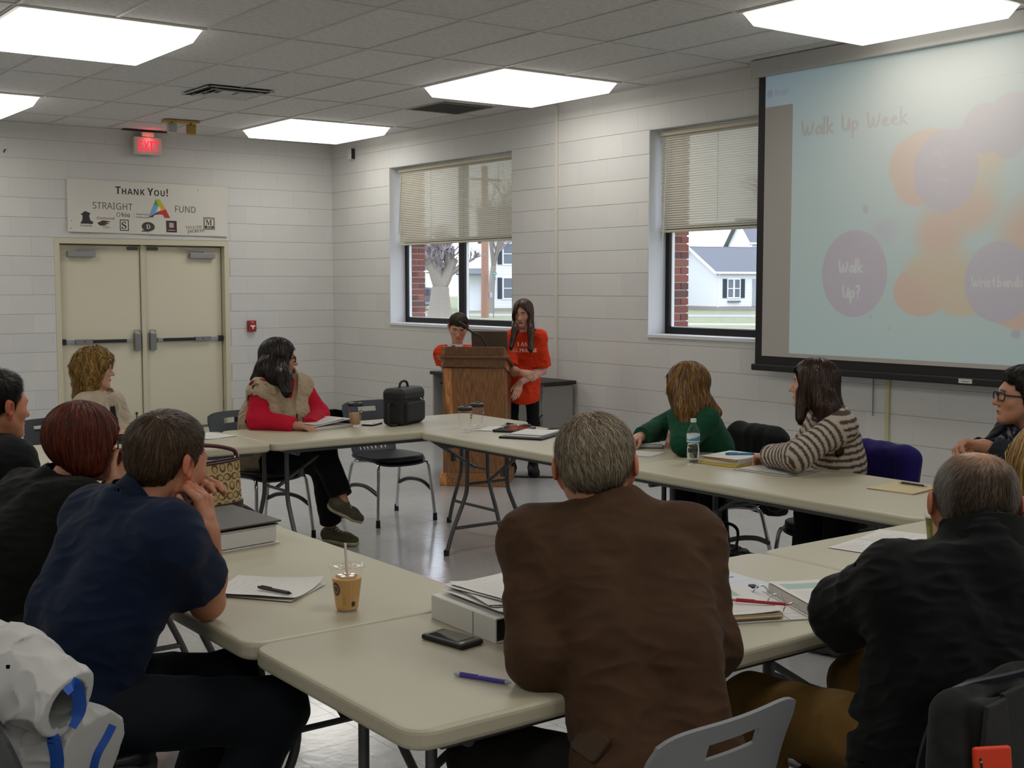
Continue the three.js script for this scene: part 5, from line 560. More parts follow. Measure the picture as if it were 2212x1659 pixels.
function surf(f, h, col, box = f.box) {                // surface nets on a sparse grid
  const lo = box[0], n0 = Math.ceil((box[1][0] - lo[0]) / h) + 2, n1 = Math.ceil((box[1][1] - lo[1]) / h) + 2, n2 = Math.ceil((box[1][2] - lo[2]) / h) + 2, val = new Float32Array(n0 * n1 * n2), B = 4, reach = B * h * 0.92 + h * 0.5;
  const id = (i, j, k) => (i * n1 + j) * n2 + k, live = [];
  for (let a = 0; a < n0; a += B) for (let b = 0; b < n1; b += B) for (let c = 0; c < n2; c += B) {
    const d = f(lo[0] + (a + B / 2) * h, lo[1] + (b + B / 2) * h, lo[2] + (c + B / 2) * h), A1 = Math.min(a + B, n0), B1 = Math.min(b + B, n1), C1 = Math.min(c + B, n2), far = Math.abs(d) > reach; if (!far) live.push([a, b, c, Math.min(A1, n0 - 1), Math.min(B1, n1 - 1), Math.min(C1, n2 - 1)]);
    for (let i = a; i < A1; i++) for (let j = b; j < B1; j++) for (let k = c; k < C1; k++) val[id(i, j, k)] = far ? d : f(lo[0] + i * h, lo[1] + j * h, lo[2] + k * h);
  }
  const vid = new Int32Array(n0 * n1 * n2).fill(-1), pos = [], idx = [], E = [[0, 1], [2, 3], [4, 5], [6, 7], [0, 2], [1, 3], [4, 6], [5, 7], [0, 4], [1, 5], [2, 6], [3, 7]], cv = new Float32Array(8);
  for (const [a, b, c0, A1, B1, C1] of live) for (let i = a; i < A1; i++) for (let j = b; j < B1; j++) for (let k = c0; k < C1; k++) {
    let m = 0; for (let q = 0; q < 8; q++) { const v = val[id(i + (q & 1), j + ((q >> 1) & 1), k + (q >> 2))]; cv[q] = v; if (v < 0) m |= 1 << q; }
    if (m === 0 || m === 255) continue;
    let x = 0, y = 0, z = 0, c = 0; for (const [p, q] of E) { if ((cv[p] < 0) === (cv[q] < 0)) continue; const t = cv[p] / (cv[p] - cv[q]); x += mix(p & 1, q & 1, t); y += mix((p >> 1) & 1, (q >> 1) & 1, t); z += mix(p >> 2, q >> 2, t); c++; }
    vid[id(i, j, k)] = pos.length / 3; pos.push(lo[0] + (i + x / c) * h, lo[1] + (j + y / c) * h, lo[2] + (k + z / c) * h);
  }
  for (const [a, b, c0, A1, B1, C1] of live) for (let i = Math.max(a, 1); i < A1; i++) for (let j = Math.max(b, 1); j < B1; j++) for (let k = Math.max(c0, 1); k < C1; k++) {
    const s = val[id(i, j, k)] < 0, q = (a, b, c, d, flip) => { if (a < 0 || b < 0 || c < 0 || d < 0) return; if (flip) idx.push(a, c, b, a, d, c); else idx.push(a, b, c, a, c, d); };
    if (s !== val[id(i + 1, j, k)] < 0) q(vid[id(i, j - 1, k - 1)], vid[id(i, j, k - 1)], vid[id(i, j, k)], vid[id(i, j - 1, k)], !s);
    if (s !== val[id(i, j + 1, k)] < 0) q(vid[id(i - 1, j, k - 1)], vid[id(i - 1, j, k)], vid[id(i, j, k)], vid[id(i, j, k - 1)], !s);
    if (s !== val[id(i, j, k + 1)] < 0) q(vid[id(i - 1, j - 1, k)], vid[id(i, j - 1, k)], vid[id(i, j, k)], vid[id(i - 1, j, k)], !s);
  }
  const nv = pos.length / 3, P = new Float32Array(pos), N = new Float32Array(nv * 3), C = new Float32Array(nv * 3), U = new Float32Array(nv * 2), e = h * 0.4;
  for (let v = 0; v < nv; v++) {
    let x = P[v * 3], y = P[v * 3 + 1], z = P[v * 3 + 2]; const q1 = f(x + e, y - e, z - e), q2 = f(x - e, y - e, z + e), q3 = f(x - e, y + e, z - e), q4 = f(x + e, y + e, z + e); let gx = q1 - q2 - q3 + q4, gy = -q1 - q2 + q3 + q4, gz = -q1 + q2 - q3 + q4; const l = Math.hypot(gx, gy, gz) || 1; gx /= l; gy /= l; gz /= l;
    const d = clamp((q1 + q2 + q3 + q4) / 4, -h, h) * 0.8; P[v * 3] = x -= gx * d; P[v * 3 + 1] = y -= gy * d; P[v * 3 + 2] = z -= gz * d; N[v * 3] = gx; N[v * 3 + 1] = gy; N[v * 3 + 2] = gz;
    const c = col ? col(x, y, z, gx, gy, gz) : [1, 1, 1]; C[v * 3] = c[0]; C[v * 3 + 1] = c[1]; C[v * 3 + 2] = c[2]; U[v * 2] = (x + z) * 2; U[v * 2 + 1] = y * 2;
  }
  const g = new THREE.BufferGeometry(); g.setAttribute('position', new THREE.BufferAttribute(P, 3)); g.setAttribute('normal', new THREE.BufferAttribute(N, 3)); g.setAttribute('uv', new THREE.BufferAttribute(U, 2)); g.setAttribute('color', new THREE.BufferAttribute(C, 3)); g.setIndex(idx); return g;
}
const lin3 = (hex) => { const c = new THREE.Color(hex); return [c.r, c.g, c.b]; };
// a head's own axes: x to its left, y up, z out of the face
function frame(c, yaw, pitch, roll, s) {
  const a = yaw * Math.PI / 180, p = pitch * Math.PI / 180, r = roll * Math.PI / 180; const m = new THREE.Matrix4().makeRotationY(Math.PI - a).multiply(new THREE.Matrix4().makeRotationX(p)).multiply(new THREE.Matrix4().makeRotationZ(r)), e = m.elements, X = [e[0], e[1], e[2]], Yv = [e[4], e[5], e[6]], Z = [e[8], e[9], e[10]];
  return { c, s, X, Y: Yv, Z, to: (l) => add3(add3(add3(c, X, l[0] * s), Yv, l[1] * s), Z, l[2] * s), dir: (l) => add3(add3([X[0] * l[0], X[1] * l[0], X[2] * l[0]], Yv, l[1]), Z, l[2]), loc: (x, y, z) => { const d = [x - c[0], y - c[1], z - c[2]]; return [dot3(d, X) / s, dot3(d, Yv) / s, dot3(d, Z) / s]; } };
}
function headShape(o = {}) {
  const w = o.wide ?? 1, nose = o.nose ?? 1;
  const skull = ell([0, 0.03, -0.014], [0.077 * w, 0.09, 0.098]), face = ell([0, -0.035, 0.03], [0.06 * w, 0.082, 0.06]);
  const soft = uni([face, cone([0.048 * w, -0.045, 0.0], [0.016, -0.098, 0.062], 0.026, 0.021), cone([-0.048 * w, -0.045, 0.0], [-0.016, -0.098, 0.062], 0.026, 0.021), cone([-0.034, 0.02, 0.073], [0.034, 0.02, 0.073], 0.0145, 0.0145), ell([0.042, -0.022, 0.056], [0.022, 0.02, 0.022]), ell([-0.042, -0.022, 0.056], [0.022, 0.02, 0.022])], 0.026);
  const fine = uni([cone([0, 0.006, 0.084], [0, -0.029, 0.1 + 0.006 * nose], 0.0075, 0.0115), ell([0, -0.033, 0.101 + 0.006 * nose], [0.011, 0.0095, 0.011]), ell([0.011, -0.036, 0.092], [0.008, 0.007, 0.01]), ell([-0.011, -0.036, 0.092], [0.008, 0.007, 0.01]), ell([0, -0.0625, 0.0855], [0.023, 0.0065, 0.0085]), ell([0, -0.0715, 0.0845], [0.02, 0.007, 0.0085]), ell([0, -0.098, 0.076], [0.018, 0.014, 0.013])], 0.008);
  const eyes = [0.031, -0.031].map((x) => ell([x, 0.003, 0.0715], [0.0145, 0.011, 0.0125])), socks = [0.031, -0.031].map((x) => ell([x, 0.004, 0.092], [0.018, 0.011, 0.012]));
  const ears = [1, -1].map((s) => { const e = uni([ell([s * 0.083 * w, 0.004, -0.006], [0.009, 0.028, 0.015]), ell([s * 0.092 * w, 0.008, -0.022], [0.007, 0.027, 0.012]), ell([s * 0.077 * w, -0.024, -0.004], [0.008, 0.016, 0.011])], 0.012), h = ell([s * 0.09 * w, 0.002, -0.008], [0.007, 0.019, 0.011]); return (x, y, z) => smax(e(x, y, z), -h(x, y, z), 0.006); });
  const bare = (x, y, z) => { let d = smin(skull(x, y, z), soft(x, y, z), 0.035); d = smax(d, -socks[0](x, y, z), 0.012); d = smax(d, -socks[1](x, y, z), 0.012); return smin(d, fine(x, y, z), 0.009); };
  const all = (x, y, z) => { let d = bare(x, y, z); d = Math.min(d, eyes[0](x, y, z), eyes[1](x, y, z)); if (o.ears !== false) d = smin(d, smin(ears[0](x, y, z), ears[1](x, y, z), 0.001), 0.01); return d; };
  const smooth = (x, y, z) => smin(skull(x, y, z), soft(x, y, z), 0.035);
  return { all, smooth };
}
function handBones(w, fwd, palm, side, curl, spread = 1, size = 1, thumbIn = 0.5) {   // side: +1 thumb towards cross(fwd, palm)
  const u = nrm3(fwd), n0 = nrm3(sub3(palm, [u[0] * dot3(palm, u), u[1] * dot3(palm, u), u[2] * dot3(palm, u)])), t = cross3(u, n0).map((x) => x * side), B = [], s = size;
  const rot = (a) => add3([u[0] * Math.cos(a), u[1] * Math.cos(a), u[2] * Math.cos(a)], n0, Math.sin(a));
  const off = [0.027, 0.009, -0.01, -0.028], base = [0.09, 0.094, 0.088, 0.079], L = [[0.042, 0.026, 0.02], [0.046, 0.03, 0.021], [0.042, 0.028, 0.02], [0.033, 0.021, 0.018]];
  B.push(cone(add3(w, u, -0.01), add3(w, u, 0.035 * s), 0.023 * s, 0.027 * s, [n0, 1.35]));
  off.forEach((o, i) => {
    const k = add3(add3(w, u, base[i] * s), t, o * s * spread); B.push(cone(add3(add3(w, u, 0.02 * s), t, o * 0.5 * s), k, 0.0125 * s, 0.0108 * s));
    let p = k, a = (Array.isArray(curl[0]) ? curl[i][0] : curl[0]); const cs = Array.isArray(curl[0]) ? curl[i] : curl; for (let q = 0; q < 3; q++) { const d = rot(a), e = add3(p, d, L[i][q] * s); B.push(cone(p, e, [0.0098, 0.0088, 0.008][q] * s * (i === 3 ? 0.88 : 1), [0.009, 0.0082, 0.0066][q] * s * (i === 3 ? 0.88 : 1))); p = e; a += cs[q + 1] ?? 0; }
  });
  let p = add3(add3(w, u, 0.022 * s), t, 0.024 * s), d = nrm3(add3(add3(u, t, 0.9 * (1 - thumbIn)), n0, 0.35 + thumbIn * 0.6)); B.push(cone(add3(w, u, 0.01), p, 0.016 * s, 0.015 * s));
  for (const [l, r] of [[0.04, 0.0125], [0.03, 0.0105], [0.024, 0.009]]) { const e = add3(p, d, l * s); B.push(cone(p, e, r * s, r * 0.88 * s)); p = e; d = nrm3(add3(add3(d, u, 0.25), t, -0.35 * thumbIn)); }
  return B;
}
// strands over a hair volume: thin tapered ribbons that follow the flow and lift off a little at the tips
function strands(hairF, seeds, fr, o) {
  const r = rng(o.seed ?? 1), pos = [], nor = [], col = [], idx = [], n = seeds.length / 3, e = 0.004;
  for (let k = 0; k < o.count; k++) {
    const q = Math.floor(r() * n) * 3; let p = [seeds[q] + (r() - 0.5) * 0.006, seeds[q + 1] + (r() - 0.5) * 0.006, seeds[q + 2] + (r() - 0.5) * 0.006];
    if (o.skip && o.skip(fr.loc(...p), r)) continue;
    const c0 = o.colors[Math.floor(r() * o.colors.length)], sh = 0.8 + 0.4 * r(), L = o.length * (0.6 + 0.8 * r()), seg = o.seg ?? 4, w = o.width * (0.6 + 0.8 * r()), wob = (r() - 0.5) * 2, lift = o.lift * (0.3 + r()); let prev = null; const base = pos.length / 3;
    for (let i = 0; i <= seg; i++) {
      const q1 = hairF(p[0] + e, p[1] - e, p[2] - e), q2 = hairF(p[0] - e, p[1] - e, p[2] + e), q3 = hairF(p[0] - e, p[1] + e, p[2] - e), q4 = hairF(p[0] + e, p[1] + e, p[2] + e), g = nrm3([q1 - q2 - q3 + q4, q3 + q4 - q1 - q2, q2 + q4 - q1 - q3]);
      const d = (q1 + q2 + q3 + q4) / 4, want = lift * Math.pow(i / seg, 1.5) + 0.0008; p = add3(p, g, clamp(want - d, -0.01, 0.01));
      let fl = o.flow(fr.loc(...p), p); fl = nrm3(sub3(fl, [g[0] * dot3(fl, g), g[1] * dot3(fl, g), g[2] * dot3(fl, g)])); const sd = nrm3(cross3(fl, g)); fl = nrm3(add3(fl, sd, wob * o.wild + (o.wave ? o.wave * Math.sin(i * 1.7 + wob * 6) : 0)));
      const ww = w * (1 - Math.pow(i / seg, 2) * 0.85) * 0.5, nn = nrm3(add3(g, sd, wob * 0.6));
      for (const s of [-1, 1]) { pos.push(p[0] + sd[0] * ww * s, p[1] + sd[1] * ww * s, p[2] + sd[2] * ww * s); nor.push(...nn); col.push(c0[0] * sh, c0[1] * sh, c0[2] * sh); }
      if (i) { const b = base + i * 2; idx.push(b - 2, b - 1, b + 1, b - 2, b + 1, b); }
      p = add3(p, fl, L / seg); prev = fl;
    }
  }
  const g = new THREE.BufferGeometry(); g.setAttribute('position', new THREE.Float32BufferAttribute(pos, 3)); g.setAttribute('normal', new THREE.Float32BufferAttribute(nor, 3)); g.setAttribute('uv', new THREE.Float32BufferAttribute(new Float32Array(pos.length / 3 * 2), 2)); g.setAttribute('color', new THREE.Float32BufferAttribute(col, 3)); g.setIndex(idx); return g;
}
const mergeC = (gs) => mergeGeometries(gs);
const skinMat = new THREE.MeshPhysicalMaterial({ vertexColors: true, roughness: 0.52, sheen: 0.2, sheenColor: new THREE.Color(1, 0.8, 0.7), sheenRoughness: 0.5, bumpMap: withRep(speckle, 3, 3), bumpScale: 0.0004 });
const hairMat = (rough = 0.45) => new THREE.MeshPhysicalMaterial({ vertexColors: true, roughness: rough, specularIntensity: 0.6, side: THREE.DoubleSide });
const clothBump = dataTex(128, 128, (u, v) => 0.5 + 0.25 * Math.sin(u * Math.PI * 64) * Math.sin(v * Math.PI * 64) + 0.2 * noise(u * 40, v * 40, 2), false);
const cloth = (rough = 0.85, sheen = 0.15, bump = 0.0008, rep = 6) => new THREE.MeshPhysicalMaterial({ vertexColors: true, roughness: rough, sheen, sheenColor: new THREE.Color(0.6, 0.6, 0.6), sheenRoughness: 0.6, bumpMap: withRep(clothBump, rep, rep), bumpScale: bump, specularIntensity: 0.5 });
const foldNoise = (x, y, z, f, k = 0) => 1 - Math.abs(noise(x * f + k, y * f, z * f + k)) * 2.2;

function person(key, o) {
  const J = POSE[key], base = [J.pel[0], 0, J.pel[2]], g = thing('person', o.label, 'person', base);
  const put = (parent, name, geo, m, label) => { geo.translate(-base[0], -base[1], -base[2]); return part(parent, name, geo, m, label); };
  const A = (deg) => { const a = deg * Math.PI / 180; return { f: [Math.sin(a), 0, -Math.cos(a)], r: [Math.cos(a), 0, Math.sin(a)] }; };
  const S = A(J.sy), H = A(J.py), b = o.bulk ?? 1, sz = o.size ?? 1, spine = nrm3(sub3(J.chest, J.pel)), tf = nrm3(cross3(spine, S.r).map((x) => -x)), fwd = dot3(tf, S.f) < 0 ? tf.map((x) => -x) : tf;
  const shL = add3(J.chest, S.r, -J.sw), shR = add3(J.chest, S.r, J.sw), hipL = add3(J.pel, H.r, -0.085 * sz), hipR = add3(J.pel, H.r, 0.085 * sz), fr = frame(J.head, J.hy, J.hp, J.hr, sz * (o.headSize ?? 1));
  const mid = add3(lerp3(J.pel, J.chest, 0.5), fwd, -0.025 + (o.slouch ?? 0)), neck = add3(add3(J.chest, spine, 0.05 * sz), fwd, 0.0), hb = fr.to([0, -0.06, -0.022]);
  const arms = { L: [shL, J.L[0], J.L[1]], R: [shR, J.R[0], J.R[1]] }, legs = { L: [hipL, J.legL[0], J.legL[1]], R: [hipR, J.legR[0], J.legR[1]] };
  const torso = (off, k = 1) => { const q = b * sz, R = (x) => x * q * k + off; return [cone(add3(J.pel, H.r, -0.055 * q), add3(J.pel, H.r, 0.055 * q), R(0.105), R(0.105)), cone(add3(J.pel, H.r, -0.045 * q), add3(mid, S.r, -0.055 * q), R(0.1), R(0.098)), cone(add3(J.pel, H.r, 0.045 * q), add3(mid, S.r, 0.055 * q), R(0.1), R(0.098)), cone(add3(mid, S.r, -0.055 * q), add3(add3(J.chest, spine, -0.09), S.r, -J.sw * 0.45), R(0.098), R(0.1)), cone(add3(mid, S.r, 0.055 * q), add3(add3(J.chest, spine, -0.09), S.r, J.sw * 0.45), R(0.098), R(0.1)), cone(add3(J.chest, spine, -0.05), add3(neck, spine, 0.015), R(0.085), R(0.052)), cone(add3(neck, spine, -0.015), add3(shL, spine, -0.01), R(0.05), R(0.056)), cone(add3(neck, spine, -0.015), add3(shR, spine, -0.01), R(0.05), R(0.056)), ...(o.bust ? [-1, 1].map((s) => ell(add3(add3(add3(J.chest, spine, -0.14), S.r, s * 0.07), fwd, 0.085), [R(0.065), R(0.065), R(0.06)])) : []), ...(o.belly ? [ell(add3(lerp3(J.pel, mid, 0.6), fwd, 0.06), [R(0.13), R(0.14), R(0.1)])] : [])]; };
  const armBones = (q, off, upto = 1, taper = 1) => { const [s, e, w] = arms[q]; return [cone(s, e, (0.05 * b) * sz + off, 0.041 * sz * b + off), cone(e, lerp3(e, w, upto), 0.041 * sz * b + off, mix(0.041, 0.027, upto) * sz + off * taper)]; };
  // skin
  const hs = headShape(o.head), wide = o.head?.wide ?? 1, headF = (x, y, z) => { const a = x - J.head[0], b1 = y - J.head[1], c1 = z - J.head[2]; const q = Math.sqrt(a * a + b1 * b1 + c1 * c1); if (q > 0.19 * fr.s) return q - 0.13 * fr.s; const l = fr.loc(x, y, z); return hs.all(l[0], l[1], l[2]) * fr.s; };
  const neckF = cone(add3(neck, spine, -0.04), hb, 0.058 * sz * (o.neck ?? 1), 0.05 * sz * (o.neck ?? 1)), hn = (x, y, z) => smin(headF(x, y, z), neckF(x, y, z), 0.025); hn.box = grow(grow(newBox(), J.head, 0.15 * sz), neck, 0.07);
  const sk = lin3(o.skin ?? 0xc79a80), lip = [sk[0] * 0.8, sk[1] * 0.5, sk[2] * 0.5], brow = lin3(o.brow ?? 0x3a2a20);
  const skinCol = (x, y, z) => { const l = fr.loc(x, y, z), t = 0.94 + 0.1 * noise(x * 28, y * 28, z * 28) + 0.05 * noise(x * 90, y * 90, z * 90); let c = [sk[0] * t, sk[1] * t, sk[2] * t]; if (l[1] < 0.12 && l[1] > -0.12 && Math.abs(l[2]) < 0.14) { const ax = Math.abs(l[0]); if (ax > 0.0765 * wide && Math.abs(l[1]) < 0.05 && l[2] < 0.02) c = [c[0] * 1.02, c[1] * 0.72, c[2] * 0.68]; if (l[2] > 0.06) { const lm = Math.exp(-Math.pow(l[0] / 0.021, 4) - Math.pow((l[1] + 0.0668) / 0.0085, 2)); c = c.map((v, i) => mix(v, lip[i], lm)); if (Math.abs(l[1] + 0.0665) < 0.0016 + (o.mouth ?? 0) && ax < 0.019) c = [0.05, 0.015, 0.015]; if (Math.abs(l[1] - 0.027 + (ax - 0.03) * (ax - 0.03) * 9) < 0.0045 && ax > 0.013 && ax < 0.05) c = brow; const ex = ax - 0.031, ey = l[1] - 0.003; if (ex * ex / 1.9e-4 + ey * ey / (o.lids ? 1.4e-5 : 4.4e-5) < 1) c = ex * ex + ey * ey < 3.2e-5 ? [0.02, 0.015, 0.012] : [0.62, 0.58, 0.56]; const nx = Math.hypot((ax - 0.032) / 0.022, (l[1] + 0.028) / 0.02); if (nx < 1) c = [c[0], c[1] * (0.9 + 0.1 * nx), c[2] * (0.9 + 0.1 * nx)]; } } return c; };
  const hh = o.near ? 0.0034 : 0.0042, geos = [surf(hn, hh, skinCol)];
  for (const q of ['L', 'R']) if (o.hands?.[q]) { const [s, e, w] = arms[q], hnd = o.hands[q], from = hnd.bare ?? 0.55, a0 = lerp3(e, w, from), list = handBones(w, hnd.fwd ?? sub3(w, e), hnd.palm, (q === 'L' ? -1 : 1), hnd.curl ?? [0.5, 0.6, 0.4], hnd.spread ?? 1, sz * (o.handSize ?? 1), hnd.thumb ?? 0.4), fa = [cone(from < 0 ? lerp3(s, e, 1 + from) : a0, from < 0 ? e : w, (from < 0 ? 0.045 : mix(0.041, 0.027, from)) * sz * b, (from < 0 ? 0.041 * b : 0.026) * sz), ...(from < 0 ? [cone(e, lerp3(e, w, 0.35), 0.04 * sz * b, 0.043 * sz * b), cone(lerp3(e, w, 0.35), w, 0.043 * sz * b, 0.0265 * sz)] : [])], hf = uni(list, 0.006), af = uni(fa, 0.03), f2 = (x, y, z) => smin(hf(x, y, z), af(x, y, z), 0.02); f2.box = boxOf([...list, ...fa]); geos.push(surf(f2, o.near ? 0.0034 : 0.004, skinCol)); }
  const rest = uni([...torso(-0.012, 0.92), ...armBones('L', -0.006, 0.75), ...armBones('R', -0.006, 0.75), cone(legs.L[0], legs.L[1], 0.072 * sz, 0.05 * sz), cone(legs.L[1], legs.L[2], 0.048 * sz, 0.034 * sz), cone(legs.R[0], legs.R[1], 0.072 * sz, 0.05 * sz), cone(legs.R[1], legs.R[2], 0.048 * sz, 0.034 * sz)], 0.03); geos.push(surf(rest, 0.02, () => sk));
  const body = put(g, 'body', mergeC(geos), skinMat);
  const ctx = { nd: nrm3(add3(sub3(hb, neck), spine, 0.07)), J, g, put, fr, hs, S, H, fwd, spine, neck, hb, mid, arms, legs, torso, armBones, shL, shR, b, sz, near: o.near, base };
  // clothes
  for (const c of o.clothes ?? []) c(ctx);
  if (o.hair) hairOn(ctx, o.hair);
  if (o.glasses) glassesOn(ctx, o.glasses);
  return g;
}
const colorOf = (c, amt = 0.12, f = 14) => { const k = lin3(c); return (x, y, z) => { const t = 1 + amt * (noise(x * f, y * f, z * f) + 0.6 * noise(x * f * 4, y * f * 4, z * f * 4)); return [k[0] * t, k[1] * t, k[2] * t]; }; };
// a top: torso and sleeves; sleeve 0 none, under 1 short, 1..2 forearm
const top = (name, o) => (c) => {
  const off = o.off ?? 0.014, list = [...c.torso(o.torsoOff ?? off, o.k ?? 1)];
  for (const q of ['L', 'R']) {
    const sl = o.sleeve ?? 2; if (!sl) continue; const [s, e, w] = c.arms[q], r0 = 0.052 * c.b * c.sz + off * (o.loose ?? 1), r1 = 0.043 * c.b * c.sz + off * (o.loose ?? 1);
    if (sl <= 1) { const end = lerp3(s, e, sl), d = sub3(e, s); list.push(cut(cone(s, add3(end, nrm3(d), 0.03), r0, r1 + 0.012 + (o.flare ?? 0)), end, d)); } else { const end = lerp3(e, w, sl - 1), d = sub3(w, e); list.push(cone(s, e, r0, r1), cut(cone(e, add3(end, nrm3(d), 0.03), r1, mix(0.043, 0.032, sl - 1) * c.sz + off), end, d)); }
  }
  if (o.extra) list.push(...o.extra(c)); const J = uni(list, o.blend ?? 0.035); let f = J;
  const amp = o.fold ?? 0.005, ff = o.foldFreq ?? 7; f = moved(f, (x, y, z) => -amp * foldNoise(x, y * 0.6 + x * 0.4, z, ff, o.seed ?? 0) - amp * 0.5 * foldNoise(x + y, y, z - y, ff * 2.1, 5));
  const up = c.spine, f0 = f, nd = c.nd, np = add3(c.neck, nd, o.collar ?? 0.012); f = (x, y, z) => { const q = [x - np[0], y - np[1], z - np[2]], pl = dot3(q, nd), r = Math.sqrt(Math.max(0, dot3(q, q) - pl * pl)); return smax(f0(x, y, z), Math.min(pl, 0.085 * c.sz - r), 0.006); }; f.box = f0.box;
  if (o.hem !== undefined) f = cut(f, add3(c.J.pel, up, o.hem), up.map((x) => -x), 0.006);
  if (o.carve) f = o.carve(f, c); c.topF = f;
  return c[o.id ?? 'top'] = c.put(c.g, name, surf(f, o.h ?? (c.near ? 0.007 : 0.009), o.col ? o.col(c) : colorOf(o.color, o.vary ?? 0.1)), o.mat ?? cloth(), o.label);
};
const bottom = (name, o) => (c) => {
  const q = c.sz * c.b, off = o.off ?? 0.012, list = [cone(add3(c.J.pel, c.H.r, -0.06 * q), add3(c.J.pel, c.H.r, 0.06 * q), 0.108 * q + off, 0.108 * q + off)];
  for (const s of ['L', 'R']) { const [h, k, a] = c.legs[s], end = lerp3(k, a, o.len ?? 0.95), d = sub3(a, k); list.push(cone(h, k, (0.084 * (o.slim ?? 1)) * q + off, 0.062 * (o.slim ?? 1) * q + off), cut(cone(k, add3(end, nrm3(d), 0.04), 0.062 * (o.slim ?? 1) * q + off, (o.ankle ?? 0.05) * c.sz + off), end, d)); }
  let f = uni(list, 0.03); f = moved(f, (x, y, z) => -(o.fold ?? 0.004) * foldNoise(x, y, z, 9, 3)); c.bottom = c.put(c.g, name, surf(f, o.h ?? (c.near ? 0.008 : 0.011), o.col ? o.col(c) : colorOf(o.color, 0.12)), o.mat ?? cloth());
};
const shoes = (color, sole, o = {}) => (c) => {
  for (const s of ['L', 'R']) {
    const [h, k, a] = c.legs[s]; let d = o.toe?.[s] ?? add3(c.H.f, c.H.r, s === 'L' ? -0.2 : 0.2); d = nrm3(d); const upv = o.up?.[s] ?? [0, 1, 0], heel = add3(add3(a, d, -0.03), upv, -0.035), ball = add3(add3(a, d, 0.12 * c.sz), upv, -0.05), toe = add3(add3(a, d, 0.18 * c.sz), upv, -0.052), sd = cross3(d, upv);
    let f = uni([cone(add3(a, upv, o.boot ? 0.05 : 0.005), heel, 0.042, 0.042), cone(heel, ball, 0.042, 0.044, [upv, 1.1]), cone(ball, toe, 0.044, 0.034, [upv, 1.2])], 0.03); const bot = add3(a, upv, -0.075); f = cut(f, bot, upv.map((x) => -x), 0.006); f = cut(f, add3(a, upv, o.boot ? 0.07 : 0.012), upv, 0.006);
    const sh = c.put(c.g, 'shoe', surf(f, 0.006, colorOf(color, 0.1, 40)), cloth(0.6, 0));
    const sol = cut(cut(uni([cone(add3(heel, upv, -0.02), add3(ball, upv, -0.01), 0.045, 0.047), cone(add3(ball, upv, -0.01), add3(toe, upv, -0.01), 0.047, 0.037)], 0.02), add3(a, upv, -0.062), upv, 0.004), add3(a, upv, -0.087), upv.map((x) => -x), 0.004); c.put(sh, 'sole', surf(sol, 0.006, colorOf(sole, 0.05)), cloth(0.6, 0));
    if (o.laces) for (let i = 0; i < 4; i++) { const p = add3(add3(a, d, 0.045 + i * 0.022), upv, 0.0 - i * 0.009); c.put(sh, 'lace', tube([add3(p, sd, -0.022), add3(p, upv, 0.008), add3(p, sd, 0.022)], 0.0035, 5, 8), mat(0xcfc9bc, 0.7)); }
  }
};
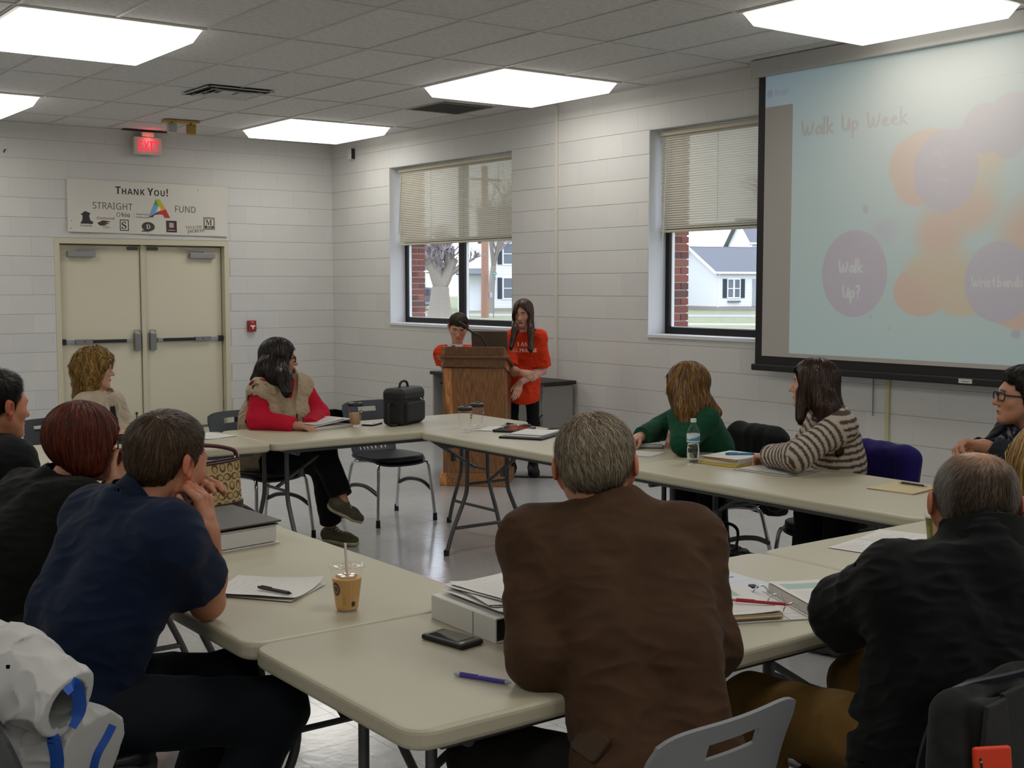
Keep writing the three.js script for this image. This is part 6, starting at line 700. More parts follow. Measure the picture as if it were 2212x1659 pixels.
function hairOn(c, o) {
  const { fr, hs } = c, s = fr.s, PI = Math.PI;
  const line = (ang) => { const a = Math.abs(ang) * 180 / PI, K = o.line ?? [[0, 0.072], [35, 0.06], [58, 0.03], [72, -0.012], [88, -0.005], [105, -0.02], [130, -0.065], [180, -0.085]]; for (let i = 1; i < K.length; i++) if (a <= K[i][0]) return mix(K[i - 1][1], K[i][1], sstep(K[i - 1][0], K[i][0], a)); return K[K.length - 1][1]; };
  const locks = (o.locks ?? []).map(([a, b, r1, r2, fl]) => cone(a, b, r1, r2, fl)), lk = locks.length ? uni(locks, o.lockBlend ?? 0.03) : null, thick = o.thick ?? 0.012, topT = o.top ?? thick;
  const F = (x, y, z) => {
    const l = fr.loc(x, y, z), ang = Math.atan2(l[0], l[2] + 0.012), t = mix(thick, topT, sstep(0.02, 0.1, l[1])) * (o.thin ? o.thin(l) : 1) * (o.long ? 1 : 0.25 + 0.75 * sstep(0, 0.055, l[1] - line(ang))), n = noise(ang * (o.freq ?? 9), l[1] * 6, (o.seed ?? 1)) * (o.amp ?? 0.004) + noise(ang * (o.freq ?? 9) * 3, l[1] * 14, 7) * (o.amp ?? 0.004) * 0.5 + (o.curl ? o.curl * noise(l[0] * 26, l[1] * 26, l[2] * 26) : 0);
    let d = smax(hs.smooth(l[0], l[1], l[2]) - t - n, (line(ang) - l[1]) * 0.75, 0.012); if (lk) { let q = lk(l[0], l[1], l[2]) - n; d = smin(d, q, o.lockBlend ?? 0.03); } if (o.open) { const op = o.open(l); d = smax(d, op, 0.012); } return d * s;
  };
  const bx = grow(newBox(), c.J.head, 0.17 * s); for (const k of o.locks ?? []) { grow(bx, fr.to(k[0]), k[2] + 0.04); grow(bx, fr.to(k[1]), k[3] + 0.04); }
  const base = lin3(o.colors[0]), cols = o.colors.map(lin3);
  const hc = (x, y, z) => { const l = fr.loc(x, y, z), ang = Math.atan2(l[0], l[2] + 0.012), t = 0.5 + 0.5 * noise(ang * 16, l[1] * 3, 3) + 0.25 * noise(ang * 50, l[1] * 5, 9), k = cols.length > 1 ? clamp(t, 0, 0.999) * (cols.length - 1) : 0, i = Math.floor(k), A = cols[i], B = cols[Math.min(i + 1, cols.length - 1)]; const q = [0, 1, 2].map((n) => mix(A[n], B[n], k - i)); return o.paint ? o.paint(l, q) : q; };
  const G = surf(F, o.h ?? (c.near ? 0.0045 : 0.0055), hc, bx), seeds = Array.from(G.attributes.position.array);
  const flowShort = (l) => { const d = [l[0], l[1] - 0.1, l[2] + (o.crown ?? 0.05)]; const v = nrm3(d); return fr.dir([v[0] + (o.sweep ?? 0.2), v[1] - 0.3, v[2]]); }, flowLong = (l, p) => add3([0, -1, 0], fr.dir([l[0] * 2, 0, 0]), 0.6);
  const m = hairMat(o.rough), hm = c.put(c.g, 'hair', G, m, o.label);
  const st = strands(F, seeds, fr, { seed: o.seed ?? 1, count: o.count ?? 2500, length: o.length ?? 0.035, width: o.width ?? 0.0016, lift: o.lift ?? 0.006, wild: o.wild ?? 0.25, wave: o.wave, seg: o.seg, colors: cols.map((q) => q.map((v) => v * 1.15)), flow: o.long ? flowLong : flowShort, skip: o.skip });
  if (o.paint) { const p = st.attributes.position, q = st.attributes.color; for (let i = 0; i < p.count; i++) { const k = o.paint(fr.loc(p.getX(i), p.getY(i), p.getZ(i)), [q.getX(i), q.getY(i), q.getZ(i)]); q.setXYZ(i, ...k); } }
  const sm = c.put(hm, 'hair_strands', st, m); sm.userData.kind = 'stuff';
}
function glassesOn(c, o) {
  const { fr } = c, m = mat(o.color ?? 0x141010, 0.35), P = (l) => fr.to(l), w = 0.026, h = o.h ?? 0.017;
  const rim = (s) => tube(Array.from({ length: 14 }, (_, i) => { const a = i / 14 * Math.PI * 2, cx = Math.sign(Math.cos(a)) * Math.pow(Math.abs(Math.cos(a)), 0.6), sy = Math.sign(Math.sin(a)) * Math.pow(Math.abs(Math.sin(a)), 0.6); return P([s * (0.033 + w * cx), 0.0 + h * sy, 0.1 - 0.008 * Math.abs(cx * s + 1) * 0.5 - (cx * s > 0 ? 0.006 * cx * s : 0)]); }), o.r ?? 0.0024, 6, 42, true);
  const gl = c.put(c.g, 'glasses', rim(1), m); c.put(gl, 'rim', rim(-1), m); c.put(gl, 'bridge', tube([P([-0.008, 0.005, 0.103]), P([0, 0.008, 0.106]), P([0.008, 0.005, 0.103])], o.r ?? 0.0024, 6), m);
  for (const s of [1, -1]) c.put(gl, 'temple', tube([P([s * 0.059, 0.008, 0.092]), P([s * 0.074, 0.009, 0.06]), P([s * 0.081, 0.008, 0.0]), P([s * 0.083, -0.01, -0.022])], (o.r ?? 0.0024) * 1.1, 6), m);
}
const noCol = 0;
const along = (p, a, b) => { const d = sub3(b, a), l = len3(d), q = sub3(p, a), h = dot3(q, d) / l, t = clamp(h, 0, l), r = sub3(q, d.map((x) => x * t / l)); return [h, len3(r)]; };
const ringAt = (c, r0, r1, up0, up1, fwdOff = 0) => cone(add3(add3(c.neck, c.nd, up0), c.fwd, fwdOff), add3(add3(c.neck, c.nd, up1), c.fwd, fwdOff), r0, r1);
const dark = 0x0d0d0f;
// man in the brown blazer, from behind
person('brown', {
  label: 'gray-haired man in a brown tweed blazer, seated with his back to the camera', near: true, bulk: 1.04, skin: 0xbd8465, headSize: 1.02, head: { wide: 1.03 }, neck: 1.08,
  hair: { colors: [0x5c5042, 0x8d8069, 0x6f624f, 0xa99c86], thick: 0.011, top: 0.017, amp: 0.0025, count: 11000, length: 0.034, width: 0.0017, lift: 0.007, wild: 0.4, sweep: -0.25, crown: 0.02, seed: 3, paint: (l, q) => { const t = Math.exp(-Math.pow(l[0] / 0.035, 2) - Math.pow((l[2] + 0.02) / 0.045, 2)) * sstep(0.07, 0.11, l[1]), d = sstep(0.0, -0.06, l[1]) * sstep(0.0, -0.06, l[2]) * 0.45 * sstep(0.07, 0.03, Math.abs(l[0])); return [mix(q[0], 0.36, t * 0.55) * (1 - d), mix(q[1], 0.25, t * 0.55) * (1 - d), mix(q[2], 0.15, t * 0.55) * (1 - d)]; } },
  hands: { L: { palm: [0, -1, 0] }, R: { palm: [0, -1, 0] } },
  clothes: [bottom('trousers', { color: 0x15120f }), shoes(0x0c0a09, 0x080808),
    top('shirt', { color: 0x6e7480, off: 0.006, sleeve: 1.5, h: 0.014, collar: 0.02, fold: 0 }),
    top('blazer', { off: 0.02, sleeve: 1.92, color: 0x422d1c, vary: 0.22, fold: 0.007, foldFreq: 6, seed: 2, collar: 0.05, h: 0.006, mat: cloth(0.92, 0.25, 0.0012, 8), extra: (c) => [ringAt(c, 0.085, 0.07, -0.03, 0.05, -0.004), cone(add3(add3(c.J.pel, c.fwd, -0.03), c.H.r, -0.08), add3(add3(c.J.pel, [0, -1, 0], 0.14), c.H.r, -0.11), 0.115, 0.105), cone(add3(add3(c.J.pel, c.fwd, -0.03), c.H.r, 0.08), add3(add3(c.J.pel, [0, -1, 0], 0.14), c.H.r, 0.11), 0.115, 0.105)], hem: -0.24 }),
    (c) => { const e = 0.004, F = c.topF, grad = (q) => nrm3([F(q[0] + e, q[1], q[2]) - F(q[0] - e, q[1], q[2]), F(q[0], q[1] + e, q[2]) - F(q[0], q[1] - e, q[2]), F(q[0], q[1], q[2] + e) - F(q[0], q[1], q[2] - e)]); let p = [-5.80, 0.70, 11.66]; for (let k = 0; k < 20; k++) p = add3(p, grad(p), -clamp(F(...p), -0.03, 0.03)); const n = grad(p), gl = extr(rr(0.1, 0.055, 0.01), 0.004, 0.002); gl.applyMatrix4(new THREE.Matrix4().makeBasis(V(...nrm3(cross3([0, 1, 0], n))), V(...cross3(n, nrm3(cross3([0, 1, 0], n)))), V(...n)).setPosition(...add3(p, n, -0.001))); c.put(c.top, 'pocket_flap', gl, mat(0x3a2818, 0.9)); },
    (c) => { const f = cut(cut(uni([ringAt(c, 0.096, 0.078, -0.03, 0.05, -0.006)], 0.01), add3(c.neck, c.nd, -0.004), c.nd.map((x) => -x)), add3(c.neck, c.nd, 0.043), c.nd); c.put(c.top, 'collar', surf(f, 0.005, colorOf(0x3c2919, 0.2)), cloth(0.92, 0.25, 0.0012, 8)); }],
});
// man in the black fleece
person('fleece', {
  label: 'man with a thinning crown in a black fleece, arms folded on the table', near: true, bulk: 1.14, skin: 0xbf8a6a, headSize: 1.08, head: { wide: 1.03 }, neck: 1.05,
  hair: { colors: [0x2a1f17, 0x3c2d20, 0x54463a], thick: 0.008, top: 0.009, amp: 0.0015, count: 9000, length: 0.022, width: 0.0014, lift: 0.004, wild: 0.3, seed: 5, thin: (l) => 1 - 0.85 * Math.exp(-Math.pow(l[0] / 0.045, 2) - Math.pow((l[2] + 0.015) / 0.055, 2)) * sstep(0.07, 0.105, l[1]), skip: (l, r) => r() < 0.93 * Math.exp(-Math.pow(l[0] / 0.05, 4) - Math.pow((l[2] + 0.025) / 0.06, 4)) * sstep(0.07, 0.095, l[1]), paint: (l, q) => { const t = Math.exp(-Math.pow(l[0] / 0.052, 2) - Math.pow((l[2] + 0.025) / 0.065, 2)) * sstep(0.06, 0.1, l[1]), g = sstep(0.05, 0.075, Math.abs(l[0])) * 0.6; let k = [mix(q[0], 0.26, g), mix(q[1], 0.235, g), mix(q[2], 0.21, g)]; return [mix(k[0], 0.4, t), mix(k[1], 0.22, t), mix(k[2], 0.13, t)]; } },
  hands: { L: { palm: [0, -1, 0.2] }, R: { fwd: [-0.5, -0.62, -0.35], palm: [0.3, -0.5, 0.6], bare: 0.6, curl: [0.6, 0.6, 0.4] } },
  clothes: [bottom('trousers', { color: 0x7a5c2c, fold: 0.007 }), shoes(0x120f0c, 0x080808),
    top('fleece_jacket', { off: 0.026, sleeve: 1.88, color: 0x0f1012, vary: 0.25, fold: 0.011, foldFreq: 7, seed: 4, collar: 0.052, h: 0.007, mat: cloth(0.97, 0.35, 0.002, 9), extra: (c) => [ringAt(c, 0.092, 0.09, -0.03, 0.06, 0.0)], hem: -0.2 }),
    (c) => { const f = cut(cut(ringAt(c, 0.104, 0.098, -0.03, 0.1, -0.004), add3(c.neck, c.nd, -0.01), c.nd.map((x) => -x)), add3(c.neck, c.nd, 0.085), c.nd), f2 = (x, y, z) => smax(f(x, y, z), -ringAt(c, 0.083, 0.084, -0.03, 0.14, -0.004)(x, y, z), 0.004); f2.box = f.box; c.put(c.top, 'collar', surf(f2, 0.005, colorOf(0x0a0a0b, 0.2)), cloth(0.97, 0.3, 0.0015, 9)); }],
});
// man in the navy polo
person('navy', {
  label: 'brown-haired man in a navy polo shirt, chin on his clasped hands', near: true, bulk: 1.05, skin: 0xb87d60, head: { wide: 1.0 }, neck: 1.1, brow: 0x3a2a1c,
  hair: { colors: [0x2a1d12, 0x40301f, 0x55412a, 0x34261a], thick: 0.013, top: 0.022, amp: 0.003, count: 9000, length: 0.045, width: 0.0017, lift: 0.004, wild: 0.22, sweep: 0.35, crown: 0.06, seed: 7, line: [[0, 0.07], [30, 0.062], [55, 0.034], [70, -0.004], [84, -0.016], [95, 0.012], [112, -0.03], [135, -0.075], [180, -0.1]], paint: (l, q) => { const g = sstep(0.02, -0.02, l[1]) * sstep(0.0, 0.04, l[2]) * 0.35; return [mix(q[0], 0.16, g), mix(q[1], 0.13, g), mix(q[2], 0.1, g)]; } },
  hands: { L: { fwd: [0.15, 1, 0.1], palm: [0.35, 0.1, 0.8], bare: -0.4, curl: [0.95, 0.7, 0.5], thumb: 0.5 }, R: { fwd: [-0.1, 1, -0.12], palm: [-0.5, 0.1, -0.75], bare: -0.4, curl: [0.75, 0.95, 0.7], thumb: 0.5 } },
  clothes: [bottom('jeans', { color: 0x0d131b, fold: 0.006, mat: cloth(0.85, 0.1, 0.001, 10) }), shoes(0x0c0c0c, 0x101010),
    top('polo_shirt', { off: 0.02, sleeve: 0.66, flare: 0.004, color: 0x0a1a34, vary: 0.18, fold: 0.008, foldFreq: 6, seed: 1, collar: 0.012, h: 0.006, hem: -0.19, mat: cloth(0.85, 0.3, 0.001, 12) }),
    (c) => { const R = ringAt(c, 0.086, 0.07, -0.02, 0.05, -0.002), f = cut(cut(R, add3(c.neck, c.nd, -0.012), c.nd.map((x) => -x)), add3(c.neck, c.nd, 0.036), add3(c.nd, c.fwd, 0.55)), f2 = (x, y, z) => smax(f(x, y, z), -ringAt(c, 0.066, 0.062, -0.03, 0.12, 0.0)(x, y, z), 0.003); f2.box = f.box; c.put(c.top, 'collar', surf(f2, 0.004, colorOf(0x0a1932, 0.15)), cloth(0.85, 0.3, 0.001, 12)); }],
});
// red-haired woman
person('red', {
  label: 'red-haired woman in glasses and a black jacket, hands raised to her chin', near: true, bulk: 1.16, skin: 0xb98468, size: 0.97,
  hair: { colors: [0x34130a, 0x561f0f, 0x742c14, 0x42170b], thick: 0.026, top: 0.03, amp: 0.004, freq: 7, count: 8000, length: 0.09, seg: 6, width: 0.002, lift: 0.003, wild: 0.12, long: true, seed: 9, rough: 0.5, line: [[0, 0.075], [25, 0.06], [42, 0.01], [50, -0.09], [90, -0.115], [180, -0.13]], open: (l) => 0.062 - Math.hypot(l[0] * 0.72, (l[1] + 0.05) * 0.62, (l[2] - 0.105) * 0.85) },
  glasses: { color: 0x2a1418 },
  hands: { L: { fwd: [0.75, 0.7, 0.1], palm: [0.1, 0.1, 0.9], curl: [1.0, 0.8, 0.5] }, R: { fwd: [0.7, 0.75, -0.1], palm: [-0.4, 0.2, -0.9], curl: [0.9, 0.9, 0.6] } },
  clothes: [bottom('trousers', { color: 0x0c0c0e }), shoes(dark, dark), top('jacket', { off: 0.026, sleeve: 1.8, color: 0x080907, vary: 0.3, fold: 0.007, seed: 6, collar: 0.03, h: 0.009, mat: cloth(0.97, 0.3, 0.0018, 8), extra: (c) => [ringAt(c, 0.09, 0.075, -0.03, 0.03, -0.005)] })],
});
// man with short black hair at the left edge
person('blackhair', {
  label: 'man with short black hair in a dark sweater at the left edge', near: true, bulk: 1.05, skin: 0xb9795a, neck: 1.1, brow: 0x14100c,
  hair: { colors: [0x0a0807, 0x15110d, 0x1d1712], thick: 0.006, top: 0.024, amp: 0.003, count: 6000, length: 0.03, width: 0.0017, lift: 0.008, wild: 0.4, crown: 0.06, seed: 11 },
  hands: { L: { palm: [0, -1, 0] }, R: { palm: [0, -1, 0] } },
  clothes: [bottom('trousers', { color: 0x101216 }), shoes(dark, dark), top('shirt', { color: 0xa8a8a6, off: 0.008, sleeve: 1.9, h: 0.014, collar: 0.03, fold: 0 }), top('sweater', { off: 0.02, sleeve: 1.9, color: 0x0b0c0f, vary: 0.25, fold: 0.007, seed: 8, collar: 0.018, h: 0.009, extra: (c) => [ringAt(c, 0.075, 0.066, -0.03, 0.02)] })],
});
// curly-haired woman
person('curly', {
  label: 'woman with curly blond hair and a cream jacket, in profile before the doors', size: 0.96, skin: 0xc9977e, brow: 0x6e5130, bust: true,
  hair: { colors: [0x5a3f1b, 0x8c6932, 0xb08d4c, 0x735427], thick: 0.036, top: 0.03, amp: 0.006, curl: 0.013, freq: 8, count: 7000, length: 0.06, seg: 7, width: 0.004, lift: 0.012, wild: 0.5, wave: 0.9, long: true, seed: 13, line: [[0, 0.07], [30, 0.055], [48, 0.0], [58, -0.1], [90, -0.15], [180, -0.16]], locks: [[[0, 0, -0.055], [0, -0.2, -0.075], 0.09, 0.06], [[0.07, -0.02, -0.02], [0.075, -0.17, -0.03], 0.05, 0.035], [[-0.07, -0.02, -0.02], [-0.075, -0.17, -0.03], 0.05, 0.035]], open: (l) => 0.05 - Math.hypot(l[0] * 0.75, (l[1] + 0.04) * 0.6, (l[2] - 0.115) * 0.85) },
  glasses: { color: 0x5c4034, r: 0.0016, h: 0.013 }, hands: { L: { palm: [0, -1, 0] }, R: { palm: [0, -1, 0] } },
  clothes: [bottom('skirt', { color: 0x1a1716 }), shoes(dark, dark), top('blouse', { color: 0x16120f, off: 0.01, sleeve: 0, collar: 0.0, h: 0.012 }),
    top('jacket', { off: 0.022, sleeve: 1.8, col: (c) => { const k = colorOf(0xb3a590, 0.12), d = lin3(0x2c2724); return (x, y, z) => { const p = [x, y, z], q = sub3(p, c.J.chest), a = dot3(q, c.S.r), f = dot3(q, c.fwd), u = dot3(q, c.spine); for (const s of ['L', 'R']) { const [t, r] = along(p, c.arms[s][1], c.arms[s][2]); if (r < 0.075 && (Math.abs(t - 0.06) < 0.02 || Math.abs(t - 0.14) < 0.016)) return d; } return f > 0.04 && Math.abs(a) < 0.035 - u * 0.12 && u < 0.02 ? lin3(0x17120f) : k(x, y, z); }; }, fold: 0.006, seed: 3, collar: 0.012, h: 0.008 }),
    (c) => { for (const s of [-1, 1]) c.put(c.top, 'lapel', tube([add3(add3(c.neck, c.S.r, s * 0.07), c.spine, 0.02), add3(add3(add3(c.neck, c.S.r, s * 0.075), c.fwd, 0.09), c.spine, -0.03), add3(add3(add3(c.neck, c.S.r, s * 0.05), c.fwd, 0.13), c.spine, -0.14), add3(add3(add3(c.neck, c.S.r, s * 0.03), c.fwd, 0.14), c.spine, -0.24)], 0.014, 8, 24), mat(0xb9ac98, 0.85)); }],
});
// woman in the vest
person('vest', {
  label: 'woman with long dark hair in a beige vest over a bright pink top', size: 0.99, skin: 0xb88065, bust: true, belly: true, bulk: 1.08,
  hair: { colors: [0x0d0806, 0x170e0a, 0x21150f], thick: 0.02, top: 0.02, amp: 0.003, count: 4000, length: 0.1, seg: 6, width: 0.0025, lift: 0.004, wild: 0.12, long: true, seed: 15, rough: 0.35, line: [[0, 0.075], [30, 0.06], [48, 0.01], [58, -0.09], [180, -0.13]], locks: LOCKS.vest, open: (l) => 0.05 - Math.hypot(l[0] * 0.72, (l[1] + 0.045) * 0.62, (l[2] - 0.11) * 0.85) },
  glasses: { color: 0x0c0a0c, r: 0.0032 }, hands: { L: { palm: [0, -1, 0] }, R: { palm: [0, -1, 0] } },
  clothes: [bottom('trousers', { color: 0x07070a, slim: 1.05, ankle: 0.055, len: 0.9 }), shoes(0x55503c, 0xb9b096, { laces: true, toe: { L: [0.75, -0.42, -0.1], R: [0.35, 0, 0.94] }, up: { L: [0.4, 0.75, 0.5], R: [0, 1, 0] } }),
    top('pink_top', { off: 0.016, torsoOff: 0.002, sleeve: 1.95, color: 0xb8132f, fold: 0.004, seed: 2, collar: 0.0, h: 0.008 }),
    top('vest', { id: 'vestMesh', off: 0.03, k: 1.0, sleeve: 0, color: 0xa8967c, vary: 0.1, fold: 0.008, foldFreq: 10, seed: 9, collar: 0.03, h: 0.008, hem: -0.12, extra: (c) => [ringAt(c, 0.085, 0.08, -0.04, 0.04)], carve: (f, c) => { const L = cone(add3(c.shL, c.S.r, -0.015), c.arms.L[1], 0.07, 0.07), R = cone(add3(c.shR, c.S.r, 0.015), c.arms.R[1], 0.07, 0.07), N = cone(add3(add3(c.neck, c.fwd, 0.02), c.spine, 0.1), add3(add3(c.neck, c.fwd, 0.15), c.spine, -0.12), 0.055, 0.02), g = (x, y, z) => smax(smax(smax(f(x, y, z), -L(x, y, z), 0.01), -R(x, y, z), 0.01), -N(x, y, z), 0.01); g.box = f.box; return g; } }),
    (c) => { const z = (u, f2, a = 0) => add3(add3(add3(c.J.chest, c.spine, u), c.fwd, f2), c.S.r, a); c.put(c.vestMesh, 'zipper', tube([z(-0.09, 0.19), z(-0.16, 0.215), z(-0.24, 0.2, 0.0), z(-0.3, 0.2, -0.02), z(-0.36, 0.21, -0.02)], 0.006, 6, 30), mat(0x0d0c0c, 0.5)); for (const s of ['L', 'R']) { const [a, e] = c.arms[s], sd = s === 'L' ? -1 : 1, P = (t) => { const d = nrm3(sub3(e, a)), u = nrm3(cross3(d, c.fwd)), v = cross3(d, u); return add3(add3(add3(a, c.S.r, -sd * 0.035), u.map((x) => x * Math.cos(t) * 0.092)), v.map((x) => x * Math.sin(t) * 0.092)); }; } }],
});
// boy behind the podium
person('boy', {
  label: 'boy in an orange shirt behind the podium, looking down', size: 0.88, headSize: 1.06, skin: 0xc79379, brow: 0x3a281a, lids: true,
  hair: { colors: [0x22160d, 0x3a2817, 0x2c1e12], thick: 0.011, top: 0.018, amp: 0.002, count: 2500, length: 0.04, width: 0.002, lift: 0.003, wild: 0.15, sweep: 0.6, seed: 17, line: [[0, 0.05], [30, 0.05], [58, 0.03], [72, -0.01], [88, 0.0], [105, -0.02], [130, -0.06], [180, -0.08]] },
  hands: { L: { palm: [0, -1, 0] }, R: { palm: [0, -1, 0] } },
  clothes: [bottom('trousers', { color: 0x1c2230 }), shoes(dark, 0x999999), top('undershirt', { color: 0xc9c6c0, off: 0.006, sleeve: 0, collar: 0.045, h: 0.008, fold: 0, extra: (c) => [ringAt(c, 0.062, 0.058, -0.02, 0.04)] }), top('orange_shirt', { off: 0.02, sleeve: 0.8, flare: 0.012, color: 0xc93312, fold: 0.006, seed: 3, collar: 0.006, h: 0.009 })],
});
// girl standing at the podium
person('girl', {
  label: 'girl with long brown hair in an orange shirt standing beside the podium', size: 0.93, headSize: 1.0, skin: 0xc4917a, brow: 0x2c1c12, lids: true, mouth: 0.003, bulk: 0.92,
  hair: { colors: [0x22140c, 0x352114, 0x452c1b], thick: 0.014, top: 0.016, amp: 0.002, count: 4500, length: 0.12, seg: 6, width: 0.0024, lift: 0.002, wild: 0.06, long: true, seed: 19, rough: 0.35, line: [[0, 0.085], [12, 0.07], [30, 0.05], [50, 0.0], [62, -0.09], [180, -0.13]], lockBlend: 0.02, locks: LOCKS.girl, open: (l) => 0.05 - Math.hypot(l[0] * 0.78, (l[1] + 0.04) * 0.6, (l[2] - 0.11) * 0.85) },
  hands: { L: { fwd: [-0.6, -0.75, 0.35], palm: [0.4, -0.2, -0.8], bare: -0.1, curl: [0.2, 0.3, 0.2] }, R: { fwd: [0.75, -0.35, 0.5], palm: [0.6, -0.3, -0.7], bare: -0.1, curl: [0.7, 0.7, 0.5] } },
  clothes: [bottom('leggings', { color: 0x07070a, slim: 0.82, ankle: 0.036, off: 0.006 }), shoes(0x14151a, 0x0a0a0a, { boot: true }),
    top('orange_shirt', { off: 0.01, sleeve: 0.84, flare: 0.012, color: 0xcc3612, vary: 0.08, fold: 0.008, foldFreq: 8, seed: 3, collar: 0.002, h: 0.008, hem: -0.14, extra: (c) => [cone(add3(c.J.pel, [0, 1, 0], 0.06), add3(c.J.pel, [0, -1, 0], 0.12), 0.15, 0.158)] }),
    (c) => { const t = canvasTex(512, 256, (k, w, h) => { k.clearRect(0, 0, w, h); k.fillStyle = '#e2d6cc'; k.font = 'bold 92px serif'; k.textAlign = 'center'; k.fillText('I AM', w / 2, 96); k.font = 'bold 84px serif'; k.fillText('ALL PRAIRIE', w / 2, 200, 480); }); const W = 0.24, g = new THREE.PlaneGeometry(W, 0.12, 16, 6), p = g.attributes.position, f = [c.S.f[0], 0, c.S.f[2]], o0 = add3(add3(c.J.chest, [0, -1, 0], 0.085), f, 0.132); for (let i = 0; i < p.count; i++) { const x = p.getX(i), y = p.getY(i), q = add3(add3(add3(o0, c.S.r, -x), [0, 1, 0], y), f, 0.014 - x * x * 2.2 + y * -0.05); p.setXYZ(i, ...q); } g.computeVertexNormals(); c.put(c.top, 'shirt_print', g, mat(0xffffff, 0.7, { map: t, transparent: true, side: THREE.DoubleSide })); }],
});
// woman in green
person('green', {
  label: 'blond woman in a green sweater and scarf, head turned away to the podium', size: 0.97, skin: 0xc4917a, bust: true,
  hair: { colors: [0x3c260f, 0x6b4a1f, 0x916a33, 0x4c3214], thick: 0.026, top: 0.022, amp: 0.005, freq: 6, count: 6000, length: 0.12, seg: 7, width: 0.0034, lift: 0.004, wild: 0.15, wave: 0.15, long: true, seed: 21, rough: 0.36, line: [[0, 0.075], [30, 0.06], [48, 0.01], [58, -0.09], [180, -0.13]], locks: LOCKS.green },
  hands: { L: { fwd: [-0.1, 1, -0.1], palm: [0.5, 0.1, 0.3], bare: 0.75, curl: [0.5, 0.6, 0.4] }, R: { palm: [0, -1, 0.2], curl: [1.1, 1.1, 0.8], thumb: 0.7 } },
  clothes: [bottom('trousers', { color: 0x08080a }), shoes(dark, dark), top('sweater', { off: 0.018, sleeve: 1.86, color: 0x0a4029, vary: 0.12, fold: 0.005, seed: 5, collar: 0.005, h: 0.008 }),
    (c) => { const f = moved(uni([cone(add3(add3(c.neck, c.fwd, 0.07), c.S.r, 0.05), add3(add3(add3(c.J.chest, c.spine, -0.16), c.fwd, 0.17), c.S.r, 0.03), 0.035, 0.04), cone(add3(add3(add3(c.J.chest, c.spine, -0.16), c.fwd, 0.17), c.S.r, 0.03), add3(add3(add3(c.J.chest, c.spine, -0.33), c.fwd, 0.2), c.S.r, 0.02), 0.04, 0.045)], 0.03), (x, y, z) => -0.008 * foldNoise(x, y, z, 16)); c.put(c.g, 'scarf', surf(f, 0.007, (x, y, z) => { const t = noise(x * 22, y * 22, z * 22); return t > 0.15 ? lin3(0x9a6f66) : t < -0.2 ? lin3(0x3a3028) : lin3(0xb09a84); }), cloth(0.9, 0.1)); }],
});
// woman in stripes
person('stripe', {
  label: 'woman with very long brown hair in a striped top, seen from behind', size: 0.98, skin: 0xc4917a,
  hair: { colors: [0x1a0e08, 0x2b180d, 0x3d2413, 0x231309], thick: 0.018, top: 0.02, amp: 0.003, freq: 6, count: 6000, length: 0.14, seg: 7, width: 0.0028, lift: 0.002, wild: 0.05, long: true, seed: 23, rough: 0.3, line: [[0, 0.075], [30, 0.06], [48, 0.01], [60, -0.09], [180, -0.13]], locks: LOCKS.stripe },
  hands: { L: { palm: [0, -1, 0], curl: [0.8, 0.8, 0.5] }, R: { palm: [0, -1, 0] } },
  clothes: [bottom('trousers', { color: 0x0d0c0d }), shoes(dark, dark),
    top('striped_top', { off: 0.02, sleeve: 1.95, fold: 0.004, seed: 5, collar: 0.0, h: 0.0065, col: (c) => { const A = lin3(0xb0a598), B = lin3(0x4c4038); return (x, y, z) => { const p = [x, y, z]; let t = dot3(sub3(p, c.J.pel), c.spine), best = 0.085; for (const s of ['L', 'R']) for (const [i, j] of [[0, 1], [1, 2]]) { const [h, r] = along(p, c.arms[s][i], c.arms[s][j]); if (r < best && h > (i ? -0.03 : 0.04)) { best = r; t = h + i * 0.28 + 0.01; } } const q = ((t / 0.034) % 1 + 1) % 1; return q < 0.45 ? B : A; }; } })],
});
// woman with short hair and glasses
person('glasses', {
  label: 'woman with short dark hair and glasses in a patterned blouse at the right edge', size: 0.98, skin: 0xb98468, near: true, bust: true,
  hair: { colors: [0x0c0a09, 0x17120f, 0x211a15], thick: 0.016, top: 0.03, amp: 0.003, count: 4000, length: 0.04, width: 0.002, lift: 0.004, wild: 0.25, crown: 0.05, seed: 25, line: [[0, 0.07], [35, 0.058], [58, 0.03], [74, -0.012], [88, 0.015], [105, -0.02], [130, -0.065], [180, -0.085]] },
  glasses: { color: 0x120c0e, r: 0.003 }, hands: { L: { fwd: [-0.6, 0.1, -0.6], palm: [0.2, -0.5, 0.5], curl: [0.9, 0.9, 0.6] }, R: { fwd: [-0.6, 0.1, -0.2], palm: [0, -1, 0.2], curl: [0.9, 0.9, 0.6] } },
  clothes: [bottom('trousers', { color: 0x0d0c0d }), shoes(dark, dark), top('blouse', { off: 0.016, sleeve: 1.4, fold: 0.005, collar: 0.018, h: 0.007, extra: (c) => [ringAt(c, 0.082, 0.07, -0.03, 0.02, 0.01)], col: () => (x, y, z) => { const t = noise(x * 38, y * 38, z * 38) + 0.5 * noise(x * 70, y * 70, z * 70); return t > 0.25 ? lin3(0x8f8d92) : t > 0.05 ? lin3(0x5a5660) : t < -0.3 ? lin3(0x0d0e16) : lin3(0x1c2034); } }),
    top('cardigan', { id: 'card', off: 0.026, sleeve: 1.8, color: 0x1c2027, fold: 0.006, seed: 8, collar: -0.01, h: 0.009, carve: (f, c) => { const N = cone(add3(add3(c.neck, c.fwd, 0.1), c.spine, 0.1), add3(add3(c.J.pel, c.fwd, 0.24), c.spine, 0.0), 0.13, 0.12), g = (x, y, z) => smax(f(x, y, z), -N(x, y, z), 0.01); g.box = f.box; return g; } })],
});
